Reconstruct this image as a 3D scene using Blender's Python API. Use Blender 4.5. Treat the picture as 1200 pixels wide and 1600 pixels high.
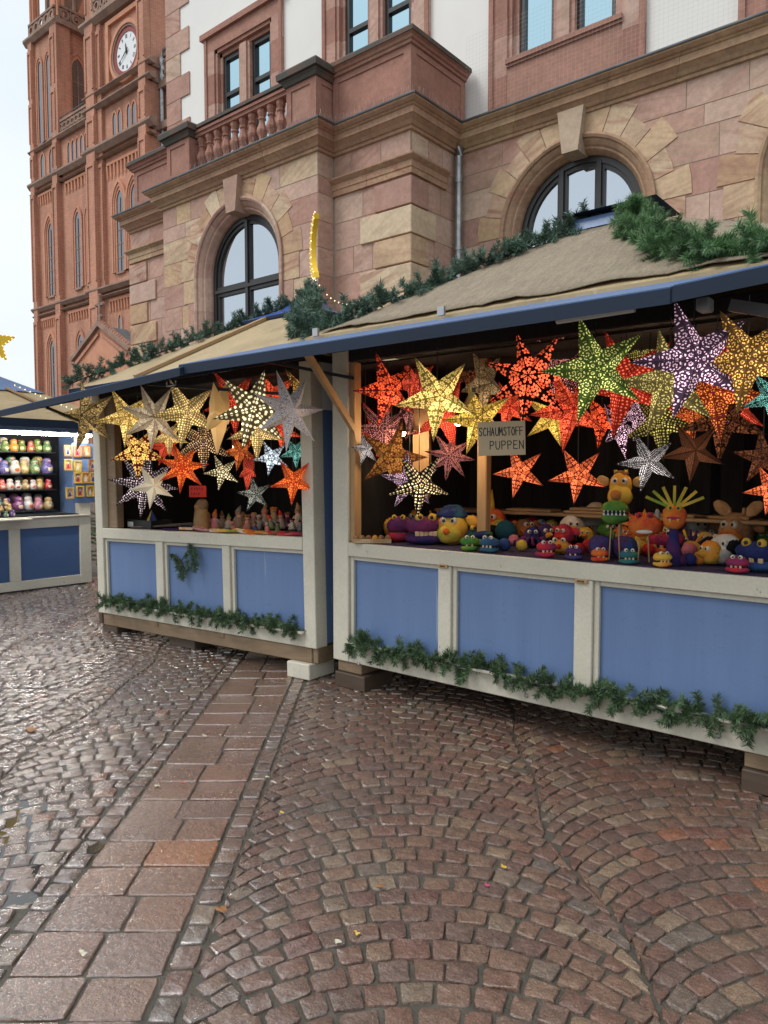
import bpy, math, random
from mathutils import Vector, Matrix
sc = bpy.context.scene
COL = sc.collection
for o in list(bpy.data.objects):
    bpy.data.objects.remove(o)
R = random.Random(11)
PI = math.pi
rad = math.radians

# ------------------------------------------------------------------ camera, sky, sun, exposure
YAW, PITCH, FPX = rad(39.7), rad(3.25), 1143.0
cam = bpy.data.cameras.new('camera')
cam.sensor_fit = 'VERTICAL'
cam.sensor_height = 24.0
cam.lens = FPX / 1600 * 24.0
cam.clip_start = 0.05
cam.clip_end = 3000
cam_o = bpy.data.objects.new('camera', cam)
COL.objects.link(cam_o)
cam_o.location = (0, 0, 1.6)
cam_o.rotation_euler = (PI / 2 - PITCH, 0, YAW)
sc.camera = cam_o

w = bpy.data.worlds.new('World')
sc.world = w
w.use_nodes = True
nt = w.node_tree
nt.nodes.clear()
n_out = nt.nodes.new('ShaderNodeOutputWorld')
n_bg = nt.nodes.new('ShaderNodeBackground')
n_sky = nt.nodes.new('ShaderNodeTexSky')
n_sky.sky_type = 'NISHITA'
n_sky.sun_disc = False
SUN_EL, SUN_ROT = 54, 215
n_sky.sun_elevation = rad(SUN_EL)
n_sky.sun_rotation = rad(SUN_ROT)
n_sky.air_density = 1.0
n_sky.dust_density = 4.0
n_sky.ozone_density = 1.0
n_hs = nt.nodes.new('ShaderNodeHueSaturation')
n_hs.inputs['Saturation'].default_value = 0.28
# an overcast layer: soft clouds of even brightness over the clear sky
n_tc = nt.nodes.new('ShaderNodeTexCoord')
n_map = nt.nodes.new('ShaderNodeMapping')
n_map.inputs['Scale'].default_value = (1.2, 1.2, 3.0)
n_ns = nt.nodes.new('ShaderNodeTexNoise')
n_ns.inputs['Scale'].default_value = 1.6
n_ns.inputs['Detail'].default_value = 5
n_rmp = nt.nodes.new('ShaderNodeValToRGB')
n_rmp.color_ramp.elements[0].position = 0.3
n_rmp.color_ramp.elements[0].color = (5.8, 6.4, 6.85, 1)
n_rmp.color_ramp.elements[1].position = 0.72
n_rmp.color_ramp.elements[1].color = (6.8, 7.15, 7.35, 1)
n_mix = nt.nodes.new('ShaderNodeMixRGB')
n_mix.inputs[0].default_value = 0.9
nt.links.new(n_sky.outputs[0], n_hs.inputs['Color'])
nt.links.new(n_tc.outputs['Generated'], n_map.inputs[0])
nt.links.new(n_map.outputs[0], n_ns.inputs[0])
nt.links.new(n_ns.outputs[0], n_rmp.inputs[0])
nt.links.new(n_hs.outputs[0], n_mix.inputs[1])
nt.links.new(n_rmp.outputs[0], n_mix.inputs[2])
nt.links.new(n_mix.outputs[0], n_bg.inputs[0])
n_bg.inputs[1].default_value = 0.1
nt.links.new(n_bg.outputs[0], n_out.inputs[0])

sun = bpy.data.lights.new('sun', 'SUN')
sun.energy = 1.3
sun.angle = rad(25)
sun.color = (1.0, 0.97, 0.93)
sun_o = bpy.data.objects.new('sun', sun)
COL.objects.link(sun_o)
# direction towards the sun: sky rotation is measured from +Y clockwise seen from above
az = rad(SUN_ROT)
sd = Vector((math.sin(az) * math.cos(rad(SUN_EL)), math.cos(az) * math.cos(rad(SUN_EL)), math.sin(rad(SUN_EL))))
sun_o.rotation_euler = sd.to_track_quat('Z', 'Y').to_euler()

sc.view_settings.view_transform = 'Standard'
sc.view_settings.look = 'None'
sc.view_settings.exposure = 0.6
sc.view_settings.gamma = 1.0
sc.view_settings.use_curve_mapping = False
sc.render.resolution_x, sc.render.resolution_y = 768, 1024

# ------------------------------------------------------------------ camera rays: a pixel of the 1200x1600 picture and a real plane give a point
FW = Vector((-math.sin(YAW) * math.cos(PITCH), math.cos(YAW) * math.cos(PITCH), -math.sin(PITCH)))
RT = Vector((math.cos(YAW), math.sin(YAW), 0))
UP = RT.cross(FW)
CAM = Vector((0, 0, 1.6))
def ray(x, y):
    return FW + RT * ((x - 600) / FPX) - UP * ((y - 800) / FPX)
def at_t(x, y, t):
    d = ray(x, y)
    return CAM + d * (t / d.y)
def at_s(x, y, s):
    d = ray(x, y)
    return CAM + d * (s / d.x)
def at_z(x, y, z=0.0):
    d = ray(x, y)
    return CAM + d * ((z - 1.6) / d.z)
def depth(p):
    return (Vector(p) - CAM).dot(FW)

# ------------------------------------------------------------------ mesh building
class MB:
    def __init__(s):
        s.v, s.f, s.uv = [], [], None
    def add(s, vs, fs):
        k = len(s.v)
        s.v += [tuple(p) for p in vs]
        s.f += [tuple(i + k for i in f) for f in fs]
        return s
    def box(s, x0, x1, y0, y1, z0, z1):
        return s.add([(x0, y0, z0), (x1, y0, z0), (x1, y1, z0), (x0, y1, z0), (x0, y0, z1), (x1, y0, z1), (x1, y1, z1), (x0, y1, z1)],
                     [(0, 3, 2, 1), (4, 5, 6, 7), (0, 1, 5, 4), (1, 2, 6, 5), (2, 3, 7, 6), (3, 0, 4, 7)])
    def cbox(s, x0, x1, y0, y1, z0, z1, c=0.006):
        """box with chamfered edges"""
        c = min(c, abs(x1 - x0) * .4, abs(y1 - y0) * .4, abs(z1 - z0) * .4)
        vs, idx = [], {}
        X, Y, Z = (x0, x1), (y0, y1), (z0, z1)
        sg = (1, -1)
        for i in (0, 1):
            for j in (0, 1):
                for k in (0, 1):
                    for a in range(3):
                        p = [X[i] + sg[i] * c, Y[j] + sg[j] * c, Z[k] + sg[k] * c]
                        p[a] = (X[i], Y[j], Z[k])[a]
                        idx[i, j, k, a] = len(vs)
                        vs.append(tuple(p))
        fs = []
        for k in (0, 1):
            q = [idx[0, 0, k, 2], idx[1, 0, k, 2], idx[1, 1, k, 2], idx[0, 1, k, 2]]
            fs.append(q if k else q[::-1])
            q = [idx[0, k, 0, 1], idx[1, k, 0, 1], idx[1, k, 1, 1], idx[0, k, 1, 1]]
            fs.append(q if not k else q[::-1])
            q = [idx[k, 0, 0, 0], idx[k, 1, 0, 0], idx[k, 1, 1, 0], idx[k, 0, 1, 0]]
            fs.append(q if k else q[::-1])
        for i in (0, 1):
            for j in (0, 1):
                for (e, fi) in (((i, j), 'z'), ((i, j), 'y'), ((i, j), 'x')):
                    if fi == 'z':
                        q = [idx[i, j, 0, 0], idx[i, j, 1, 0], idx[i, j, 1, 1], idx[i, j, 0, 1]]
                    elif fi == 'y':
                        q = [idx[i, 0, j, 0], idx[i, 1, j, 0], idx[i, 1, j, 2], idx[i, 0, j, 2]]
                    else:
                        q = [idx[0, i, j, 1], idx[1, i, j, 1], idx[1, i, j, 2], idx[0, i, j, 2]]
                    fs.append(q)
                for k in (0, 1):
                    fs.append([idx[i, j, k, 0], idx[i, j, k, 1], idx[i, j, k, 2]])
        return s.add(vs, fs)
    def bar(s, p, q, w, h, up=(0, 0, 1)):
        p, q = Vector(p), Vector(q)
        d = (q - p).normalized()
        u = Vector(up)
        a = d.cross(u)
        if a.length < 1e-4:
            a = d.cross(Vector((1, 0, 0)))
        a.normalize()
        b = a.cross(d)
        a *= w / 2
        b *= h / 2
        vs = [p - a - b, p + a - b, p + a + b, p - a + b, q - a - b, q + a - b, q + a + b, q - a + b]
        return s.add(vs, [(0, 3, 2, 1), (4, 5, 6, 7), (0, 1, 5, 4), (1, 2, 6, 5), (2, 3, 7, 6), (3, 0, 4, 7)])
    def tube(s, pts, r, n=6, r2=None):
        pts = [Vector(p) for p in pts]
        m = len(pts)
        vs, fs = [], []
        for i, p in enumerate(pts):
            d = (pts[min(i + 1, m - 1)] - pts[max(i - 1, 0)]).normalized()
            a = d.cross(Vector((0, 0, 1)))
            if a.length < .05:
                a = d.cross(Vector((1, 0, 0)))
            a.normalize()
            b = a.cross(d)
            rr = r if r2 is None else r + (r2 - r) * i / (m - 1)
            for k in range(n):
                an = 2 * PI * k / n
                vs.append(p + a * (rr * math.cos(an)) + b * (rr * math.sin(an)))
        for i in range(m - 1):
            for k in range(n):
                fs.append((i * n + k, i * n + (k + 1) % n, (i + 1) * n + (k + 1) % n, (i + 1) * n + k))
        fs.append(tuple(range(n - 1, -1, -1)))
        fs.append(tuple((m - 1) * n + k for k in range(n)))
        return s.add(vs, fs)
    def lathe(s, prof, n=12, c=(0, 0, 0), sx=1, sy=1):
        vs, fs = [], []
        for r, z in prof:
            for k in range(n):
                an = 2 * PI * k / n
                vs.append((c[0] + r * math.cos(an) * sx, c[1] + r * math.sin(an) * sy, c[2] + z))
        m = len(prof)
        for i in range(m - 1):
            for k in range(n):
                fs.append((i * n + k, i * n + (k + 1) % n, (i + 1) * n + (k + 1) % n, (i + 1) * n + k))
        fs.append(tuple(range(n - 1, -1, -1)))
        fs.append(tuple((m - 1) * n + k for k in range(n)))
        return s.add(vs, fs)
    def ball(s, c, r, nu=12, nv=8, rot=None, z0=-1.0, z1=1.0):
        if not hasattr(r, '__len__'):
            r = (r, r, r)
        M = rot if rot is not None else Matrix.Identity(3)
        c = Vector(c)
        vs, fs = [], []
        a0, a1 = math.asin(max(-1, z0)), math.asin(min(1, z1))
        for i in range(nv + 1):
            a = a0 + (a1 - a0) * i / nv
            for k in range(nu):
                b = 2 * PI * k / nu
                vs.append(c + M @ Vector((r[0] * math.cos(a) * math.cos(b), r[1] * math.cos(a) * math.sin(b), r[2] * math.sin(a))))
        for i in range(nv):
            for k in range(nu):
                fs.append((i * nu + k, i * nu + (k + 1) % nu, (i + 1) * nu + (k + 1) % nu, (i + 1) * nu + k))
        fs.append(tuple(range(nu - 1, -1, -1)))
        fs.append(tuple(nv * nu + k for k in range(nu)))
        return s.add(vs, fs)
    def prism(s, poly, y0, y1):
        """polygon of (x, z), extruded along y from y0 (front) to y1"""
        n = len(poly)
        ar = sum(poly[i][0] * poly[(i + 1) % n][1] - poly[(i + 1) % n][0] * poly[i][1] for i in range(n))
        if ar < 0:
            poly = poly[::-1]
        vs = [(x, y0, z) for x, z in poly] + [(x, y1, z) for x, z in poly]
        fs = [tuple(range(n)), tuple(range(2 * n - 1, n - 1, -1))]
        for i in range(n):
            j = (i + 1) % n
            fs.append((i, n + i, n + j, j))
        return s.add(vs, fs)
    def prismx(s, poly, x0, x1):
        """polygon of (y, z), extruded along x"""
        k = len(s.v)
        s.prism(poly, -x1, -x0)
        for i in range(k, len(s.v)):
            x, y, z = s.v[i]
            s.v[i] = (-y, x, z)
        return s
    def prismz(s, poly, z0, z1):
        n = len(poly)
        ar = sum(poly[i][0] * poly[(i + 1) % n][1] - poly[(i + 1) % n][0] * poly[i][1] for i in range(n))
        if ar < 0:
            poly = poly[::-1]
        vs = [(x, y, z0) for x, y in poly] + [(x, y, z1) for x, y in poly]
        fs = [tuple(range(n - 1, -1, -1)), tuple(range(n, 2 * n))]
        for i in range(n):
            j = (i + 1) % n
            fs.append((i, j, n + j, n + i))
        return s.add(vs, fs)
    def xf(s, M, k=0):
        for i in range(k, len(s.v)):
            s.v[i] = tuple(M @ Vector(s.v[i]))
        return s
    def mesh(s, name, m=None, smooth=False):
        me = bpy.data.meshes.new(name)
        me.from_pydata(s.v, [], s.f)
        if m:
            me.materials.append(M_(m))
        if smooth:
            me.polygons.foreach_set('use_smooth', [True] * len(me.polygons))
        if s.uv:
            l = me.uv_layers.new(name='UVMap')
            flat = [c for uv in s.uv for c in uv]
            l.data.foreach_set('uv', flat)
        me.update()
        return me
    def build(s, name, m, parent=None, smooth=False, loc=None, rot=None, label=None):
        return link(name, s.mesh(name, m, smooth), parent, loc, rot, label=label)

def link(name, me, parent=None, loc=None, rot=None, scale=None, label=None):
    o = bpy.data.objects.new(name, me)
    COL.objects.link(o)
    if parent is not None:
        o.parent = parent
    if loc is not None:
        o.location = loc
    if rot is not None:
        o.rotation_euler = rot
    if scale is not None:
        o.scale = scale
    if label:
        o['label'] = label
    return o
def smooth_angle(o, a=40):
    me = o.data
    me.polygons.foreach_set('use_smooth', [True] * len(me.polygons))
    me.set_sharp_from_angle(angle=rad(a))
    return o
def tag(o, label, cat, group=None):
    o['label'] = label
    o['category'] = cat
    if group:
        o['group'] = group
    return o
def thing(name, label, cat, loc=(0, 0, 0), rot=(0, 0, 0), group=None):
    o = bpy.data.objects.new(name, None)
    o.empty_display_size = .1
    COL.objects.link(o)
    o.location = loc
    o.rotation_euler = rot
    return tag(o, label, cat, group)
def structure(o):
    o['kind'] = 'structure'
    return o
def stuff(o):
    o['kind'] = 'stuff'
    return o

# ------------------------------------------------------------------ materials
MATS = {}
def M_(n):
    return MATS[n] if isinstance(n, str) else n
class NG:
    """small helper round a material's node tree"""
    def __init__(s, name):
        s.m = bpy.data.materials.new(name)
        s.m.use_nodes = True
        s.t = s.m.node_tree
        s.b = s.t.nodes['Principled BSDF']
        MATS[name] = s.m
    def n(s, ty, **kw):
        x = s.t.nodes.new('ShaderNode' + ty)
        for k, v in kw.items():
            setattr(x, k, v)
        return x
    def l(s, a, b):
        s.t.links.new(a, b)
    def set(s, **kw):
        for k, v in kw.items():
            s.b.inputs[k.replace('_', ' ')].default_value = v
    def math(s, op, a, b=None, c=None, clamp=False):
        x = s.n('Math', operation=op)
        x.use_clamp = clamp
        for i, q in enumerate((a, b, c)):
            if q is None:
                continue
            if isinstance(q, (int, float)):
                x.inputs[i].default_value = q
            else:
                s.l(q, x.inputs[i])
        return x.outputs[0]
    def mix(s, f, a, b, mode='MIX'):
        x = s.n('MixRGB', blend_type=mode)
        for i, q in enumerate((f, a, b)):
            if isinstance(q, (int, float)):
                x.inputs[i].default_value = q
            elif isinstance(q, tuple):
                x.inputs[i].default_value = tuple(q) + ((1,) if len(q) == 3 else ())
            else:
                s.l(q, x.inputs[i])
        return x.outputs[0]
    def ramp(s, f, stops, interp='LINEAR'):
        x = s.n('ValToRGB')
        cr = x.color_ramp
        cr.interpolation = interp
        while len(cr.elements) < len(stops):
            cr.elements.new(0.5)
        for e, (p, c) in zip(cr.elements, stops):
            e.position = p
            e.color = tuple(c) + ((1,) if len(c) == 3 else ()) if hasattr(c, '__len__') else (c, c, c, 1)
        s.l(f, x.inputs[0])
        return x.outputs[0]
    def coords(s, scale=(1, 1, 1), objrand=True, rot=(0, 0, 0)):
        tc = s.n('TexCoord')
        mp = s.n('Mapping')
        mp.inputs['Scale'].default_value = scale
        mp.inputs['Rotation'].default_value = rot
        s.l(tc.outputs['Object'], mp.inputs[0])
        if objrand:
            oi = s.n('ObjectInfo')
            cb = s.n('CombineXYZ')
            for i, k in enumerate((37.0, 91.0, 53.0)):
                s.l(s.math('MULTIPLY', oi.outputs['Random'], k), cb.inputs[i])
            s.l(cb.outputs[0], mp.inputs['Location'])
        return mp.outputs[0]
    def noise(s, vec, scale, detail=4, rough=.55, dist=0.0):
        x = s.n('TexNoise')
        x.inputs['Scale'].default_value = scale
        x.inputs['Detail'].default_value = detail
        x.inputs['Roughness'].default_value = rough
        x.inputs['Distortion'].default_value = dist
        s.l(vec, x.inputs['Vector'])
        return x.outputs['Fac']
    def rand(s):
        return s.n('ObjectInfo').outputs['Random']
    def bump(s, h, strength=.3, dist=.01):
        x = s.n('Bump')
        x.inputs['Strength'].default_value = strength
        x.inputs['Distance'].default_value = dist
        s.l(h, x.inputs['Height'])
        s.l(x.outputs[0], s.b.inputs['Normal'])

def mat(name, col, rough=.6, col2=None, scale=4, stretch=(1, 1, 1), bump=.15, bscale=60, bdist=.004, objvar=0.0, spec=.5, metallic=0.0, lo=.35, hi=.65, detail=5, dirt=0.0):
    g = NG(name)
    v = g.coords(stretch)
    f = g.noise(v, scale, detail)
    f = g.ramp(f, [(lo, 0.0), (hi, 1.0)])
    c = g.mix(f, tuple(col), tuple(col2) if col2 else tuple(x * .8 for x in col))
    if objvar:
        k = g.math('MULTIPLY_ADD', g.rand(), 2 * objvar, 1 - objvar)
        c = g.mix(1.0, c, k, 'MULTIPLY')
    if dirt:
        d = g.noise(g.coords((1, 1, 1), True), 9, 6, .7)
        d = g.ramp(d, [(.52, 0.0), (.7, dirt)])
        c = g.mix(d, c, tuple(x * .3 for x in col))
    g.l(c, g.b.inputs['Base Color'])
    r = g.math('MULTIPLY_ADD', f, .12, rough - .06)
    g.l(r, g.b.inputs['Roughness'])
    g.b.inputs['Specular IOR Level'].default_value = spec
    g.set(Metallic=metallic)
    if bump:
        g.bump(g.noise(v, bscale, 4), bump, bdist)
    return g

def emis(name, col, strength):
    g = NG(name)
    g.set(Base_Color=tuple(col) + (1,), Roughness=.5)
    g.b.inputs['Emission Color'].default_value = tuple(col) + (1,)
    g.b.inputs['Emission Strength'].default_value = strength

def sandstone(name, stops, dark=.82, streak=1.0):
    g = NG(name)
    rnd = g.rand()
    base = g.ramp(rnd, stops, 'LINEAR')
    tc = g.n('TexCoord')
    vr = g.n('VectorRotate', rotation_type='AXIS_ANGLE')
    vr.inputs['Axis'].default_value = (.3, 1, .15)
    g.l(tc.outputs['Object'], vr.inputs['Vector'])
    r2 = g.math('FRACT', g.math('MULTIPLY', rnd, 17.3))
    g.l(g.math('MULTIPLY_ADD', r2, 1.1, -.45), vr.inputs['Angle'])
    off = g.n('VectorMath', operation='ADD')
    cb = g.n('CombineXYZ')
    for i, k in enumerate((71.0, 43.0, 129.0)):
        g.l(g.math('MULTIPLY', rnd, k), cb.inputs[i])
    g.l(vr.outputs[0], off.inputs[0])
    g.l(cb.outputs[0], off.inputs[1])
    mp = g.n('Mapping')
    mp.inputs['Scale'].default_value = (.7, .7, 5.0)
    g.l(off.outputs[0], mp.inputs[0])
    st = g.noise(mp.outputs[0], 1.5, 6, .6, 1.0)
    st = g.ramp(st, [(.36, 0.0), (.50, .35), (.62, 1.0)])
    r3 = g.math('FRACT', g.math('MULTIPLY', rnd, 7.7))
    other = g.ramp(r3, [(0.0, (.42, .27, .19)), (.5, (.38, .18, .13)), (1.0, (.47, .33, .24))])
    amt = g.math('MULTIPLY', st, g.math('MULTIPLY_ADD', g.math('FRACT', g.math('MULTIPLY', rnd, 31.1)), .85 * streak, .14))
    c = g.mix(amt, base, other)
    soot = g.noise(off.outputs[0], 1.8, 5, .65)
    c = g.mix(1.0, c, g.ramp(soot, [(.30, .82), (.62, 1.06)]), 'MULTIPLY')
    fine = g.noise(off.outputs[0], 14, 6, .65)
    c = g.mix(1.0, c, g.ramp(fine, [(.25, dark - .05), (.75, 1.12)]), 'MULTIPLY')
    g.l(c, g.b.inputs['Base Color'])
    g.set(Roughness=.85)
    g.b.inputs['Specular IOR Level'].default_value = .25
    g.bump(g.noise(off.outputs[0], 70, 5, .7), .25, .004)
# ---- palette
sandstone('stone_pink', [(0, (.505, .301, .243)), (.25, (.554, .351, .282)), (.5, (.455, .262, .216)), (.75, (.592, .415, .340)), (1, (.530, .345, .289))])
sandstone('stone_mixed', [(0, (.554, .367, .297)), (.18, (.505, .310, .251)), (.36, (.616, .455, .361)), (.55, (.542, .341, .277)), (.72, (.678, .545, .412)), (.86, (.493, .292, .238)), (1, (.592, .431, .347))])
sandstone('stone_beige', [(0, (.595, .419, .252)), (.25, (.640, .485, .320)), (.5, (.529, .342, .206)), (.75, (.673, .540, .377)), (1, (.573, .391, .275))])
sandstone('stone_key', [(0, (.50, .40, .29)), (.5, (.44, .28, .22)), (1, (.52, .43, .31))], .88, .3)
sandstone('stone_cornice', [(0, (.466, .303, .189)), (.35, (.431, .262, .172)), (.7, (.525, .374, .229)), (1, (.396, .233, .160))], .7, .8)
sandstone('stone_red', [(0, (.375, .185, .142)), (.5, (.411, .216, .166)), (1, (.351, .173, .135))], .8, .2)
mat('coping', (.075, .07, .06), .9, (.20, .10, .075), 3, bump=.4, bscale=30, lo=.45, hi=.75)
mat('mortar', (.40, .33, .25), .95, bump=.1)
mat('plaster', (.80, .79, .765), .9, (.76, .745, .715), 1.2, bump=.12, bscale=120, lo=.3, hi=.75)
mat('lead', (.16, .17, .175), .45, (.10, .105, .11), 3, (1, 1, 1), bump=.05, metallic=.6)
mat('zinc', (.42, .44, .45), .38, (.25, .26, .27), 5, bump=.06, metallic=.8)
mat('window_frame', (.022, .020, .021), .38, (.03, .028, .028), 3, bump=.03)
mat('wire', (.55, .51, .47), .5, bump=0)
def glass(name, tint, inner, mixf):
    g = NG(name)
    g.set(Base_Color=tuple(inner) + (1,), Roughness=.06)
    gl = g.n('BsdfGlossy')
    gl.inputs['Color'].default_value = tuple(tint) + (1,)
    gl.inputs['Roughness'].default_value = .015
    v = g.coords((1, 1, 1), True)
    bp = g.n('Bump')
    bp.inputs['Strength'].default_value = .02
    bp.inputs['Distance'].default_value = .02
    g.l(g.noise(v, 1.3, 1), bp.inputs['Height'])
    g.l(bp.outputs[0], gl.inputs['Normal'])
    ms = g.n('MixShader')
    ms.inputs[0].default_value = mixf
    g.l(g.b.outputs[0], ms.inputs[1])
    g.l(gl.outputs[0], ms.inputs[2])
    g.l(ms.outputs[0], g.t.nodes['Material Output'].inputs['Surface'])
glass('glass_blue', (.50, .72, .82), (.02, .03, .035), .82)
glass('glass_grey', (.62, .68, .76), (.05, .055, .06), .75)
glass('glass_church', (.34, .36, .40), (.05, .05, .055), .5)

# brick of the church
g = NG('church_brick')
tc = g.n('TexCoord')
sx = g.n('SeparateXYZ')
g.l(tc.outputs['Object'], sx.inputs[0])
cb = g.n('CombineXYZ')
g.l(g.math('ADD', sx.outputs[0], sx.outputs[1]), cb.inputs[0])
g.l(sx.outputs[2], cb.inputs[1])
bt = g.n('TexBrick')
bt.inputs['Scale'].default_value = 1.0
bt.inputs['Brick Width'].default_value = .30
bt.inputs['Row Height'].default_value = .11
bt.inputs['Mortar Size'].default_value = .012
bt.inputs['Color1'].default_value = (.65, .31, .20, 1)
bt.inputs['Color2'].default_value = (.56, .245, .16, 1)
bt.inputs['Mortar'].default_value = (.30, .20, .15, 1)
bt.inputs['Bias'].default_value = 0
g.l(cb.outputs[0], bt.inputs['Vector'])
nz = g.noise(g.coords((1, 1, .25), False), .5, 5, .65)
c = g.mix(1.0, bt.outputs['Color'], g.ramp(nz, [(.3, .72), (.7, 1.12)]), 'MULTIPLY')
dk = g.ramp(g.noise(g.coords((1.4, 1.4, .18), False), 1.1, 4, .6), [(.50, 0.0), (.75, .55)])
c = g.mix(dk, c, (.20, .10, .07))
g.l(c, g.b.inputs['Base Color'])
g.set(Roughness=.9)
g.bump(bt.outputs['Fac'], .3, .02)
mat('church_brick_light', (.60, .29, .18), .9, (.54, .245, .15), 2, bump=.2, bscale=12, bdist=.02)
mat('church_stone', (.36, .235, .18), .92, (.25, .165, .13), 1.4, bump=.3, bscale=8, bdist=.03)
mat('church_roof', (.16, .17, .18), .7, (.10, .11, .12), 2, (1, 1, 6), bump=.3)
mat('clock_face', (.78, .80, .82), .4, (.74, .76, .78), 2, bump=0)
mat('black_paint', (.012, .012, .014), .45, bump=0)
mat('clock_red', (.30, .06, .05), .7, bump=0)

# wood and paint of the stalls
g = NG('cream_paint')
tc_ = g.coords((1, 1, 1))
f = g.noise(tc_, 3.0, 5, .6)
col = g.mix(g.ramp(f, [(.35, 0.0), (.65, 1.0)]), (.62, .585, .48), (.55, .515, .42))
gr = g.noise(tc_, 55, 4, .7)
col = g.mix(1.0, col, g.ramp(gr, [(.3, .90), (.7, 1.06)]), 'MULTIPLY')
ch_ = g.ramp(g.noise(tc_, 17, 7, .72), [(.655, 0.0), (.70, .75)])
col = g.mix(ch_, col, (.22, .165, .105))
k_ = g.math('MULTIPLY_ADD', g.rand(), .10, .95)
col = g.mix(1.0, col, k_, 'MULTIPLY')
g.l(col, g.b.inputs['Base Color'])
g.set(Roughness=.5)
g.bump(g.math('SUBTRACT', gr, g.math('MULTIPLY', ch_, 1.5)), .25, .004)
g = NG('blue_panel')
v = g.coords((3, 3, .22))
f = g.ramp(g.noise(v, 2.4, 6, .6), [(.3, 0.0), (.7, 1.0)])
col = g.mix(f, (.135, .215, .40), (.118, .19, .365))
gr = g.noise(g.coords((40, 40, 1.6)), 1.4, 4, .65)
col = g.mix(1.0, col, g.ramp(gr, [(.3, .96), (.7, 1.03)]), 'MULTIPLY')
dr_ = g.ramp(g.noise(g.coords((26, 26, 1.1)), 1.0, 2, .5), [(.735, 0.0), (.77, .45)])
col = g.mix(dr_, col, (.42, .46, .52))
sc_ = g.ramp(g.noise(g.coords((2.2, 2.2, 5.0)), 5.0, 6, .75), [(.60, 0.0), (.74, .5)])
col = g.mix(sc_, col, (.06, .09, .17))
g.l(col, g.b.inputs['Base Color'])
g.l(g.ramp(gr, [(.3, .36), (.7, .55)]), g.b.inputs['Roughness'])
g.bump(g.math('ADD', gr, g.noise(g.coords((1, 1, 1)), 60, 3)), .18, .004)
mat('blue_deep', (.052, .105, .24), .45, (.044, .09, .205), 2, bump=.12)
mat('blue_flap', (.125, .21, .40), .38, (.085, .15, .30), 3, (1, 4, 1), bump=.1, dirt=.2)
mat('blue_edge', (.008, .017, .036), .6, (.011, .022, .046), 3, bump=.1, spec=.25)
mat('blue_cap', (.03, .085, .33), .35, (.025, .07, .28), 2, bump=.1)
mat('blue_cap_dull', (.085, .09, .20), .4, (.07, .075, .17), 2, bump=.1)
def plywood(name, a, b, c3, stretch=(1, 9, 9)):
    g = NG(name)
    v = g.coords(stretch)
    f = g.noise(v, 1.7, 6, .6, 1.5)
    col = g.ramp(f, [(.3, a), (.55, b), (.75, c3)])
    st = g.ramp(g.noise(g.coords((1, 1, 1)), 1.6, 5, .7), [(.5, 0.0), (.72, .55)])
    col = g.mix(st, col, tuple(x * .45 for x in b))
    g.l(col, g.b.inputs['Base Color'])
    g.set(Roughness=.6)
    g.bump(g.noise(v, 30, 4), .2, .004)
plywood('plywood_roof', (.42, .32, .175), (.36, .27, .145), (.48, .39, .25), (3, 1.0, 3))
plywood('timber', (.40, .26, .13), (.33, .205, .10), (.45, .31, .17), (1, 8, 8))
plywood('timber_up', (.48, .30, .14), (.40, .24, .11), (.52, .35, .18), (8, 8, .8))
plywood('timber_wet', (.26, .18, .105), (.20, .135, .08), (.30, .22, .13), (1, 8, 8))
plywood('timber_dark', (.09, .06, .04), (.07, .045, .03), (.11, .075, .05), (1, 8, 8))
# roofing felt
g = NG('felt')
v = g.coords((1, 1, 1))
f1 = g.noise(v, 3, 6, .7)
f2 = g.noise(v, 70, 5, .75)
f3 = g.noise(g.coords((5, 1, 1)), 7, 5, .65, 1.0)
col = g.ramp(f1, [(.3, (.25, .20, .145)), (.55, (.30, .245, .175)), (.75, (.215, .175, .13))])
col = g.mix(1.0, col, g.ramp(f2, [(.3, .70), (.7, 1.2)]), 'MULTIPLY')
col = g.mix(1.0, col, g.ramp(f3, [(.35, .82), (.65, 1.1)]), 'MULTIPLY')
g.l(col, g.b.inputs['Base Color'])
g.set(Roughness=.95)
g.bump(g.math('ADD', f2, g.math('MULTIPLY', f3, 1.5)), .6, .012)
mat('felt_edge', (.05, .042, .033), .95, bump=.3)
mat('black_cloth_and_shade', (.003, .003, .004), .9, (.005, .004, .006), 5, (4, 4, .4), bump=.3, bscale=6, bdist=.03)  # curtains and cloths; also sheets and lintels blackened in place of shade
mat('black_metal', (.018, .018, .019), .4, bump=.05)
mat('steel', (.45, .45, .46), .35, bump=.05, metallic=.9)
mat('grey_metal', (.20, .205, .21), .45, bump=.05, metallic=.3)
mat('white_plastic', (.62, .62, .60), .35, bump=.02)

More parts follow.
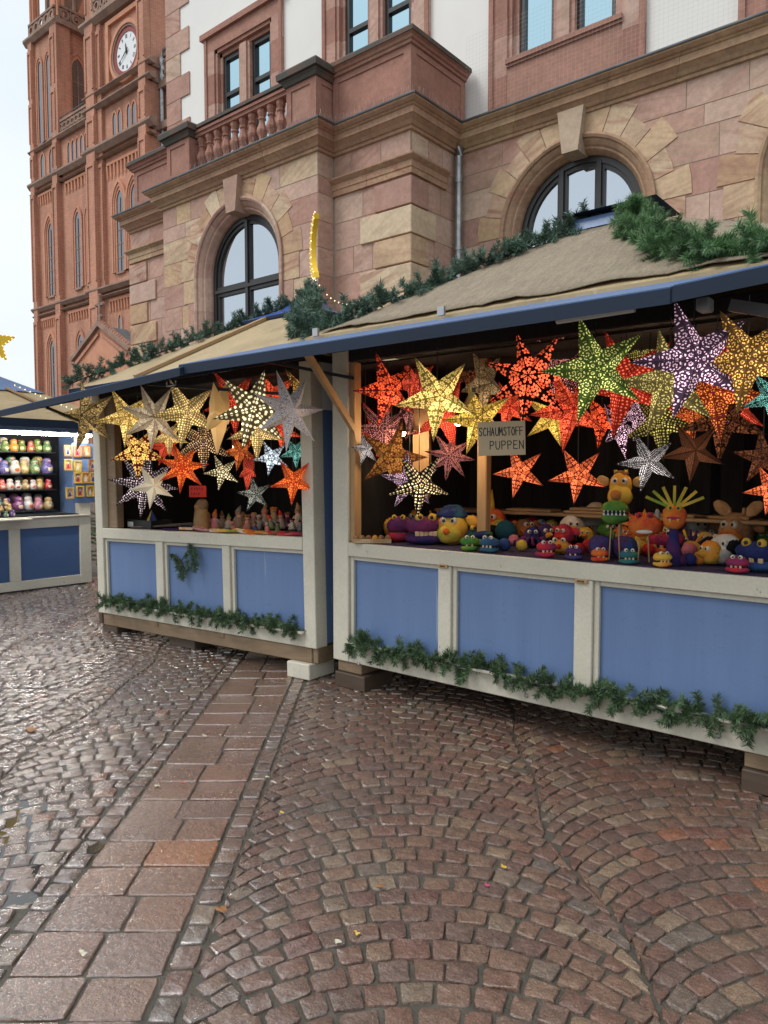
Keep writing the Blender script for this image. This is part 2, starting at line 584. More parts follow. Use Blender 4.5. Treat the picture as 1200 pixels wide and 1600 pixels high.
# wet cobbles and slabs
PU0 = (math.cos(YAW), math.sin(YAW))
def wet_stone(name, slab=False):
    g = NG(name)
    at = g.n('Attribute', attribute_name='tone')
    t = at.outputs['Fac']
    if slab:
        base = g.ramp(t, [(0, (.175, .088, .058)), (.3, (.205, .100, .060)), (.55, (.15, .078, .055)), (.8, (.18, .105, .072)), (.93, (.19, .095, .058)), (1, (.30, .125, .055))])
    else:
        base = g.ramp(t, [(0, (.135, .078, .060)), (.18, (.165, .092, .066)), (.32, (.120, .076, .061)), (.47, (.180, .108, .075)),
                          (.62, (.135, .090, .072)), (.74, (.145, .070, .054)), (.85, (.195, .130, .086)), (.92, (.132, .104, .088)), (.975, (.23, .16, .105)), (.985, (.16, .09, .066)), (1, (.24, .10, .055))])
    tc = g.n('TexCoord')
    v = tc.outputs['Object']
    sp = g.noise(v, 260, 3, .7)
    base = g.mix(1.0, base, g.ramp(sp, [(.30, .55), (.52, 1.0), (.70, 1.65)]), 'MULTIPLY')
    lg = g.noise(v, 28, 5, .65)
    base = g.mix(1.0, base, g.ramp(lg, [(.3, .68), (.7, 1.25)]), 'MULTIPLY')
    g.l(base, g.b.inputs['Base Color'])
    wet = g.noise(v, 2.2, 3, .6)
    wr = g.ramp(wet, [(.35, .16), (.62, .34)])
    wr = g.math('MULTIPLY_ADD', g.noise(v, 60, 3, .6), .22, g.math('SUBTRACT', wr, .08))
    g.l(wr, g.b.inputs['Roughness'])
    g.b.inputs['Specular IOR Level'].default_value = .75
    bx = g.math('ADD', g.math('MULTIPLY', g.noise(v, 45, 4, .6), 1.0), g.math('MULTIPLY', g.noise(v, 130, 3, .6), .35))
    g.bump(bx, .8, .012)
    # rain film, thinner by the stalls; its gloss is also raised leftwards as painted sheen
    sep = g.n('VectorMath', operation='DOT_PRODUCT')
    sep.inputs[1].default_value = (PU0[0], PU0[1], 0)
    g.l(v, sep.inputs[0])
    wx = g.math('ADD', g.math('MULTIPLY', sep.outputs['Value'], -.55), g.math('MULTIPLY', g.noise(v, 1.3, 4, .6), 1.1))
    g.l(g.ramp(wx, [(.25, .30), (1.25, 1.0)]), g.b.inputs['Coat Weight'])
    g.l(g.ramp(wx, [(.35, .50), (1.3, 1.0)]), g.b.inputs['Specular IOR Level'])
    ir = g.n('MapRange')
    ir.inputs['From Min'].default_value = .35
    ir.inputs['From Max'].default_value = 1.35
    ir.inputs['To Min'].default_value = 1.45
    ir.inputs['To Max'].default_value = 2.3
    g.l(wx, ir.inputs['Value'])
    g.l(ir.outputs[0], g.b.inputs['Coat IOR'])
    g.l(g.ramp(wx, [(.2, .24), (1.2, .07)]), g.b.inputs['Coat Roughness'])
    cbp = g.n('Bump')
    cbp.inputs['Strength'].default_value = .55
    cbp.inputs['Distance'].default_value = .008
    g.l(g.math('ADD', g.noise(v, 42, 4, .65), g.math('MULTIPLY', g.noise(v, 150, 2, .6), .35)), cbp.inputs['Height'])
    g.l(cbp.outputs[0], g.b.inputs['Coat Normal'])
wet_stone('wet_cobble')
wet_stone('wet_slab', True)
g = NG('joint_earth')
v = g.coords((1, 1, 1), False)
f = g.noise(v, 9, 6, .7)
col = g.ramp(f, [(.3, (.050, .048, .034)), (.5, (.078, .070, .054)), (.7, (.125, .112, .09))])
g.l(col, g.b.inputs['Base Color'])
g.l(g.ramp(g.noise(v, 3, 3), [(.4, .3), (.65, .7)]), g.b.inputs['Roughness'])
g.bump(g.noise(v, 120, 5, .7), .8, .01)
g = NG('water')
g.set(Base_Color=(.05, .047, .043, 1), Roughness=.02, IOR=1.8)

# ------------------------------------------------------------------ the ground: one sheet, cobbles and slabs bedded in it
gm = MB()
gm.add([(-600, -600, -.009), (600, -600, -.009), (600, 600, -.009), (-600, 600, -.009)], [(0, 1, 2, 3)])
ground = structure(gm.build('ground', 'joint_earth'))
PV = Vector((-math.sin(YAW), math.cos(YAW), 0))
PU = Vector((math.cos(YAW), math.sin(YAW), 0))
def pave(X, Y, z=0.0):
    q = PU * X + PV * Y
    return (q.x, q.y, z)
PUDDLES = [((-1.62, 2.98), .36, .22), ((-1.46, 2.70), .22, .13), ((-1.80, 3.30), .28, .16)]
def wetdip(X, Y):
    k = 0
    for (c, a, b) in PUDDLES:
        d = ((X - c[0]) / (a * 1.2)) ** 2 + ((Y - c[1]) / (b * 1.3)) ** 2
        k = max(k, max(0, 1 - d))
    return .002 * min(1, k * 1.6)
def stone_geo(q, ztop, near, rnd):
    """q: four corners (X, Y) counter-clockwise in pavement axes -> verts, faces"""
    cx = sum(p[0] for p in q) / 4
    cy = sum(p[1] for p in q) / 4
    ring = []
    for i in range(4):
        p, a, b = q[i], q[i - 1], q[(i + 1) % 4]
        rr = rnd.uniform(.10, .24)
        pa = (p[0] + (a[0] - p[0]) * rr, p[1] + (a[1] - p[1]) * rr)
        pb = (p[0] + (b[0] - p[0]) * rr, p[1] + (b[1] - p[1]) * rr)
        pm = (p[0] * .56 + (pa[0] + pb[0]) * .22, p[1] * .56 + (pa[1] + pb[1]) * .22)
        ring += [pa, pm, pb] if near else [pa, pb]
    jt = .0035 if near else .0015
    ring = [(x + rnd.uniform(-jt, jt), y + rnd.uniform(-jt, jt)) for x, y in ring]
    n = len(ring)
    tx, ty = rnd.gauss(0, .024), rnd.gauss(0, .024)
    def zz(x, y, d):
        return ztop - d + (x - cx) * tx + (y - cy) * ty
    vs, fs = [], []
    levels = [(1.0, .034), (1.0, .008), (.955, .0022), (.87, .0)] if near else [(1.0, .028), (.98, .0065), (.90, .0)]
    for s, d in levels:
        for x, y in ring:
            xx, yy = cx + (x - cx) * s, cy + (y - cy) * s
            vs.append(pave(xx, yy, zz(xx, yy, d) + rnd.uniform(-.0022, .0022) * (s < 1)))
    L = len(levels)
    for i in range(L - 1):
        for k in range(n):
            fs.append((i * n + k, i * n + (k + 1) % n, (i + 1) * n + (k + 1) % n, (i + 1) * n + k))
    vs.append(pave(cx, cy, ztop + rnd.uniform(-.002, .002)))
    c = len(vs) - 1
    for k in range(n):
        fs.append(((L - 1) * n + k, (L - 1) * n + (k + 1) % n, c))
    return vs, fs
def visible(X, Y):
    if Y < 1.0 or abs(X) > .72 * Y + 1.0:
        return False
    p = Vector(pave(X, Y))
    s, t = p.x, p.y
    if t > 4.9 and -6.6 < s < -.4:
        return False
    if t > 8.8 or s < -10.3 or s > 3.5:
        return False
    return True
rs = random.Random(5)
def vale(b, y_):
    if -.66 < b < -.52:
        return -.60
    return b + .05 * math.sin(2.1 * y_ + b * 5) + .03 * math.sin(5.3 * y_ + b * 9)
stones = []                                     # (corners, tone, X, Y)
PITCH_Y, PER, APEX, RAD = .102, 1.38, .10, .88
half = PER / 2
th_m = math.asin((half + .03) / RAD)
for k in range(-10, 8):
    xa = APEX + PER * k
    offs = rs.uniform(0, PITCH_Y)
    for j in range(-12, 130):
        y0 = j * PITCH_Y + offs - RAD
        nst = 16 if j % 2 else 17
        edges = [-th_m + 2 * th_m * (i + (0 if i in (0, nst) else rs.uniform(-.16, .16))) / nst for i in range(nst + 1)]
        g1 = PITCH_Y
        for i in range(nst):
            a0, a1 = edges[i], edges[i + 1]
            am = (a0 + a1) / 2
            X, Y = xa + RAD * math.sin(am), y0 + RAD * math.cos(am) + g1 / 2
            if -1.27 < X < -.64 or not visible(X, Y):
                continue
            gap = rs.uniform(.006, .013)
            ga = gap / RAD / 2
            q = []
            for (aa, dy) in ((a0 + ga, 0), (a1 - ga, 0), (a1 - ga, 1), (a0 + ga, 1)):
                ro = RAD + (gap / 2 if dy == 0 else g1 * math.cos(aa) - gap / 2)
                qx, qy = xa + ro * math.sin(aa) + rs.uniform(-.004, .004), y0 + ro * math.cos(aa) + rs.uniform(-.004, .004)
                q.append((min(max(qx, vale(xa - half, qy) + .004), vale(xa + half, qy) - .004), qy))
            if X > -.9:
                q = [(max(a, -.599), b) for a, b in q]
            else:
                q = [(min(a, -1.311), b) for a, b in q]
            if abs((q[0][0] - q[2][0]) * (q[1][1] - q[3][1]) - (q[1][0] - q[3][0]) * (q[0][1] - q[2][1])) < .0030:
                continue
            stones.append((q, rs.random(), X, Y))
for X0, X1 in ((-.700, -.605), (-1.305, -1.205)):
    y = .9
    while y < 7.2:
        h = rs.uniform(.085, .125)
        X = (X0 + X1) / 2
        if visible(X, y + h / 2):
            gp = rs.uniform(.004, .008)
            stones.append(([(X0 + gp, y + gp), (X1 - gp, y + gp), (X1 - gp, y + h - gp), (X0 + gp, y + h - gp)], rs.random(), X, y))
        y += h
stones.sort(key=lambda e: e[2] ** 2 + e[3] ** 2)
def tone_attr(me, vals):
    me.set_sharp_from_angle(angle=rad(32))
    at = me.attributes.new('tone', 'FLOAT', 'FACE')
    at.data.foreach_set('value', vals)
def inframe(X, Y):
    p = Vector(pave(X, Y))
    d = p - CAM
    z = d.dot(FW)
    px, py = 600 + FPX * d.dot(RT) / z, 800 - FPX * d.dot(UP) / z
    return -20 < px < 1220 and py < 1620
singles, far_m, far_t = 0, MB(), []
for q, tone, X, Y in stones:
    zt = rs.gauss(0, .0022) - wetdip(X, Y)
    if singles < 300 and inframe(X, Y):
        vs, fs = stone_geo(q, zt, True, rs)
        me = MB().add(vs, fs).mesh('cobble', 'wet_cobble', True)
        tone_attr(me, [tone] * len(fs))
        link('cobble', me, ground)
        singles += 1
    else:
        vs, fs = stone_geo(q, zt, Y < 4.5, rs)
        far_m.add(vs, fs)
        far_t += [tone] * len(fs)
me = far_m.mesh('cobbles', 'wet_cobble', True)
tone_attr(me, far_t)
stuff(link('cobbles', me, ground))
# the band of larger slabs
y = .83
row = 0
while y < 6.6:
    h = rs.uniform(.185, .225)
    cut = -1.2 + .5 * rs.uniform(.38, .62)
    for (X0, X1) in ((-1.2, cut), (cut, -.705)):
        gp = rs.uniform(.003, .006)
        q = [(X0 + gp, y + gp), (X1 - gp, y + gp), (X1 - gp, y + h - gp), (X0 + gp, y + h - gp)]
        if not visible((X0 + X1) / 2, y + h / 2):
            continue
        n = 24
        ring = []
        for i in range(4):
            a, b = q[i], q[(i + 1) % 4]
            for k in range(6):
                f = (k + .3) / 6.0 if k else .03
                ring.append((a[0] + (b[0] - a[0]) * f + rs.uniform(-.0018, .0018), a[1] + (b[1] - a[1]) * f + rs.uniform(-.0018, .0018)))
        cx, cy = (X0 + X1) / 2, y + h / 2
        zt = rs.gauss(0, .0022)
        tx, ty = rs.gauss(0, .012), rs.gauss(0, .012)
        vs, fs = [], []
        for s, d in ((1.0, .03), (1.0, .006), (.965, .001), (.6, 0.0)):
            for (x, yy) in ring:
                xx, y2 = cx + (x - cx) * s, cy + (yy - cy) * s
                vs.append(pave(xx, y2, zt - d + (xx - cx) * tx + (y2 - cy) * ty))
        for i in range(3):
            for k in range(n):
                fs.append((i * n + k, i * n + (k + 1) % n, (i + 1) * n + (k + 1) % n, (i + 1) * n + k))
        fs.append(tuple(3 * n + k for k in range(n)))
        me = MB().add(vs, fs).mesh('slab', 'wet_slab', True)
        tone = rs.random() * .93
        if 2.80 < y < 3.0 and X1 > -.8:
            tone = 1.0
        tone_attr(me, [tone] * len(fs))
        link('slab', me, ground)
    y += h
    row += 1
# puddles standing in the joints of the sunken cobbles
for pi_, (c, a, b) in enumerate(PUDDLES):
    pts = []
    ph = rs.uniform(0, 6)
    for k in range(28):
        an = 2 * PI * k / 28
        rr = 1 + .22 * math.sin(3 * an + ph) + .12 * math.sin(7 * an + 2 * ph)
        pts.append(pave(c[0] + a * rr * math.cos(an), c[1] + b * rr * math.sin(an), -.0060 - .0004 * pi_))
    me = MB().add(pts, [tuple(range(28))]).mesh('puddle', 'water')
    structure(link('puddle', me))
# fallen leaves and scraps on the stones
mat('leaf_yellow', (.55, .40, .05), .5, (.45, .25, .04), 30, bump=.2)
mat('leaf_brown', (.30, .14, .04), .5, (.22, .09, .03), 30, bump=.2)
mat('leaf_pale', (.55, .52, .40), .5, bump=.2)
mat('scrap_pink', (.55, .06, .20), .5, bump=.2)
mat('scrap_red', (.55, .05, .04), .5, bump=.2)
LEAVES = [(788, 1355, .020, 'leaf_yellow', 'bright yellow leaf scrap lying on the cobbles at lower right'), (761, 1384, .014, 'scrap_pink', 'tiny pink petal scrap on the cobbles'),
          (558, 1458, .016, 'leaf_yellow', 'small yellow leaf scrap on cobbles at bottom centre'), (528, 1472, .018, 'leaf_pale', 'pale torn paper scrap at bottom centre cobbles'),
          (594, 1385, .020, 'leaf_brown', 'ochre crumpled leaf between cobbles in the centre'), (346, 1422, .030, 'leaf_brown', 'ochre wet leaf beside the slab band'),
          (48, 1140, .050, 'leaf_brown', 'brown autumn leaf on the wet cobbles at far left'), (130, 1490, .020, 'leaf_pale', 'pale round blossom scrap on a front slab'),
          (245, 1228, .022, 'leaf_pale', 'pale dry leaf on a slab in the band'), (285, 1223, .012, 'scrap_red', 'red dab of paper on a slab in the band'),
          (320, 1150, .022, 'leaf_pale', 'pale leaf scrap left of the slab band'), (418, 1214, .016, 'leaf_pale', 'small white scrap right of the slab band'),
          (440, 1270, .014, 'leaf_yellow', 'tiny yellow scrap by the slab band'), (640, 1101, .018, 'leaf_pale', 'white paper scrap in front of the big stall')]
for (x, y, r, m, lab) in LEAVES:
    p = at_z(x, y, .008)
    pts = []
    a0 = rs.uniform(0, 6)
    for k in range(11):
        an = 2 * PI * k / 11
        rr = .72 * r * (1 + .35 * math.cos(3 * an + a0) * rs.uniform(.4, 1)) * (1 if k % 2 else .8)
        pts.append((p.x + rr * math.cos(an + a0) * 1.4, p.y + rr * math.sin(an + a0) * .8, .008 + rs.uniform(0, .006)))
    pts.append((p.x, p.y, .012))
    mb = MB().add(pts, [(k, (k + 1) % 11, 11) for k in range(11)])
    tag(mb.build('fallen_leaf' if 'leaf' in m else 'paper_scrap', m), lab, 'leaf' if 'leaf' in m else 'scrap')
# ------------------------------------------------------------------ town hall: sandstone ground floor, balcony, plastered upper floor
TM, TB, TW = 8.70, 9.07, 10.32          # wall planes: middle projection, its two flanks, main wall
SM0, SM1 = -12.98, -8.62                # middle projection from .. to
SB0, SB1 = -14.75, -7.00                # flanks reach to
S_END = 5.0
hall = thing('town_hall', 'large sandstone and white plaster town hall with balcony behind the stalls', 'building')
rh = random.Random(21)
CH = .435
Z_TOP = 6.78
courses = [Z_TOP - .37] + [6.13 - CH * i for i in range(0, 13)]
zs = sorted(set([Z_TOP] + courses), reverse=True)      # 6.78, 6.41, 6.13, 5.695 ...

def arch_pts(c, r, zc, n=20, a0=0.0, a1=PI):
    return [(c + r * math.cos(a0 + (a1 - a0) * i / n), zc + r * math.sin(a0 + (a1 - a0) * i / n)) for i in range(n + 1)]
def wall_arches(s0, s1, z0, z1, y, thick, arches):
    """wall sheet with round-arched openings (centre, radius, spring, foot) and their reveals"""
    mb = MB()
    xs = s0
    for (c, r, zc, zf) in sorted(arches):
        mb.add([(xs, y, z0), (c - r, y, z0), (c - r, y, z1), (xs, y, z1)], [(0, 1, 2, 3)])
        ap = arch_pts(c, r, zc)[::-1]
        for i in range(len(ap) - 1):
            a, b = ap[i], ap[i + 1]
            mb.add([(a[0], y, a[1]), (b[0], y, b[1]), (b[0], y, z1), (a[0], y, z1)], [(0, 1, 2, 3)])
        mb.add([(c - r, y, z0), (c + r, y, z0), (c + r, y, zf), (c - r, y, zf)], [(0, 1, 2, 3)])
        pts = [(c - r, zf)] + ap + [(c + r, zf)]
        for i in range(len(pts)):
            a, b = pts[i], pts[(i + 1) % len(pts)]
            mb.add([(a[0], y, a[1]), (a[0], y + thick, a[1]), (b[0], y + thick, b[1]), (b[0], y, b[1])], [(0, 1, 2, 3)])
        xs = c + r
    mb.add([(xs, y, z0), (s1, y, z0), (s1, y, z1), (xs, y, z1)], [(0, 1, 2, 3)])
    return mb
AR, AZ, AF = 1.17, 5.29, 3.3               # wall opening radius, spring height, foot
ARC_R = [(-4.92, AR, AZ, AF), (-1.20, AR, AZ, AF), (2.5, AR, AZ, AF)]
ARC_M = [(-10.68, AR, AZ - .02, AF)]
wall_R = wall_arches(SB1 - .05, S_END, 0, 7.16, TW, .34, ARC_R).build('ground_floor_wall', 'mortar', hall)
mbm = wall_arches(SM0, SM1, 0, 7.16, TM, .34, ARC_M)
mbm.add([(SM1, TM, 0), (SM1, TB + .02, 0), (SM1, TB + .02, 7.16), (SM1, TM, 7.16)], [(0, 1, 2, 3)])
mbm.add([(SM0, TM, 0), (SM0, TB + .02, 0), (SM0, TB + .02, 7.16), (SM0, TM, 7.16)], [(3, 2, 1, 0)])
wall_M = mbm.build('projecting_wall', 'mortar', hall)
mbb = MB()
mbb.add([(SM1, TB, 0), (SB1, TB, 0), (SB1, TB, 7.16), (SM1, TB, 7.16)], [(0, 1, 2, 3)])
mbb.add([(SB1, TB, 0), (SB1, TW, 0), (SB1, TW, 7.16), (SB1, TB, 7.16)], [(0, 1, 2, 3)])
wall_B = mbb.build('flank_wall', 'mortar', hall)
mbb = MB()
mbb.add([(SB0, TB, 0), (SM0, TB, 0), (SM0, TB, 7.16), (SB0, TB, 7.16)], [(0, 1, 2, 3)])
mbb.add([(SB0, TW + 4, 0), (SB0, TB, 0), (SB0, TB, 7.16), (SB0, TW + 4, 7.16)], [(0, 1, 2, 3)])
wall_L = mbb.build('flank_wall', 'mortar', hall)

def stone(parent, poly, y0, proud, m, name='stone', shrink=.006):
    cx = sum(p[0] for p in poly) / len(poly)
    cz = sum(p[1] for p in poly) / len(poly)
    w_ = max(p[0] for p in poly) - min(p[0] for p in poly)
    h_ = max(p[1] for p in poly) - min(p[1] for p in poly)
    fx, fz = max(.2, 1 - 2 * shrink / max(w_, .02)), max(.2, 1 - 2 * shrink / max(h_, .02))
    q = [(cx + (x - cx) * fx, cz + (z - cz) * fz) for x, z in poly]
    return MB().prism(q, y0 - proud, y0 + .01).build(name, m, parent)
def course_stones(parent, s0, s1, y, arches, m_fn, zmin=3.0, lens=(.55, 1.15), rcut=1.34):
    for i in range(len(zs) - 1):
        z1, z0 = zs[i], zs[i + 1]
        if z0 < zmin:
            break
        runs, x = [], s0
        # split the course at the arch rings
        for (c, r, zc, zf) in sorted(arches):
            if z0 >= zc + rcut:
                continue
            if z0 <= zc:
                h = rcut
            else:
                h = math.sqrt(max(0, rcut ** 2 - (z0 - zc) ** 2))
            runs.append((x, c - h, (c, zc)))
            x = c + h
            runs.append((None, None, (c, zc)))
        runs.append((x, s1, None))
        # over the crown: fill the part of the course above the ring
        for (c, r, zc, zf) in arches:
            if z0 < zc + rcut < z1 or (z0 > zc and z0 < zc + rcut):
                h0 = math.sqrt(max(0, rcut ** 2 - max(0, z0 - zc) ** 2))
                for sgn in (-1, 1):
                    xs_ = [c + sgn * h0 * (1 - k / 8.0) for k in range(9)]
                    poly_lo = []
                    for xx in xs_:
                        lo = zc + math.sqrt(max(0, rcut ** 2 - (xx - c) ** 2))
                        if lo >= z1 - .01:
                            break
                        poly_lo.append((xx, max(lo, z0)))
                    if len(poly_lo) > 2:
                        xe = poly_lo[-1][0]
                        if poly_lo[-1][1] < z1 - .02 and abs(xe - c) < .02:
                            top = [(xe, z1), (poly_lo[0][0], z1)]
                        else:
                            xx = c + sgn * math.sqrt(max(0, rcut ** 2 - (z1 - zc) ** 2)) if z1 < zc + rcut else c
                            top = [(xx, z1), (poly_lo[0][0], z1)]
                        stone(parent, poly_lo + top, y, .005, m_fn(z0), shrink=.003)
        for (a, b, _) in runs:
            if a is None or b - a < .06:
                continue
            x = a
            while x < b - .02:
                ln = rh.uniform(*lens)
                if b - x - ln < .35:
                    ln = b - x
                stone(parent, [(x, z0), (x + ln, z0), (x + ln, z1), (x, z1)], y, .005 + rh.uniform(0, .003), m_fn(z0))
                x += ln
pick = lambda opts: (lambda z: rh.choice(opts))
course_stones(wall_R, SB1 + .03, S_END, TW, ARC_R, pick(['stone_mixed', 'stone_mixed', 'stone_pink']), zmin=3.4)
course_stones(wall_M, SM0, SM1, TM, ARC_M, pick(['stone_mixed', 'stone_beige', 'stone_pink', 'stone_mixed']), zmin=3.4, lens=(.4, .8))
course_stones(wall_B, SM1 + .03, SB1 - .0, TB, [], pick(['stone_pink', 'stone_pink', 'stone_mixed']), zmin=3.4, lens=(.35, .7))
course_stones(wall_L, SB0, SM0 - .03, TB, [], pick(['stone_pink']), zmin=3.4, lens=(.5, 1.0))
# stones of the side faces (normal +s)
def side_stones(parent, s, t0, t1, m_fn, zmin=3.4, lens=(.35, .6)):
    for i in range(len(zs) - 1):
        z1, z0 = zs[i], zs[i + 1]
        if z0 < zmin:
            break
        t = t0
        while t < t1 - .02:
            ln = rh.uniform(*lens)
            if t1 - t - ln < .2:
                ln = t1 - t
            MB().box(s - .01, s + .005 + rh.uniform(0, .003), t + .006, t + ln - .006, z0 + .006, z1 - .006).build('stone', m_fn(z0), parent)
            t += ln
side_stones(wall_B, SB1, TB + .02, TW - .03, pick(['stone_pink', 'stone_mixed']))
side_stones(wall_M, SM1, TM + .0, TB - .02, pick(['stone_pink', 'stone_mixed']), lens=(.15, .3))
# quoins of the flanks, long and short in turn
z = 6.10
i = 0
while z > 3.5:
    wid, dep = ((.70, .42), (1.0, .62))[i % 2]
    m = rh.choice(['stone_mixed', 'stone_beige', 'stone_pink', 'stone_beige'])
    MB().cbox(SB1 - wid, SB1 + .045, TB - .045, TB + dep, z - CH + .012, z - .012, .010).build('quoin', m, wall_B)
    MB().cbox(SB0 - .045, SB0 + ((.62, .95)[i % 2]), TB - .045, TB + dep, z - CH + .012, z - .012, .010).build('quoin', rh.choice(['stone_beige', 'stone_beige', 'stone_mixed']), wall_L)
    z -= CH
    i += 1

# round arches: voussoirs of uneven length, moulded inner ring, keystone
def ring_sector(c, zc, r0, r1, a0, a1, y0, y1, n=3):
    lo = [(c + r0 * math.cos(a0 + (a1 - a0) * k / n), zc + r0 * math.sin(a0 + (a1 - a0) * k / n)) for k in range(n + 1)]
    hi = [(c + r1 * math.cos(a0 + (a1 - a0) * k / n), zc + r1 * math.sin(a0 + (a1 - a0) * k / n)) for k in range(n + 1)]
    mb = MB()
    for k in range(n):
        q = [lo[k], hi[k], hi[k + 1], lo[k + 1]]
        vs = [(x, y0, z_) for x, z_ in q] + [(x, y1, z_) for x, z_ in q]
        fs = [(3, 2, 1, 0), (0, 1, 5, 4), (2, 3, 7, 6), (1, 2, 6, 5), (3, 0, 4, 7)]
        mb.add(vs, fs)
    return mb
def profile_ring(c, zc, zf, prof, name, parent, m, cuts):
    """moulding swept along jamb, arch and jamb; prof = [(r, y)]; cut into stones"""
    for (a0, a1, jamb) in cuts:
        mb = MB()
        n = 1 if jamb else 5
        rows = []
        for k in range(n + 1):
            row_ = []
            for (r, y) in prof:
                if jamb:
                    z_ = a0 + (a1 - a0) * k / n
                    row_.append((c + jamb * r, y, z_))
                else:
                    a = a0 + (a1 - a0) * k / n
                    row_.append((c + r * math.cos(a), y, zc + r * math.sin(a)))
            rows.append(row_)
        m_ = len(prof)
        vs = [p for r_ in rows for p in r_]
        fs = []
        for k in range(n):
            for j in range(m_ - 1):
                fs.append((k * m_ + j, k * m_ + j + 1, (k + 1) * m_ + j + 1, (k + 1) * m_ + j))
        mb.add(vs, fs)
        mb.build(name, m, parent)
def arch_dress(wall, c, zc, y, ms):
    r0 = 1.22
    n = 13
    half_key = .115
    angs = []
    span = PI - 0.0
    for k in range(n):
        a0, a1 = PI * k / n, PI * (k + 1) / n
        if k == n // 2:
            continue
        r1 = 1.68 if k % 2 == 0 else 1.52
        if k in (n // 2 - 1, n // 2 + 1):
            r1 = 1.56
        ring_sector(c, zc, r0, r1 + rh.uniform(-.03, .03), a0 + .005, a1 - .005, y - .018, y, 3).build('voussoir', 'stone_beige', wall)
    for sgn in (-1, 1):
        z_ = zc - .003
        k = 0
        while z_ > 3.4:
            wd = (1.62, 1.48)[k % 2]
            MB().prism([(c + sgn * r0, z_ - CH + .006), (c + sgn * wd, z_ - CH + .006), (c + sgn * wd, z_ - .006), (c + sgn * r0, z_ - .006)], y - .018, y).build('jamb_stone', rh.choice(['stone_beige', 'stone_mixed']), wall)
            z_ -= CH
            k += 1
    # keystone
    a, b = (math.pi / 2 - .105), (math.pi / 2 + .105)
    kz0, kz1 = zc + .96, zc + 1.57
    MB().prism([(c - .125, kz0), (c + .125, kz0), (c + .205, kz1), (c - .205, kz1)], y - .15, y + .2).build('keystone', 'stone_key', wall)
    prof = [(1.235, y - .03), (1.235, y - .062), (1.20, y - .074), (1.165, y - .055), (1.16, y - .02), (1.13, y - .012), (1.09, y + .02), (1.065, y + .055), (1.04, y + .06), (1.02, y + .09), (.985, y + .16), (.985, y + .30)]
    cuts = [(PI * k / 7, PI * (k + 1) / 7, 0) for k in range(7)]
    z_ = zc
    while z_ > 3.5:
        for sgn in (-1, 1):
            cuts.append((z_, z_ - .62, sgn))
        z_ -= .62
    profile_ring(c, zc, AF, prof, 'arch_moulding', wall, 'stone_cornice' if y > 9.5 else 'stone_mixed', cuts)
    # window: frame with mullions, transom, panes
    yw = y + .24
    win = thing_part('arched_window', hall, (c, yw, zc))
    rf = .985
    fr = MB()
    ring = ring_sector(0, 0, rf - .085, rf + .02, 0, PI, -.03, .06, 24)
    fr.add(ring.v, ring.f)
    ring = ring_sector(0, 0, rf - .15, rf - .085, 0, PI, .0, .06, 24)
    fr.add(ring.v, ring.f)
    for sgn in (-1, 1):
        x0, x1 = sorted((sgn * (rf - .085), sgn * (rf + .02)))
        fr.box(x0, x1, -.03, .06, -2.0, 0)
        x0, x1 = sorted((sgn * (rf - .15), sgn * (rf - .085)))
        fr.box(x0, x1, .0, .06, -2.0, 0)
    fr.build('frame', 'window_frame', win)
    for mx in ms:
        h = math.sqrt((rf - .06) ** 2 - mx * mx)
        MB().box(mx - .075, mx + .075, -.005, .06, -2.0, h).box(mx - .035, mx + .035, -.04, -.005, -2.0, h).build('mullion', 'window_frame', win)
    MB().box(-rf + .05, rf - .05, -.012, .06, -.36, -.18).box(-rf + .05, rf - .05, -.05, -.012, -.30, -.24).build('transom', 'window_frame', win)
    pane = MB()
    # panes above the transom
    ed = [-rf + .1] + [q for m_ in ms for q in (m_ - .07, m_ + .07)] + [rf - .1]
    for (x0, x1) in zip(ed[::2], ed[1::2]):
        xs_ = [x0 + (x1 - x0) * k / 10 for k in range(11)]
        top = [(x, math.sqrt(max(.0, (rf - .10) ** 2 - x * x))) for x in xs_]
        poly = [(x0, -.2), (x1, -.2)] + top[::-1]
        MB().prism(poly, .035, .045).build('pane', 'glass_grey', win)
        MB().box(x0, x1, .035, .045, -2.0, -.34).build('pane', 'glass_grey', win)
    # dim room behind
def thing_part(name, parent, loc):
    o = bpy.data.objects.new(name, None)
    o.empty_display_size = .1
    COL.objects.link(o)
    o.parent = parent
    o.location = loc
    return o
for (c, r, zc, zf) in ARC_R[:2]:
    arch_dress(wall_R, c, zc, TW, (-.30, .30))
for (c, r, zc, zf) in ARC_M:
    arch_dress(wall_M, c, zc, TM, (.0,))

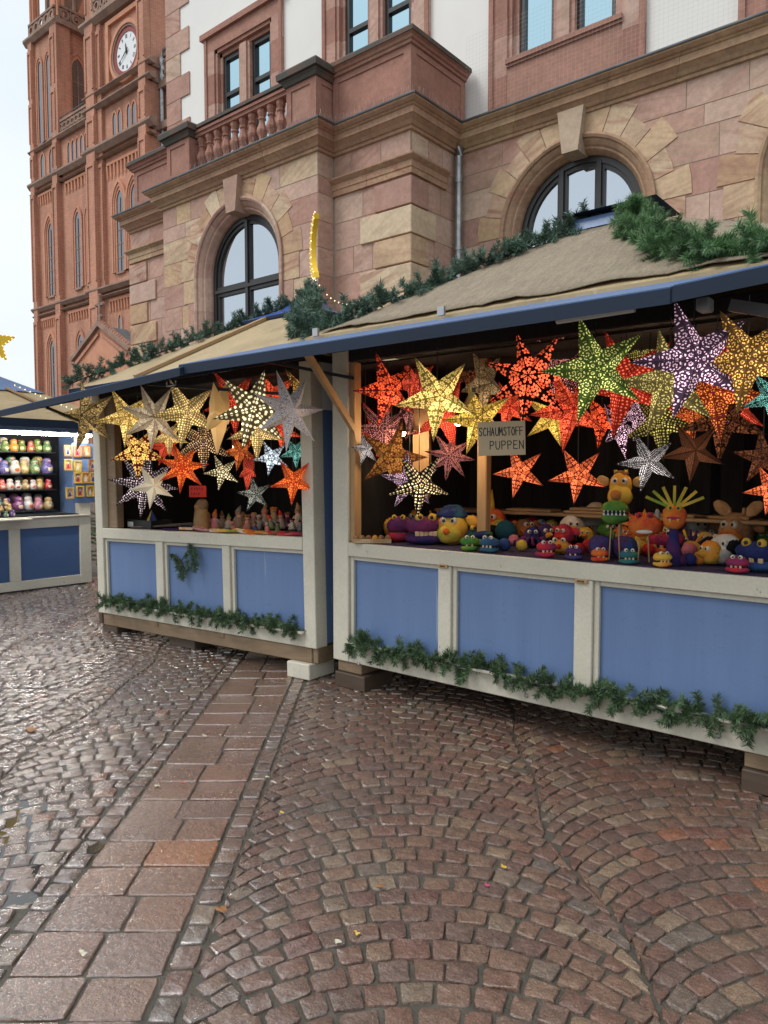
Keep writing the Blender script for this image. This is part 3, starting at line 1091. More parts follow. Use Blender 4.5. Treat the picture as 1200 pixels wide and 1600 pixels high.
# main cornice: profile run round the projections, cut into stones
P_C = [(.0, 6.77), (.045, 6.785), (.045, 6.83), (.07, 6.84), (.10, 6.885), (.155, 6.935), (.175, 6.945), (.175, 7.035), (.195, 7.045), (.21, 7.065), (.235, 7.075), (.28, 7.115), (.28, 7.145), (.0, 7.175)]
PLAN = [(SB0, TW + 2.0), (SB0, TB), (SM0, TB), (SM0, TM), (SM1, TM), (SM1, TB), (SB1, TB), (SB1, TW), (S_END, TW)]
def run_moulding(plan, prof, name, parent, m, cut=1.15, seed=3):
    rr = random.Random(seed)
    n = len(plan)
    nrm = []
    for i in range(n - 1):
        d = (Vector(plan[i + 1]) - Vector(plan[i])).normalized()
        nrm.append(Vector((d.y, -d.x)))
    def off(i, o):
        p = Vector(plan[i])
        if i == 0:
            return p + nrm[0] * o
        if i == n - 1:
            return p + nrm[-1] * o
        return p + (nrm[i - 1] + nrm[i]) * o if abs(nrm[i - 1].dot(nrm[i])) < .1 else p + nrm[i] * o
    for i in range(n - 1):
        L = (Vector(plan[i + 1]) - Vector(plan[i])).length
        k = max(1, round(L / cut))
        fr = [0] + [(j + rr.uniform(-.15, .15)) / k for j in range(1, k)] + [1]
        for j in range(k):
            f0, f1 = fr[j] + (.0025 / L if j else 0), fr[j + 1] - (.0025 / L if j < k - 1 else 0)
            mb = MB()
            vs = []
            for f in (f0, f1):
                for o, z_ in prof:
                    a, b = off(i, o), off(i + 1, o)
                    q = a + (b - a) * f
                    vs.append((q.x, q.y, z_))
            m_ = len(prof)
            fs = [(q, m_ + q, m_ + q + 1, q + 1) for q in range(m_ - 1)]
            fs += [tuple(range(m_)), tuple(range(2 * m_ - 1, m_ - 1, -1))]
            mb.add(vs, fs).build(name, m, parent)
cornice = MB().box(SB0 + .05, SM0, TB + .02, TB + .03, 6.8, 7.1).build('cornice', 'stone_cornice', hall)
run_moulding(PLAN, P_C, 'cornice_stone', cornice, 'stone_cornice')
run_moulding(PLAN, [(.05, 7.160), (.295, 7.135), (.30, 7.150), (.30, 7.165), (.05, 7.19)], 'lead_flashing', cornice, 'lead', cut=2.4, seed=5)
# string course round the flanks
P_S = [(.0, 6.125), (.05, 6.13), (.05, 6.215), (.062, 6.225), (.062, 6.315), (.085, 6.335), (.125, 6.375), (.125, 6.40), (.0, 6.43)]
string_c = MB().box(SM1 + .05, SB1 - .05, TB + .02, TB + .03, 6.15, 6.4).build('string_course', 'stone_cornice', hall)
run_moulding([(SM1, TB), (SB1, TB), (SB1, TW - .35)], P_S, 'string_stone', string_c, 'stone_cornice', cut=.9, seed=8)
run_moulding([(SB0, TW), (SB0, TB), (SM0, TB)], P_S, 'string_stone', string_c, 'stone_cornice', cut=.9, seed=9)

# balcony parapet: panelled walls, pedestals, balusters, weathered copings
def panel_box(s0, s1, t0, t1, z0, z1, name, parent, m='stone_red', front=True, side=False, inset=.09):
    mb = MB().box(s0, s1, t0, t1, z0, z1)
    o = mb.build(name, m, parent)
    d, b = .018, .022
    if front:
        a0, a1, c0, c1 = s0 + inset, s1 - inset, z0 + inset * .8, z1 - inset
        fr = MB().box(s0, a0, t0 - d, t0, z0, z1).box(a1, s1, t0 - d, t0, z0, z1).box(a0, a1, t0 - d, t0, z0, c0).box(a0, a1, t0 - d, t0, c1, z1)
        fr.build('panel_frame', m, o)
    if side:
        e0, e1, c0, c1 = t0 + inset, t1 - inset, z0 + inset * .8, z1 - inset
        fr = MB().box(s1, s1 + d, t0 - d, e0, z0, z1).box(s1, s1 + d, e1, t1, z0, z1).box(s1, s1 + d, e0, e1, z0, c0).box(s1, s1 + d, e0, e1, c1, z1)
        fr.build('panel_frame', m, o)
    return o
balcony = MB().box(SB0 + .1, SB1 - .1, TM + .1, TW, 7.10, 7.17).build('balcony_floor', 'stone_cornice', hall)
parapet = panel_box(-8.42, -6.85, 8.87, 10.30, 7.18, 7.93, 'parapet', hall, side=True, inset=.12)
P_K = [(.0, 7.90), (.03, 7.905), (.035, 7.945), (.06, 7.955), (.075, 7.99), (.11, 8.01), (.115, 8.075), (.10, 8.095), (.0, 8.11)]
run_moulding([(-8.42, 8.85), (-6.83, 8.85), (-6.83, 10.30)], [(a, b) for a, b in P_K[:6]], 'coping_moulding', parapet, 'stone_red', cut=1.6, seed=2)
run_moulding([(-8.42, 8.85), (-6.83, 8.85), (-6.83, 10.30)], [(.02, 8.012), (.125, 8.012), (.125, 8.075), (.105, 8.10), (-.3, 8.12)], 'coping', parapet, 'coping', cut=1.2, seed=2)
panel_l = panel_box(-14.25, -12.55, 8.87, 9.3, 7.18, 7.93, 'parapet', hall, inset=.12)
run_moulding([(-14.25, 9.4), (-14.25, 8.85), (-12.55, 8.85)], [(a, b) for a, b in P_K[:6]], 'coping_moulding', panel_l, 'stone_red', cut=1.6, seed=4)
run_moulding([(-14.25, 9.4), (-14.25, 8.85), (-12.55, 8.85)], [(.02, 8.012), (.125, 8.012), (.125, 8.075), (.105, 8.10), (-.3, 8.12)], 'coping', panel_l, 'coping', cut=1.2, seed=4)
def pedestal(s0, s1):
    p = panel_box(s0, s1, 8.50, 9.0, 7.18, 7.86, 'pedestal', hall, side=True, inset=.11)
    pl = [(s0, 9.0), (s0, 8.48), (s1 + .02, 8.48), (s1 + .02, 9.0)]
    run_moulding(pl, [(.0, 7.83), (.03, 7.84), (.05, 7.89), (.07, 7.91), (.07, 7.93), (.0, 7.94)], 'cap_moulding', p, 'coping', cut=3)
    run_moulding(pl, [(.0, 7.932), (.115, 7.94), (.125, 8.03), (.09, 8.07), (-.3, 8.10)], 'cap', p, 'coping', cut=3)
    return p
pedestal(-9.12, -8.46)
pedestal(-12.50, -11.80)
rail = MB().box(-11.80, -9.12, 8.60, 8.80, 7.84, 7.97).box(-11.80, -9.12, 8.57, 8.83, 7.90, 7.95).build('balustrade_rail', 'stone_red', hall)
MB().box(-11.80, -9.12, 8.545, 8.85, 7.972, 8.03).build('coping', 'coping', rail)
MB().box(-11.80, -9.12, 8.60, 8.80, 7.18, 7.24).build('plinth', 'stone_red', rail)
# square-shafted baluster with waisted belly
def baluster_mesh():
    prof = [(.085, 0), (.085, .05), (.055, .07), (.06, .09), (.05, .105), (.095, .21), (.10, .25), (.085, .29), (.058, .36), (.052, .42), (.075, .435), (.075, .455), (.055, .47), (.085, .54), (.085, .60)]
    mb = MB()
    mb.lathe(prof, 8)
    return mb.mesh('baluster', 'stone_red')
bme = baluster_mesh()
for k in range(11):
    link('baluster', bme, rail, (-11.80 + 2.68 * (k + .5) / 11, 8.70, 7.24), (0, 0, PI / 8))
# bird spikes along the cornice
sp = MB()
def spikes(a, b, z_, step=.05):
    a, b = Vector(a), Vector(b)
    n = int((b - a).length / step)
    for k in range(n):
        p = a + (b - a) * (k / n)
        q = (p.x + rh.uniform(-.03, .03), p.y + rh.uniform(-.05, .03), z_ + rh.uniform(.10, .14))
        sp.tube([(p.x, p.y, z_), q], .0018, 3)
spikes((-8.6, 8.84), (-6.75, 8.84), 7.17)
spikes((-6.75, 8.9), (-6.75, 10.2), 7.17)
spikes((-8.38, 8.50), (-8.38, 8.85), 7.17)
spikes((-11.8, 8.47), (-8.4, 8.47), 7.17)
sp.build('bird_spikes', 'wire', hall)

# upper floor: plaster wall with paired windows in stone surrounds
UP0, UP1 = 7.15, 15.0
def wall_holes(s0, s1, z0, z1, y, th, holes):
    mb = MB()
    xs = sorted(set([s0, s1] + [v for h in holes for v in h[:2]]))
    zz_ = sorted(set([z0, z1] + [v for h in holes for v in h[2:]]))
    for i in range(len(xs) - 1):
        for j in range(len(zz_) - 1):
            cx, cz = (xs[i] + xs[i + 1]) / 2, (zz_[j] + zz_[j + 1]) / 2
            if any(h[0] < cx < h[1] and h[2] < cz < h[3] for h in holes):
                continue
            mb.add([(xs[i], y, zz_[j]), (xs[i + 1], y, zz_[j]), (xs[i + 1], y, zz_[j + 1]), (xs[i], y, zz_[j + 1])], [(0, 1, 2, 3)])
    for (a, b, c, d) in holes:
        mb.add([(a, y, c), (b, y, c), (b, y, d), (a, y, d), (a, y + th, c), (b, y + th, c), (b, y + th, d), (a, y + th, d)],
               [(0, 4, 5, 1), (1, 5, 6, 2), (2, 6, 7, 3), (3, 7, 4, 0)])
    return mb
YU = TW + .06
WINS = [(-12.47, 11.0), (-8.84, 11.0), (-5.15, 11.0), (-1.45, 11.0)]
holes = [(c - .93, c + .93, 8.02 if c > -7 else 7.3, 10.75) for c, _ in WINS]
wm = wall_holes(SB0 - .45, S_END, UP0, UP1, YU, .3, holes)
wm.add([(SB0 - .45, YU + 6, UP0), (SB0 - .45, YU, UP0), (SB0 - .45, YU, UP1), (SB0 - .45, YU + 6, UP1)], [(0, 1, 2, 3)])
upper = wm.build('plaster_wall', 'plaster', hall)
# quoins on the free corner
z = UP0
i = 0
while z < UP1 - .5:
    wd = .52 if i % 2 else .86
    MB().cbox(SB0 - .48, SB0 - .45 + wd, YU - .03, YU + .5, z + .003, z + .497, .006).build('quoin', rh.choice(['stone_pink', 'stone_mixed', 'stone_pink']), upper)
    z += .5
    i += 1
for c, zt in WINS:
    low = c < -7
    zb = 7.3 if low else 8.02
    wn = thing_part('paired_window', hall, (c, YU, 0))
    z1 = 10.75
    yf = -.05
    # jambs: two stepped bands each side, lintel, mullion
    for sgn in (-1, 1):
        for (x0, x1, y0, y1, nm) in ((.93, 1.25, yf, .02, 'jamb'), (.86, .93, yf + .035, .22, 'jamb'), (.78, .86, yf + .11, .24, 'jamb')):
            a, b = sorted((sgn * x0, sgn * x1))
            for zj in range(8):
                za, zb_ = 7.16 + zj * .62, min(7.16 + (zj + 1) * .62 - .004, z1)
                if za >= z1 or (x1 < .94 and zb_ < zb):
                    continue
                MB().box(a, b, y0, y1, max(za, zb if x1 < .94 else 7.16), zb_).build(nm, 'stone_pink' if zj % 2 else 'stone_red', wn)
        a, b = sorted((sgn * 1.17, sgn * 1.25))
        MB().box(a, b, yf - .03, yf, 7.16, z1 + .30).build('jamb_edge', 'stone_red', wn)
    MB().box(-1.25, 1.25, yf, .02, z1, z1 + .30).build('lintel', 'stone_red', wn)
    MB().box(-1.35, 1.35, yf - .07, .02, z1 + .30, z1 + .42).build('hood', 'stone_red', wn)
    MB().box(-.93, .93, yf + .035, .22, z1 - .07, z1).box(-.86, .86, yf + .11, .24, z1 - .15, z1 - .07).build('lintel', 'stone_red', wn)
    MB().box(-.17, .17, yf + .07, .24, zb, z1 - .15).build('mullion', 'stone_pink', wn)
    MB().box(-.10, .10, yf + .03, yf + .07, zb, z1 - .15).build('mullion', 'stone_pink', wn)
    if not low:
        MB().box(-.93, .93, yf + .01, .12, 7.16, 7.93).build('apron', 'stone_red', wn)
        MB().box(-.93, .93, yf - .05, .24, 7.93, 8.0).box(-.93, .93, yf - .02, .24, 7.89, 7.93).build('sill', 'stone_red', wn)
    for (x0, x1) in ((-.78, -.17), (.17, .78)):
        f = MB()
        yw0, yw1 = .10, .18
        for (a, b, c_, d) in ((x0, x0 + .075, zb, z1 - .15), (x1 - .075, x1, zb, z1 - .15), (x0 + .075, x1 - .075, zb, zb + .09), (x0 + .075, x1 - .075, z1 - .24, z1 - .15), (x0 + .075, x1 - .075, 9.75, 9.83)):
            f.box(a, b, yw0, yw1, c_, d)
        fo = f.build('casement', 'window_frame', wn)
        MB().box(x0 + .06, x1 - .06, .155, .165, zb + .06, z1 - .18).build('pane', 'glass_blue', fo)
        if low:
            MB().box(x0 + .075, x1 - .075, yw0, yw1, 8.25, 8.34).box(x0 + .05, x1 - .05, yw0 - .05, yw0, 8.22, 8.26).build('transom', 'window_frame', fo)
# a strip of stone at the foot of the plaster, right of the balcony
MB().box(SB1 + .25, -6.41, YU - .015, YU, 7.17, 7.26).build('base_strip', 'stone_mixed', upper)
MB().box(-3.88, -2.72, YU - .015, YU, 7.17, 7.30).build('base_strip', 'stone_beige', upper)
MB().box(-.18, 1.5, YU - .015, YU, 7.17, 7.30).build('base_strip', 'stone_beige', upper)
# downpipe in the corner
dp = MB().tube([(SB1 + .13, TW - .14, 3.0), (SB1 + .13, TW - .14, 6.7), (SB1 + .13, TW - .10, 6.85)], .062, 14)
dpo = smooth_angle(dp.build('downpipe', 'zinc', hall))
MB().tube([(SB1 + .13, TW - .14, 5.2), (SB1 + .13, TW - .14, 5.25)], .072, 14).build('pipe_collar', 'zinc', dpo)
MB().tube([(SB1 + .13, TW - .14, 6.28), (SB1 + .13, TW - .14, 6.36)], .07, 14).build('pipe_collar', 'zinc', dpo)
# bird net hung in front of the upper windows on the right
nb = MB()
yn = TW - .27
z0n, z1n = 7.18, 8.45
a = SB1 + .35
while a < S_END:
    nb.box(a, a + .0011, yn + .0, yn + .0011, z0n, z1n)
    a += .062
z_ = z0n
while z_ < z1n:
    nb.box(SB1 + .35, S_END, yn, yn + .0011, z_, z_ + .0011)
    z_ += .062
tag(nb.build('bird_net', 'wire'), 'fine pale bird net stretched in front of the upper right windows', 'net')
# ------------------------------------------------------------------ the brick church with its clock tower, far behind
church = thing('brick_church', 'tall red brick gothic church with a white clock on its tower, far behind', 'church')
TC = 28.0
BR, BL_, ST = 'church_brick', 'church_brick_light', 'church_stone'
def pointed(c, w, z0, z1, n=7):
    """outline of a lancet: centre, width, foot, apex"""
    r = w                       # equilateral arch
    hgt = math.sqrt(r * r - (w / 2) ** 2) * 1.05
    zs_ = z1 - hgt
    pts = [(c + w / 2, z0), (c + w / 2, zs_)]
    for k in range(1, n + 1):
        a = math.acos(.5) * k / n
        pts.append((c - w / 2 + r * math.cos(a), zs_ + r * math.sin(a) * 1.05))
    left = [(2 * c - x, z_) for x, z_ in pts[::-1][1:]]
    return pts + left
def lancet(parent, c, w, z0, z1, y, ord_=2, glass_m='glass_church', sidex=False, bars=False, step=.17):
    """window with stepped brick orders standing proud round a sunk pane"""
    win = thing_part('lancet_window', parent, (0, 0, 0))
    def put(mb, name, m):
        if sidex:
            for i, (a, b, c_) in enumerate(mb.v):
                mb.v[i] = (y - (b - y), a, c_) if False else (sidex - (b - y), a, c_)
        return mb.build(name, m, win)
    inner = pointed(c, w, z0, z1)
    put(MB().prism(inner, y - .02, y + .1), 'pane', glass_m)
    prev = inner
    for k in range(ord_):
        ww = w + 2 * step * (k + 1)
        out = pointed(c, ww, z0, z1 + step * 1.5 * (k + 1))
        mb = MB()
        n = len(prev)
        ya = y - .07 - .06 * k
        for i in range(n - 1):
            q = [prev[i], out[i], out[i + 1], prev[i + 1]]
            vs = [(a, ya, b) for a, b in q] + [(a, y, b) for a, b in q]
            mb.add(vs, [(0, 1, 2, 3), (0, 3, 7, 4), (1, 5, 6, 2)])
        put(mb, 'arch_order', BL_ if k % 2 == 0 else BR)
        prev = out
    put(MB().box(c - w / 2 - .08, c + w / 2 + .08, y - .14, y, z0 - .14, z0), 'sill', ST)
    if bars:
        mb = MB().box(c - .035, c + .035, y - .06, y - .025, z0, z1 - .5)
        for k in range(1, 5):
            zz_ = z0 + (z1 - z0 - 1.2) * k / 4.6
            mb.box(c - w / 2, c + w / 2, y - .05, y - .025, zz_, zz_ + .05)
        put(mb, 'tracery', 'church_stone')
    return win
def band(s0, s1, y, z0, z1, pr, parent, m=ST, name='string_course'):
    pr = pr * .72 if pr > .6 else pr * .8
    return MB().prismx([(y, z0), (y - pr * .5, z0), (y - pr, z0 + (z1 - z0) * .6), (y - pr, z1 - .04), (y, z1 + pr * .4)], s0 - pr, s1 + pr).build(name, m, parent)
def frieze(s0, s1, y, z0, z1, parent, n):
    """corbel frieze of little pointed arches: pendants hung under a ledge"""
    wd = (s1 - s0) / n
    base = MB().box(s0, s1, y - .14, y, z1 - .18, z1).build('frieze', BL_, parent)
    pm = MB().prismx([(-.13, 0), (0, 0), (0, .0 - (z1 - z0) * .8), (-.08, -(z1 - z0) * .62)], -wd * .19, wd * .19).mesh('corbel', BL_)
    hm = MB()
    hm.prism([(-wd / 2, 0), (-wd * .19, -(z1 - z0) * .42), (wd * 0 - wd * .19, -(z1 - z0) * .42), (-wd * .19, -(z1 - z0) * .30), (0, 0)], -.12, 0)
    for k in range(n + 1):
        link('corbel', pm, base, (s0 + wd * k, y, z1 - .18))
def pier(s0, s1, y0, y1, z0, z1, parent, panel=None, name='buttress', m=BR):
    o = MB().box(s0, s1, y0, y1, z0, z1).build(name, m, parent)
    if panel:
        for (a, b) in panel:
            w_ = (s1 - s0) * .17
            MB().box(s0, s0 + w_, y0 - .07, y0, a, b).build('panel_edge', m, o)
            MB().box(s1 - w_, s1, y0 - .07, y0, a, b).build('panel_edge', m, o)
            MB().box(s0 + w_, s1 - w_, y0 - .07, y0, b - .25, b).build('panel_edge', m, o)
    return o
zA, zB, zC, zD, zE = 14.3, 23.95, 26.6, 27.65, 32.7
LT0, LT1, CT0, CT1 = -59.3, -55.0, -50.25, -42.75
# --- side tower on the left
side_t = MB().box(LT0, LT1, TC, TC + 4.6, 0, 35.0).build('side_tower', BR, church)
for (a, b) in ((LT0, LT0 + .62), (LT1 - .75, LT1)):
    pier(a, b, TC - .32, TC + .0, 0, 23.9, side_t, [(15.0, 23.2), (1.0, 13.4)])
    pier(a + .04, b - .02, TC - .28, TC + .0, 24.3, 34.9, side_t, [(24.6, 26.2), (27.2, 30.2), (30.6, 34.2)])
pier_s = MB().box(LT1, LT1 + .30, TC - .28, TC + .8, 26.5, 34.9).box(LT1, LT1 + .3, TC + 3.6, TC + 4.6, 26.5, 34.9).build('buttress', BR, side_t)
for (z0, z1, pr) in ((zA - .15, zA + .2, .48), (13.75, 13.9, .40), (zB - .2, zB + .25, .52), (23.3, 23.42, .38), (zC - .1, zC + .12, .42), (34.75, 35.25, .55)):
    band(LT0, LT1, TC, z0, z1, pr, side_t)
sb = MB().box(LT1, LT1 + .5, TC - .3, TC + 4.9, 34.8, 35.2).build('string_course', ST, side_t)
frieze(LT0 + .75, LT1 - .85, TC, 22.2, 23.2, side_t, 7)
frieze(LT0 + .75, LT1 - .85, TC, 12.75, 13.6, side_t, 8)
lancet(side_t, -56.75, .80, 15.15, 20.7, TC, 3, bars=True)
lancet(side_t, -56.9, .80, 5.0, 11.75, TC, 3, bars=True)
for c in (-58.0, -56.6):
    lancet(side_t, c + .25, .62, 24.3, 26.2, TC, 1, 'church_dark' if False else 'glass_church', step=.12)
    lancet(side_t, c + .15, .62, 27.0, 33.2, TC, 2, step=.14)
for c in (TC + 1.5, TC + 3.2):
    lancet(side_t, c, .95, 27.0, 33.0, TC, 2, sidex=LT1, step=.2, bars=True)
# gallery with quatrefoil parapet, octagon with pinnacles above
def lattice(s0, s1, y, z0, z1, parent, n, axis='x', name='gallery_parapet', m=ST):
    mb = MB()
    def bx(a, b, c_, d, e, f):
        if axis == 'x':
            mb.box(a, b, c_, d, e, f)
        else:
            mb.box(c_, d, a, b, e, f)
    bx(s0, s1, y - .1, y + .1, z1 - .16, z1)
    bx(s0, s1, y - .08, y + .08, z0, z0 + .14)
    o = mb.build(name, m, parent)
    wd = (s1 - s0) / n
    for k in range(n):
        c = s0 + wd * (k + .5)
        zc_ = (z0 + z1) / 2
        rr = min(wd, z1 - z0 - .3) * .5
        q = MB()
        for j in range(12):
            a0, a1 = 2 * PI * j / 12, 2 * PI * (j + 1) / 12
            pts = [(rr * math.cos(a0), rr * math.sin(a0)), (rr * math.cos(a1), rr * math.sin(a1)), (rr * .58 * math.cos(a1), rr * .58 * math.sin(a1)), (rr * .58 * math.cos(a0), rr * .58 * math.sin(a0))]
            if axis == 'x':
                q.prism([(c + p[0], zc_ + p[1]) for p in pts], y - .06, y + .06)
            else:
                q.prismx([(c + p[0], zc_ + p[1]) for p in pts], y - .06, y + .06)
        q.build('rosette', m, o)
        bb = MB()
        if axis == 'x':
            bb.box(c - wd / 2 - .05, c - wd / 2 + .05, y - .06, y + .06, z0, z1 - .1)
        else:
            bb.box(y - .06, y + .06, c - wd / 2 - .05, c - wd / 2 + .05, z0, z1 - .1)
        bb.build('baluster', m, o)
    return o
lattice(LT0 + .1, LT1 - .1, TC - .15, 35.2, 36.3, side_t, 5)
lattice(TC, TC + 4.6, LT1 + .2, 35.2, 36.3, side_t, 5, 'y')
cx, cy = (LT0 + LT1) / 2, TC + 2.3
MB().lathe([(1.75, 35), (1.75, 44), (1.9, 44.1), (1.9, 44.5), (.1, 58)], 8, (cx, cy, 0)).build('octagon', ST, side_t)
for (px, py) in ((LT0 + .35, TC + .2), (LT1 - .1, TC + .2), (LT1 - .2, TC + 4.3)):
    for (a, b) in ((-.2, -.2), (.2, -.2), (-.2, .2), (.2, .2)):
        MB().tube([(px + a, py + b, 35.2), (px + a, py + b, 39.5)], .12, 6).build('shaft', 'church_brick_light', side_t)
    MB().box(px - .4, px + .4, py - .4, py + .4, 39.5, 40.0).build('pinnacle', ST, side_t)
for k in range(8):
    an = PI / 8 + k * PI / 4
    MB().tube([(cx + 1.78 * math.cos(an), cy + 1.78 * math.sin(an), 35.2), (cx + 1.78 * math.cos(an), cy + 1.78 * math.sin(an), 44)], .16, 6).build('shaft', ST, side_t)
MB().prism([(cx - .75 + .6, 36.0), (cx + .75 + .6, 36.0), (cx + .6, 38.3)], TC + .42, TC + .7).build('gablet', 'church_brick_light', side_t)
MB().prismx([(TC + 1.6, 36.0), (TC + 3.2, 36.0), (TC + 2.4, 38.3)], cx + 1.65, cx + 1.9).build('gablet', 'church_brick_light', side_t)
# --- middle bay between the towers
mid = MB().box(LT1, CT0, TC + .05, TC + 5, 0, 26.7).build('middle_bay', BR, church)
for (z0, z1, pr) in ((zA - .15, zA + .2, .40), (13.75, 13.9, .3), (zB - .2, zB + .25, .42), (23.3, 23.42, .28), (26.45, 26.75, .36)):
    MB().prismx([(TC + .05, z0), (TC - pr * .5, z0), (TC - pr, z0 + (z1 - z0) * .6), (TC - pr, z1 - .04), (TC + .05, z1 + pr * .3)], LT1 + .02, CT0 - .02).build('string_course', ST, mid)
frieze(LT1 + .7, CT0 - .25, TC + .05, 22.2, 23.2, mid, 8)
frieze(LT1 + .7, CT0 - .25, TC + .05, 12.75, 13.6, mid, 10)
for c in (-52.68, -50.98):
    lancet(mid, c, .80, 15.15, 20.7, TC + .05, 2, bars=True)
    lancet(mid, c, .80, 5.0, 11.75, TC + .05, 2, bars=True)
for k in range(6):
    lancet(mid, -53.7 + k * .62, .42, 24.3, 25.95, TC + .05, 1, step=.10)
lattice(LT1 + .1, CT0, TC - .1, 26.75, 27.75, mid, 8)
MB().tube([(LT1 + .1, TC - .1, 28.0), (CT0, TC - .1, 28.0)], .04, 5).build('gallery_rail', 'grey_metal', mid)
# --- clock tower
clk = MB().box(CT0, CT1, TC - .05, TC + 7.5, 0, 60).build('clock_tower', BR, church)
for (a, b) in ((CT0, CT0 + 1.15), (CT1 - .85, CT1)):
    pier(a, b, TC - .55, TC - .05, 0, 23.9, clk, [(15.0, 23.2), (1.0, 13.4)])
    pier(a + .03, b - .03, TC - .5, TC - .05, 24.3, 26.85, clk, [(24.5, 26.3)])
    pier(a + .03, b - .03, TC - .5, TC - .05, 27.0, 32.6, clk, [(28.2, 32.0)])
    pier(a + .06, b - .06, TC - .42, TC - .05, 33.0, 60, clk, [(33.5, 44)])
    if a == CT0:
        pier(b + .02, b + .55, TC - .28, TC - .05, 14.6, 32.5, clk, [(15.0, 23.0), (28.2, 32.0)])
for (z0, z1, pr) in ((zA - .15, zA + .2, .75), (13.75, 13.9, .62), (zB - .2, zB + .3, .8), (23.3, 23.42, .62), (26.75, 27.05, .72), (27.7, 27.92, .68), (zE - .25, zE + .25, .8)):
    band(CT0, CT1, TC - .05, z0, z1, pr, clk)
    for (a, b) in ((CT1 + .02, CT1 + .14),):
        MB().box(a, b, TC - .4, TC + 7, z0, z1).build('string_course', ST, clk)
frieze(-48.2, -44.1, TC - .05, 21.6, 22.9, clk, 9)
frieze(-48.2, -44.1, TC - .05, 12.6, 13.6, clk, 11)
for c in (-46.72, -44.9):
    lancet(clk, c, .86, 15.3, 20.8, TC - .05, 3, bars=True)
for c in (-47.2, -46.55, -45.4, -44.78):
    lancet(clk, c, .46, 24.35, 26.1, TC - .05, 1, step=.1)
for c in (-47.0, -45.3):
    lancet(clk, c, .42, 11.1, 12.4, TC - .05, 1, step=.1)
# square recess and clock
yk = TC - .05
for (a, b, c_, d) in ((-47.9, -47.55, 27.95, 32.2),):
    MB().box(a, b, yk - .2, yk, c_, d).build('panel_edge', BL_, clk)
MB().box(-47.55, -43.62, yk - .2, yk, 31.9, 32.2).build('panel_edge', BL_, clk)
KC = (-45.42, 29.5)
def annulus(r0, r1, y0, y1, n=40):
    mb = MB()
    for k in range(n):
        a0, a1 = 2 * PI * k / n, 2 * PI * (k + 1) / n
        q = [(KC[0] + r * math.cos(a), KC[1] + r * math.sin(a)) for r, a in ((r0, a0), (r1, a0), (r1, a1), (r0, a1))]
        vs = [(x, y0, z_) for x, z_ in q] + [(x, y1, z_) for x, z_ in q]
        mb.add(vs, [(0, 1, 2, 3), (1, 5, 6, 2), (0, 3, 7, 4)])
    return mb
annulus(1.70, 1.95, yk - .26, yk).build('clock_surround', BL_, clk)
annulus(1.55, 1.70, yk - .20, yk).build('clock_surround', ST, clk)
annulus(1.24, 1.55, yk - .14, yk).build('clock_ring', 'clock_red', clk)
face = MB()
pts = [(KC[0] + 1.24 * math.cos(2 * PI * k / 40), KC[1] + 1.24 * math.sin(2 * PI * k / 40)) for k in range(40)]
cf = face.prism(pts, yk - .1, yk).build('clock_face', 'clock_face', clk)
def rot2(x, z_, a):
    return (KC[0] + x * math.cos(a) + z_ * math.sin(a), KC[1] - x * math.sin(a) + z_ * math.cos(a))
ROMAN = ['XII', 'I', 'II', 'III', 'IIII', 'V', 'VI', 'VII', 'VIII', 'IX', 'X', 'XI']
for h, tx in enumerate(ROMAN):
    a = 2 * PI * h / 12
    mb = MB()
    wtot = len(tx) * .075
    x = -wtot / 2 + .0375
    def stroke(x0, z0, x1, z1, wd=.018):
        d = Vector((x1 - x0, z1 - z0))
        nrm_ = Vector((-d.y, d.x)).normalized() * wd
        q = [(x0 + nrm_.x, z0 + nrm_.y), (x0 - nrm_.x, z0 - nrm_.y), (x1 - nrm_.x, z1 - nrm_.y), (x1 + nrm_.x, z1 + nrm_.y)]
        mb.prism([rot2(px, pz, a) for px, pz in q], yk - .108, yk - .1005)
    for ch in tx:
        if ch == 'I':
            stroke(x, .86, x, 1.10)
        elif ch == 'V':
            stroke(x - .035, 1.10, x, .86)
            stroke(x + .035, 1.10, x, .86)
        else:
            stroke(x - .035, 1.10, x + .035, .86)
            stroke(x + .035, 1.10, x - .035, .86)
        x += .075
    mb.build('numeral', 'black_paint', cf)
def hand(ang, ln, wd, name, yy):
    q = [(-wd, -ln * .25), (wd, -ln * .25), (wd * 1.6, ln * .12), (wd * .9, ln * .5), (0, ln), (-wd * .9, ln * .5), (-wd * 1.6, ln * .12)]
    MB().prism([rot2(x, z_, ang) for x, z_ in q], yy - .02, yy).build(name, 'black_paint', cf)
hand(2 * PI * (11.66 / 12), .62, .055, 'hour_hand', yk - .13)
hand(2 * PI * (39.5 / 60), 1.05, .03, 'minute_hand', yk - .16)
MB().prism([(KC[0] + .09 * math.cos(k), KC[1] + .09 * math.sin(k)) for k in [j * PI / 6 for j in range(12)]], yk - .17, yk - .1).build('hub', 'black_paint', cf)
# belfry louvres above the clock
for c in (-47.0, -44.2):
    lancet(clk, c, 1.2, 34.0, 42.0, TC - .05, 2, step=.25)
lattice(CT0 + 1.3, CT1 - 1.3, TC - .45, 33.0, 34.0, clk, 6)
# --- nave side, right of the clock tower, with rain pipe and gallery
nave = MB().box(CT1, -30, TC + .8, TC + 18, 0, 27).build('nave', BR, church)
lattice(CT1 + .1, -38, TC + .7, 27.0, 28.6, nave, 5)
MB().tube([(CT1 + .25, TC + .55, 0), (CT1 + .25, TC + .55, 28.4), (CT1 + .45, TC + .6, 28.8), (CT1 + 1.6, TC + .6, 29.0)], .13, 8).build('rain_pipe', 'zinc', nave)
for z0 in (24.0, 14.3, 26.6):
    MB().box(CT1 + .02, -30, TC + .4, TC + .8, z0 - .2, z0 + .25).build('string_course', ST, nave)
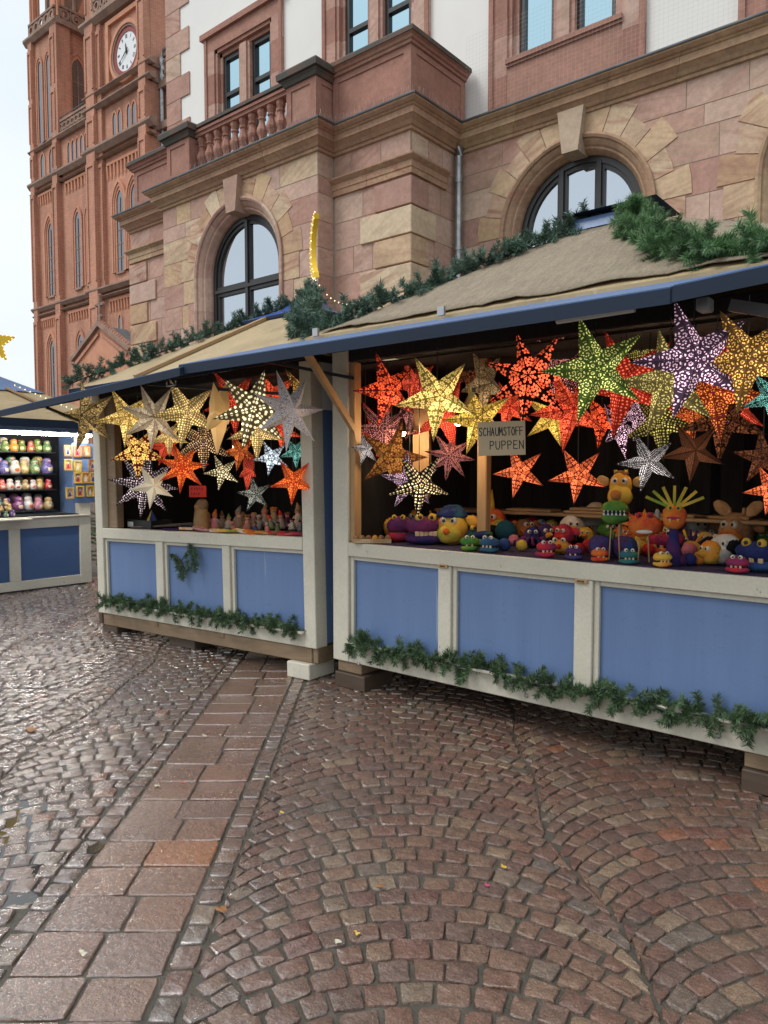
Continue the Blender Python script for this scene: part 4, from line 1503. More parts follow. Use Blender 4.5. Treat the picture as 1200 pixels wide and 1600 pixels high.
# --- gabled porch in front of the towers
yp = 26.0
por = thing_part('porch', church, (0, 0, 0))
ga, gl, gr = (-46.15, 11.05), (-49.85, 9.2), (-42.6, 9.2)
k_ = (gr[0] - gl[0]) / 2
ga = ((gl[0] + gr[0]) / 2, 9.2 + k_ * .56)
MB().prism([(gl[0], 0), (gr[0], 0), gr, ga, gl], yp, yp + .4).build('gable_wall', BL_, por)
for e in (gl, gr):
    dx, dz = ga[0] - e[0], ga[1] - e[1]
    n_ = Vector((-dz, dx)).normalized() * (1 if e == gl else -1)
    if n_.y < 0:
        n_ = -n_
    q = [e, ga, (ga[0], ga[1] + .32), (e[0] - (.2 if e == gl else -.2), e[1] + .2)]
    MB().prism(q, yp - .25, yp + .4).build('coping', ST, por)
    q2 = [(e[0] + dx * .12, e[1] - .25), (e[0] + dx * .96, ga[1] - .6), (e[0] + dx * .96, ga[1] - .42), (e[0] + dx * .08, e[1] - .05)]
    MB().prism(q2, yp - .12, yp).build('gable_moulding', BR, por)
    for k in range(1, 14):
        f = k / 14
        x, z_ = e[0] + dx * f, e[1] + dz * f + .25
        MB().ball((x, yp, z_ + .08), (.11, .14, .15), 6, 4).build('crocket', BR, por)
lancet(por, ga[0], 1.9, 2.5, 7.7, yp, 3, BR, step=.25)
MB().prism([(gl[0], gl[1] - .1), (gr[0], gr[1] - .1), (ga[0], ga[1] + .05)], yp + .42, TC).build('roof', 'church_roof', por)
fx, fz = ga[0], ga[1] + .3
MB().box(fx - .09, fx + .09, yp - .09, yp + .09, fz, fz + 1.7).box(fx - .42, fx + .42, yp - .07, yp + .07, fz + 1.05, fz + 1.22).build('finial_cross', ST, por)
for (dx, dz) in ((-.42, 1.13), (.42, 1.13), (0, 1.72), (-.14, .35), (.14, .35)):
    MB().ball((fx + dx, yp, fz + dz), .13, 6, 4).build('finial_knob', ST, por)
# ------------------------------------------------------------------ the market stalls
mat('counter_cloth', (.02, .012, .045), .9, (.03, .02, .07), 20, bump=.4)
def roof_pyramid(parent, W, D, ze, apex, ov, m, name, cut=.84):
    """four sloping boards up to a truncated top; returns corners of the cut"""
    c = [(-ov, -ov), (W + ov, -ov), (W + ov, D + ov), (-ov, D + ov)]
    A = Vector(apex)
    lo = [Vector((x, y, ze)) for x, y in c]
    hi = [p.lerp(A, cut) for p in lo]
    th = Vector((0, 0, .022))
    for i in range(4):
        j = (i + 1) % 4
        vs = [lo[i], lo[j], hi[j], hi[i]]
        vs = vs + [v - th for v in vs]
        MB().add(vs, [(0, 1, 2, 3), (7, 6, 5, 4), (0, 4, 5, 1), (1, 5, 6, 2), (2, 6, 7, 3), (3, 7, 4, 0)]).build(name, m if i == 0 else ('plywood_roof'), parent)
    return lo, hi
def flap(parent, a, b, c, d, name='awning_flap', lip=.068):
    """a, b: hinge left/right; c, d: front right/left"""
    a, b, c, d = [Vector(p) for p in (a, b, c, d)]
    n_ = (b - a).cross(d - a).normalized()
    if n_.z < 0:
        n_ = -n_
    t_ = n_ * .018
    o = MB().add([a, b, c, d, a - t_, b - t_, c - t_, d - t_], [(3, 2, 1, 0), (4, 5, 6, 7), (0, 1, 5, 4), (1, 2, 6, 5), (2, 3, 7, 6), (3, 0, 4, 7)]).build(name, 'blue_flap', parent)
    dn = Vector((0, 0, -lip))
    for (p, q, out) in ((d, c, (a - d).normalized()), (a, d, (b - a).normalized()), (c, b, (a - b).normalized())):
        e = out * .035
        vs = [p - t_ * .3, q - t_ * .3, q + dn, p + dn]
        vs += [v + e for v in vs]
        off = -out * .004
        vs = [v + off for v in vs]
        MB().add(vs, [(0, 1, 2, 3), (7, 6, 5, 4), (0, 4, 5, 1), (1, 5, 6, 2), (2, 6, 7, 3), (3, 7, 4, 0)]).build('flap_edge', 'blue_edge', o)
    return o
def front(parent, W, zb, z_rail, z_led, z_top, stiles, post_l, post_r, z_post, wide=True):
    """framed front: bottom rail with ledge, blue panels between stiles, counter rail, corner posts"""
    cp = 'cream_paint'
    MB().cbox(0, post_l, 0, .11, zb, z_post, .005).build('corner_post', cp, parent)
    MB().cbox(W - post_r, W, 0, .13, zb, z_post, .005).build('corner_post', cp, parent)
    MB().cbox(post_l, W - post_r, .004, .07, zb, z_rail - .002, .004).build('bottom_rail', cp, parent)
    MB().cbox(post_l - .01, W - post_r + .01, -.035, .006, z_led - .012, z_led + .008, .003).build('ledge', cp, parent)
    edges = [post_l] + [q for st in stiles for q in st] + [W - post_r]
    for st in stiles:
        MB().cbox(st[0], st[1], .002, .07, z_rail, z_top - .10, .004).build('stile', cp, parent)
    MB().cbox(post_l, W - post_r, -.004, .08, z_top - .098, z_top, .004).build('counter_rail', cp, parent)
    for k in range(0, len(edges), 2):
        x0, x1 = edges[k], edges[k + 1]
        p = MB().box(x0, x1, .048, .064, z_rail - .02, z_top - .08).build('panel', 'blue_panel', parent)
        MB().cbox(x0 + .001, x0 + .034, .022, .047, z_rail, z_top - .10, .003).build('moulding', cp, p)
        MB().cbox(x0 + .036, x1 - .002, .022, .047, z_top - .128, z_top - .101, .003).build('moulding', cp, p)
# ---------- right stall
RS = Vector((-3.75, 3.92, 0))
WR, DR = 3.45, 2.5
stall_r = thing('market_stall', 'big blue and cream market stall hung with glowing paper stars', 'market stall', RS)
front(stall_r, WR, .192, .335, .340, 1.075, [(.957, 1.058), (1.92, 2.03), (3.02, 3.12)], .155, .155, 2.46)
MB().cbox(0, .11, DR - .11, DR, .19, 2.46).build('corner_post', 'cream_paint', stall_r)
MB().cbox(WR - .11, WR, DR - .11, DR, .19, 2.46).build('corner_post', 'cream_paint', stall_r)
MB().box(.02, .045, .11, DR - .11, .25, 2.46).build('side_wall', 'blue_panel', stall_r)
MB().box(WR - .045, WR - .02, .13, DR - .11, .25, 2.46).build('side_wall', 'blue_panel', stall_r)
MB().box(.05, WR - .05, DR - .06, DR - .04, .25, 2.5).build('back_wall', 'blue_deep', stall_r)
dr = MB()
n = 60
vs = []
for k in range(n + 1):
    x = .06 + (WR - .12) * k / n
    yy = 1.75 + .03 * math.sin(k * 1.3) + .012 * math.sin(k * 3.1)
    vs += [(x, yy, .95), (x, yy, 2.5)]
dr.add(vs, [(2 * k, 2 * k + 2, 2 * k + 3, 2 * k + 1) for k in range(n)])
dr.build('backdrop_curtain', 'black_cloth_and_shade', stall_r)
MB().box(.048, .056, .11, 1.9, 1.05, 2.36).build('side_shade_sheet', 'black_cloth_and_shade', stall_r)  # added dark sheets standing in for shade on the side walls
MB().box(WR - .056, WR - .048, .14, 1.9, 1.05, 2.36).build('side_shade_sheet', 'black_cloth_and_shade', stall_r)
MB().box(.05, WR - .05, .115, 1.9, 2.365, 2.375).build('ceiling_shade_sheet', 'black_cloth_and_shade', stall_r)  # added dark sheet in place of shade under the roof
MB().box(.05, WR - .05, .12, DR - .12, .21, .245).build('floor', 'timber_dark', stall_r)
MB().box(.156, WR - .156, .082, .72, 1.02, 1.045).build('counter_board', 'timber', stall_r)
MB().box(.158, WR - .158, .03, .70, 1.046, 1.079).build('counter_cloth', 'counter_cloth', stall_r)
MB().cbox(.0, WR, .012, .10, 2.38, 2.47).build('lintel', 'black_cloth_and_shade', stall_r)  # blackened to stand for the shade behind the flap
# natural wood frame inside
MB().cbox(.156, .20, .02, .10, 1.08, 2.38).build('inner_post', 'timber_up', stall_r)
MB().cbox(1.00, 1.075, .40, .47, 1.05, 2.45).build('inner_post', 'timber_up', stall_r)
def rounded_board(cx, y, z0, z1, w_):
    pts = [(cx - w_ / 2, z0 + w_ / 2)] + [(cx + w_ / 2 * math.cos(PI + PI * k / 8), z0 + w_ / 2 + w_ / 2 * math.sin(PI + PI * k / 8)) for k in range(9)] + [(cx + w_ / 2 * math.cos(PI * k / 8), z1 - w_ / 2 + w_ / 2 * math.sin(PI * k / 8)) for k in range(9)]
    return MB().prism(pts, y, y + .03)
rounded_board(.44, .50, 1.36, 2.42, .15).build('display_board', 'timber_up', stall_r)
MB().cbox(.06, WR - .06, 1.2, 1.5, 1.25, 1.275).build('back_shelf', 'timber', stall_r)
MB().cbox(.06, WR - .06, 1.2, 1.225, 1.08, 1.12).build('shelf_rail', 'timber', stall_r)
for (x, ln, z_) in ((1.25, .45, 1.277), (1.8, .5, 1.277), (2.7, .55, 1.277), (.75, .4, 1.277), (2.2, .35, 1.277), (2.75, .5, 1.30), (1.3, .4, 1.30)):
    MB().cbox(x, x + ln, 1.22, 1.4, z_, z_ + .02).build('stacked_board', 'timber', stall_r)
# feet
for (x0, y0) in ((.03, .02), (2.84, .02), (.03, 2.1)):
    MB().cbox(x0, x0 + .235, y0, y0 + .30, .108, .189, .006).build('foot_block', 'timber_wet', stall_r)
    MB().cbox(x0 + .015 - .02, x0 + .29, y0 - .03, y0 + .30, -.004, .106, .006).build('foot_block', 'timber_dark', stall_r)
# roof with felt on its front slope
apex_r = (1.625, 1.28, 3.42)
lo, hi = roof_pyramid(stall_r, WR, DR, 2.56, apex_r, .14, 'plywood_roof', 'roof_board', .86)
A = Vector(apex_r)
n = 48
vs = []
rr_ = random.Random(4)
l0, l1 = lo[0].lerp(lo[1], .02), lo[0].lerp(lo[1], .98)
nrm_f = (lo[1] - lo[0]).cross(A - lo[0]).normalized()
for k in range(n + 1):
    f = k / n
    e0 = l0.lerp(l1, f)
    dd = (hi[0].lerp(hi[1], f) - e0)
    lowf = .035 + .006 * math.sin(k * .9) + rr_.uniform(-.012, .010)
    for j in range(9):
        g_ = lowf + (1.0 - lowf) * j / 8
        lift = .006 + (.006 + .012 * abs(math.sin(k * .37)) ** 3 if j == 0 else .0015 * rr_.random())
        vs.append(e0 + dd * g_ + nrm_f * lift)
fs = [(k * 9 + j, (k + 1) * 9 + j, (k + 1) * 9 + j + 1, k * 9 + j + 1) for k in range(n) for j in range(8)]
felt = MB().add(vs, fs).build('felt_sheet', 'felt', stall_r, True)
sm = felt.modifiers.new('thick', 'SOLIDIFY')
sm.thickness = .006
sm.offset = 1
def cap(parent, hi, A, m1, m2, name, lift=.02, grow=1.12, lid=False):
    c = sum(hi, Vector()) / 4
    b = [c + (p - c) * grow + Vector((0, 0, lift - .01)) for p in hi]
    if lid:
        up = [c + (p - c) * 1.02 + Vector((0, 0, lift + .07)) for p in hi]
        MB().add(b + up, [(0, 1, 5, 4), (1, 2, 6, 5), (2, 3, 7, 6), (3, 0, 4, 7), (3, 2, 1, 0), (4, 5, 6, 7)]).build(name, m1, parent)
        l0_ = [c + (p - c) * 1.30 + Vector((0, 0, lift + .10)) for p in hi]
        top = A + Vector((0, 0, .06))
        MB().add(l0_ + [top], [(0, 1, 4), (1, 2, 4), (2, 3, 4), (3, 0, 4), (3, 2, 1, 0)]).build('vent_lid', m2, parent)
    else:
        top = A + Vector((0, 0, lift + .05))
        md = [c + (p - c) * .45 + Vector((0, 0, (A.z - c.z) * .42 + lift)) for p in hi]
        for i in range(4):
            j = (i + 1) % 4
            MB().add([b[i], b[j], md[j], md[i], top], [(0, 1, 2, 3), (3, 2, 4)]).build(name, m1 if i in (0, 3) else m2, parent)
        MB().add(b + [p - Vector((0, 0, .03)) for p in b], [(0, 4, 5, 1), (1, 5, 6, 2), (2, 6, 7, 3), (3, 7, 4, 0)]).build('cap_edge', 'blue_edge', parent)
cap(stall_r, hi, A, 'blue_flap', 'blue_edge', 'ridge_cap', lid=True)
f1 = flap(stall_r, (-.50, -.10, 2.556), (2.74, -.10, 2.556), (2.74, -.92, 2.33), (-.57, -.92, 2.325))
f2 = flap(stall_r, (2.75, -.10, 2.563), (WR + .1, -.10, 2.575), (WR + .1, -.86, 2.40), (2.75, -.92, 2.335))
MB().prism([(-.1, 2.535), (WR + .1, 2.535), (WR + .1, 2.56), (-.1, 2.56)], -.16, -.145).build('eave_strip', 'plywood_roof', stall_r)
for x in (.02, 1.1):
    MB().box(x, x + .05, -.22, -.20, 2.545, 2.60).build('hinge', 'steel', stall_r)
# struts holding the flap
MB().bar((.235, -.02, 1.89), (.36, -.62, 2.36), .028, .05).build('flap_strut', 'timber', stall_r)
MB().bar((.20, .02, 2.26), (-.35, -.45, 2.40), .016, .022).build('gas_strut', 'black_metal', stall_r)
MB().bar((1.0, .2, 1.98), (1.55, -.5, 2.04), .02, .025).build('lamp_arm', 'black_metal', stall_r)
lh = MB().lathe([(.012, 0), (.03, -.03), (.034, -.06)], 10, (1.03, .12, 1.98)).build('lamp_head', 'black_metal', stall_r)
emis('bulb_glow', (1.0, .75, .42), 12)
MB().ball((1.03, .12, 1.92), .028, 10, 6).build('lamp_bulb', 'bulb_glow', stall_r)
def lamp_light(parent, loc, watts):
    l = bpy.data.lights.new('lamp_light', 'POINT')
    l.energy = watts
    l.color = (1.0, .72, .42)
    l.shadow_soft_size = .03
    lo_ = bpy.data.objects.new('lamp_light', l)
    COL.objects.link(lo_)
    lo_.parent = parent
    lo_.location = loc
lamp_light(stall_r, (1.03, .10, 1.87), 5)
for (x, y, z_) in ((.42, .30, 1.88), (2.3, .35, 2.05)):
    MB().lathe([(.012, .10), (.03, .05), (.034, 0)], 10, (x, y, z_)).build('lamp_head', 'black_metal', stall_r)
    MB().ball((x, y, z_ - .005), .026, 10, 6).build('lamp_bulb', 'bulb_glow', stall_r)
    MB().tube([(x, y, z_ + .1), (x, y, 2.36)], .004, 5).build('lamp_cable', 'black_metal', stall_r)
    lamp_light(stall_r, (x, y - .02, z_ - .06), 3.2)
MB().cbox(2.95, 3.03, -.45, .02, 1.9, 2.5).xf(Matrix.Identity(4)).build('corner_brace', 'timber_up', stall_r) if False else None
MB().bar((3.30, -.02, 1.55), (3.02, -.35, 2.42), .04, .05).build('flap_strut', 'timber', stall_r)
MB().bar((2.86, -.50, 2.31), (3.2, -.55, 2.20), .05, .05).build('flood_light', 'grey_metal', stall_r)
MB().cbox(2.80, 2.85, -.80, -.72, 2.245, 2.30).build('control_box', 'grey_metal', stall_r)
MB().tube([(2.15, -.72, 2.30), (2.52, -.72, 2.305)], .014, 8).build('lamp_tube', 'white_plastic', stall_r)
def latch(parent, x, y, z_):
    l_ = MB().cbox(x, x + .075, y - .012, y, z_, z_ + .024, .003).build('name_plate', 'timber_up', parent)
    for (q, wq) in ((.016, .006), (.024, .008), (.036, .006), (.046, .010)):
        MB().box(x + q, x + q + wq, y - .014, y - .0125, z_ + .008, z_ + .017).build('print', 'black_paint', l_)
latch(stall_r, .968, -.004, .962)
latch(stall_r, 1.93, -.004, .956)
for (x, z_) in ((.26, .205), (.42, .25), (1.62, .235), (2.72, .245)):
    MB().tube([(x + .012 * math.cos(k * PI / 6), -.004, z_ + .012 * math.sin(k * PI / 6)) for k in range(13)], .003, 4).build('ring_bolt', 'steel', stall_r)

# ---------- left stall
LROT = rad(2.43)
LS = Vector((-6.837, 3.762, 0.0))
WL, DL = 2.95, 2.7
stall_l = thing('market_stall', 'smaller blue and cream market stall on a timber sill, left of the big one', 'market stall', LS, (0, rad(-1.25), LROT))
front(stall_l, WL, .182, .285, .300, 1.028, [(.968, 1.075), (1.892, 1.985)], .12, .12, 2.36)
MB().cbox(.121, .28, .06, .14, 1.03, 2.36).build('inner_post', 'timber_wet', stall_l)
MB().cbox(0, .11, DL - .11, DL, .19, 2.36).build('corner_post', 'cream_paint', stall_l)
MB().box(.02, .045, .11, DL - .11, .2, 2.36).build('side_wall', 'blue_panel', stall_l)
MB().box(WL - .035, WL - .008, .132, DL - .11, .2, 2.0).build('side_wall', 'blue_panel', stall_l)
MB().box(WL - .035, WL - .008, .132, DL - .11, 2.0, 2.36).build('side_wall', 'plaster', stall_l)
MB().box(.05, WL - .05, DL - .06, DL - .04, .2, 2.36).build('back_wall', 'blue_deep', stall_l)
vs = []
n = 50
for k in range(n + 1):
    x = .06 + (WL - .12) * k / n
    yy = 1.6 + .03 * math.sin(k * 1.2) + .012 * math.sin(k * 2.9)
    vs += [(x, yy, .9), (x, yy, 2.4)]
MB().add(vs, [(2 * k, 2 * k + 2, 2 * k + 3, 2 * k + 1) for k in range(n)]).build('backdrop_curtain', 'black_cloth_and_shade', stall_l)
MB().box(.048, .056, .15, 1.75, 1.0, 2.3).build('side_shade_sheet', 'black_cloth_and_shade', stall_l)  # dark sheets added as the shade along both sides
MB().box(WL - .056, WL - .048, .28, 1.75, 1.0, 2.3).build('side_shade_sheet', 'black_cloth_and_shade', stall_l)
MB().box(.05, WL - .05, .115, 1.75, 2.305, 2.315).build('ceiling_shade_sheet', 'black_cloth_and_shade', stall_l)  # dark sheet added as the shade overhead
MB().box(.05, WL - .05, .12, DL - .12, .185, .22).build('floor', 'timber_dark', stall_l)
MB().box(.122, WL - .122, .082, .75, .985, 1.005).build('counter_board', 'timber_dark', stall_l)
MB().cbox(0, WL, .012, .10, 2.30, 2.37).build('lintel', 'black_cloth_and_shade', stall_l)  # its black stands in for shade below the eaves
MB().cbox(.02, WL - .06, .015, .10, .062, .180, .006).build('sill_beam', 'timber_wet', stall_l)
MB().cbox(WL - .055, WL - .003, .02, 1.6, .062, .180, .006).build('sill_beam', 'timber_wet', stall_l)
MB().cbox(.0, .06, .0, .08, .07, .182).build('sill_end', 'timber_dark', stall_l)
for x in (.9, 1.82):
    MB().cbox(x, x + .06, .008, .013, .14, .182).build('sill_end', 'timber_wet', stall_l)
MB().cbox(.03, .28, .02, .3, -.006, .060).build('foot_block', 'timber_dark', stall_l)
MB().cbox(1.05, 1.42, .06, .3, -.03, .060).build('foot_block', 'timber_dark', stall_l)
MB().cbox(2.66, 2.90, -.03, .26, -.062, .060).build('foot_block', 'cream_paint', stall_l)
for z_ in (.50,):
    MB().cbox(WL - .001, WL + .006, .18, .215, z_, z_ + .07).build('bolt_plate', 'blue_panel', stall_l)
apex_l = (1.60, 1.52, 3.30)
lo_l, hi_l = roof_pyramid(stall_l, WL, DL, 2.40, apex_l, .14, 'plywood_roof', 'roof_board', .72)
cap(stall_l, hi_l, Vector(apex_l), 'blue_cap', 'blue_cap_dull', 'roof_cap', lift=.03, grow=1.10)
bt_a, bt_b = lo_l[0].lerp(lo_l[1], .34), hi_l[0].lerp(hi_l[1], .34)
nn = (lo_l[1] - lo_l[0]).cross(hi_l[0] - lo_l[0]).normalized()
MB().bar(bt_a + nn * .02, bt_b + nn * .02, .07, .03, nn).build('roof_batten', 'timber', stall_l)
MB().bar(lo_l[0] + Vector((0, -.005, -.03)), lo_l[1] + Vector((0, -.005, -.03)), .02, .06).build('eave_board', 'blue_edge', stall_l)
flap(stall_l, (-.02, -.06, 2.36), (2.60, -.06, 2.46), (2.585, -.90, 2.245), (-.03, -.90, 2.135), lip=.06)
for x in (2.30, .55):
    h_ = MB().tube([(x, -.80, 2.18), (x, -.80, 2.15), (x + .10, -.80, 2.15), (x + .10, -.80, 2.18)], .006, 6)
    h_.build('flap_handle', 'steel', stall_l)
MB().bar((2.88, -.03, 2.10), (2.0, -.75, 2.20), .016, .022).build('gas_strut', 'black_metal', stall_l)
MB().bar((.10, -.03, 2.02), (.55, -.75, 2.13), .016, .022).build('gas_strut', 'black_metal', stall_l)
MB().lathe([(.012, .10), (.03, .05), (.034, 0)], 10, (1.7, .35, 1.78)).build('lamp_head', 'black_metal', stall_l)
MB().ball((1.7, .35, 1.775), .026, 10, 6).build('lamp_bulb', 'bulb_glow', stall_l)
MB().tube([(1.7, .35, 1.88), (1.7, .35, 2.3)], .004, 5).build('lamp_cable', 'black_metal', stall_l)
lamp_light(stall_l, (1.7, .33, 1.72), 4.5)
def LW(x, y, z_):
    """left stall axes -> world"""
    M = Matrix.Translation(LS) @ Matrix.Rotation(LROT, 4, 'Z') @ Matrix.Rotation(rad(-1.25), 4, 'Y')
    return M @ Vector((x, y, z_))
def RW(x, y, z_):
    return RS + Vector((x, y, z_))
# ------------------------------------------------------------------ fir garlands, twig, tree, lit ornaments
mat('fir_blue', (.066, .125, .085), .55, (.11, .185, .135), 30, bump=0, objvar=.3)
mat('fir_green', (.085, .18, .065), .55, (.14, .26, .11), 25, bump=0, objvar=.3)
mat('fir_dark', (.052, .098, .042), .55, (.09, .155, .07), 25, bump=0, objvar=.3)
mat('fir_tree', (.06, .13, .04), .6, (.10, .19, .06), 20, bump=0, objvar=.25)
mat('bark', (.09, .06, .04), .9, bump=.3)
mat('garland_wire', (.03, .05, .03), .7, bump=0)
rg = random.Random(33)
def sprig_mesh(name, m, ln, needle, count, rad_, w=.0042, curl=.3):
    """a tufted twig: bent stem, needles set all round"""
    mb = MB()
    pts = []
    bx, by = rg.uniform(-curl, curl), rg.uniform(-curl, curl)
    for k in range(5):
        f = k / 4
        pts.append(Vector((bx * ln * f * f, by * ln * f * f, ln * f)))
    mb.tube(pts, .0035, 4, .0015)
    for k in range(count):
        f = (k + rg.random()) / count
        i = min(3, int(f * 4))
        p = pts[i].lerp(pts[i + 1], f * 4 - i)
        d = (pts[i + 1] - pts[i]).normalized()
        an = rg.uniform(0, 2 * PI)
        a = d.orthogonal().normalized()
        b = d.cross(a)
        out = (a * math.cos(an) + b * math.sin(an)) * rad_ + d * rg.uniform(.35, .9)
        out.normalize()
        L = needle * rg.uniform(.7, 1.2)
        sd_ = out.cross(Vector((rg.random(), rg.random(), rg.random())) - Vector((.5, .5, .5))).normalized() * w * .5
        q = p + out * L
        md = p + out * L * .55
        mb.add([p - sd_ * .6, p + sd_ * .6, md + sd_, q, md - sd_], [(0, 1, 2, 3, 4)])
    return mb.mesh(name, m)
SPR = {}
for key, m, ln, nd, ct, rd in (('blue', 'fir_blue', .10, .034, 140, 1.0), ('green', 'fir_green', .15, .050, 330, .95), ('dark', 'fir_dark', .085, .032, 120, 1.0), ('tree', 'fir_tree', .26, .04, 150, .8)):
    SPR[key] = [sprig_mesh('fir_sprig', m, ln, nd, ct, rd, .0040 if key != 'green' else .0032) for _ in range(5)]
def garland(pts, key, label, step, spread, scale=1.0, group=None, updir=(0, 0, 1), density=1):
    pts = [Vector(p) for p in pts]
    g_ = thing('fir_garland', label, 'garland', pts[0], group=group)
    wire = [p - pts[0] for p in pts]
    MB().tube(wire, .008, 6).build('wire', 'garland_wire', g_)
    tot = sum((pts[i + 1] - pts[i]).length for i in range(len(pts) - 1))
    n_ = int(tot / step)
    for k in range(n_):
        dist = tot * (k + rg.random() * .8) / n_
        i = 0
        while i < len(pts) - 2 and dist > (pts[i + 1] - pts[i]).length:
            dist -= (pts[i + 1] - pts[i]).length
            i += 1
        d = (pts[i + 1] - pts[i])
        p = pts[i] + d * min(1, dist / d.length) - pts[0]
        a = Vector((rg.gauss(0, 1), rg.gauss(0, 1), rg.gauss(0, 1))).normalized() * spread + Vector(updir) * rg.uniform(-.3, 1.0) + d.normalized() * rg.uniform(-.5, .7)
        sc_ = scale * rg.uniform(.75, 1.25)
        o = link('sprig', rg.choice(SPR[key]), g_, p + Vector((rg.uniform(-.012, .012), rg.uniform(-.012, .012), rg.uniform(-.008, .012))), a.to_track_quat('Z', 'Y').to_euler(), (sc_, sc_, sc_))
    return g_
GL = 'fir garlands on the stalls'
def polyl(a, b, n_, sag=0.0, wob=.012):
    a, b = Vector(a), Vector(b)
    return [a.lerp(b, k / n_) + Vector((rg.uniform(-wob, wob), rg.uniform(-wob, wob), -sag * math.sin(PI * k / n_) + rg.uniform(0, wob))) for k in range(n_ + 1)]
e_fl = LW(-.14, -.14, 2.40)
ap_l = LW(*apex_l)
garland(polyl(e_fl + Vector((0, 0, .05)), ap_l + Vector((-.12, -.05, -.02)), 12), 'blue', 'thin bluish fir garland along the left hip of the smaller stall roof', .017, 1.0, 1.15, GL)
mid_ = LW(WL + .14, -.14, 2.40)
pl = [ap_l + Vector((.05, -.10, .06)), ap_l.lerp(mid_, .18) + Vector((0, -.03, .05)), ap_l.lerp(mid_, .4) + Vector((0, -.06, .03)), ap_l.lerp(mid_, .62) + Vector((-.05, -.10, .02)), ap_l.lerp(mid_, .80) + Vector((.0, -.1, .05))]
garland(pl, 'blue', 'bluish fir garland hanging down from the blue roof cap beside the moon', .009, 1.1, 1.2, GL)
r0 = RW(-.14, -.14, 2.56)
r1 = RW(*apex_r)
pl = [ap_l.lerp(mid_, .80) + Vector((.02, -.1, .03)), r0.lerp(r1, .10) + Vector((-.02, 0, .0)), r0.lerp(r1, .17) + Vector((0, 0, .05))] + [r0.lerp(r1, f) + Vector((rg.uniform(-.02, .02), 0, .03 + rg.uniform(0, .02))) for f in (.25, .34, .43, .52, .61, .70, .79, .86, .93)]
garland(pl, 'blue', 'long bluish fir garland running up the left hip of the big stall roof', .014, 1.05, 1.2, GL)
r2 = RW(WR + .14, -.14, 2.56)
rn_ = (r2 - r0).cross(r1 - r0).normalized()
def on_roof(x, y, lift):
    d = ray(x, y)
    return CAM + d * ((r0 - CAM).dot(rn_) / d.dot(rn_)) + rn_ * lift
garland([on_roof(x, y, .05) for x, y in ((990, 350), (1006, 374), (1030, 390), (1055, 400), (1090, 406), (1130, 406), (1170, 400), (1215, 394), (1270, 386), (1330, 380))], 'green', 'thick bright green fir garland on the right slope of the big stall roof', .0066, 1.0, .86, GL, (-.05, -.2, .3))
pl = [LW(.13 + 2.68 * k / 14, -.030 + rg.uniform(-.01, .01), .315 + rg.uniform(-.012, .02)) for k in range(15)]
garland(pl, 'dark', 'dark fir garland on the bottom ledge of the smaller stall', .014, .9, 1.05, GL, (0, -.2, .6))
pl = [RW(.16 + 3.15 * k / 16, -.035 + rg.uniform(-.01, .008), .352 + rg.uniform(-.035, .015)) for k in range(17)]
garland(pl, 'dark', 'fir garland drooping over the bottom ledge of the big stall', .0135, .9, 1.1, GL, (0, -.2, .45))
# twig pinned to the middle panel of the smaller stall
p0 = LW(1.17, .03, .82)
tw = thing('fir_twig', 'forked fir twig pinned to the middle blue panel of the smaller stall', 'twig', p0)
for (dx, dz, ang, s_) in ((0, 0, 2.05, 1.2), (.07, -.02, 2.5, 1.25), (.13, -.06, 2.9, 1.2), (.16, -.09, 3.0, 1.0), (.26, .02, 2.75, 1.1), (.22, .09, 2.5, 1.1), (.27, .06, 2.2, 1.0), (.20, -.02, 3.3, 1.0), (.30, -.02, 3.0, 1.0), (.17, -.02, .6, .9)):
    d = Vector((math.sin(ang), -.12, math.cos(ang)))
    link('sprig', rg.choice(SPR['dark']), tw, Vector((dx * 1.3, -.01, dz * 1.3)), d.to_track_quat('Z', 'Y').to_euler(), (s_ * 1.15,) * 3)
MB().tube([(0, 0, 0), (.15, -.005, -.06), (.22, -.005, -.14)], .005, 5).tube([(.15, -.005, -.06), (.26, -.005, .06), (.25, -.005, .13)], .004, 5).build('stem', 'bark', tw)
# potted fir between the doll stall and the smaller stall
pt_ = at_t(141, 905, 5.75)
base_t = Vector((-9.95, 5.62, 0))
ft = thing('fir_tree', 'small potted fir tree standing between the doll stall and the smaller stall', 'tree', base_t)
MB().lathe([(.10, 0), (.14, .22), (.15, .22), (.15, .25), (.12, .25)], 12).build('pot', 'black_metal', ft)
MB().tube([(0, 0, .2), (.01, 0, .6), (0, .01, 1.0)], .022, 6, .006).build('trunk', 'bark', ft)
for k in range(70):
    f = (k + rg.random()) / 70
    z_ = .28 + .70 * f
    an = rg.uniform(0, 2 * PI)
    rr2 = (.16 + .10 * math.sin(f * PI)) * rg.uniform(.1, .9)
    d = Vector((math.cos(an), math.sin(an), rg.uniform(-.15, .5)))
    s_ = rg.uniform(.7, 1.15) * (1.0 - .35 * f)
    link('branch', rg.choice(SPR['tree']), ft, (rr2 * math.cos(an), rr2 * math.sin(an), z_), d.to_track_quat('Z', 'Y').to_euler(), (s_,) * 3)

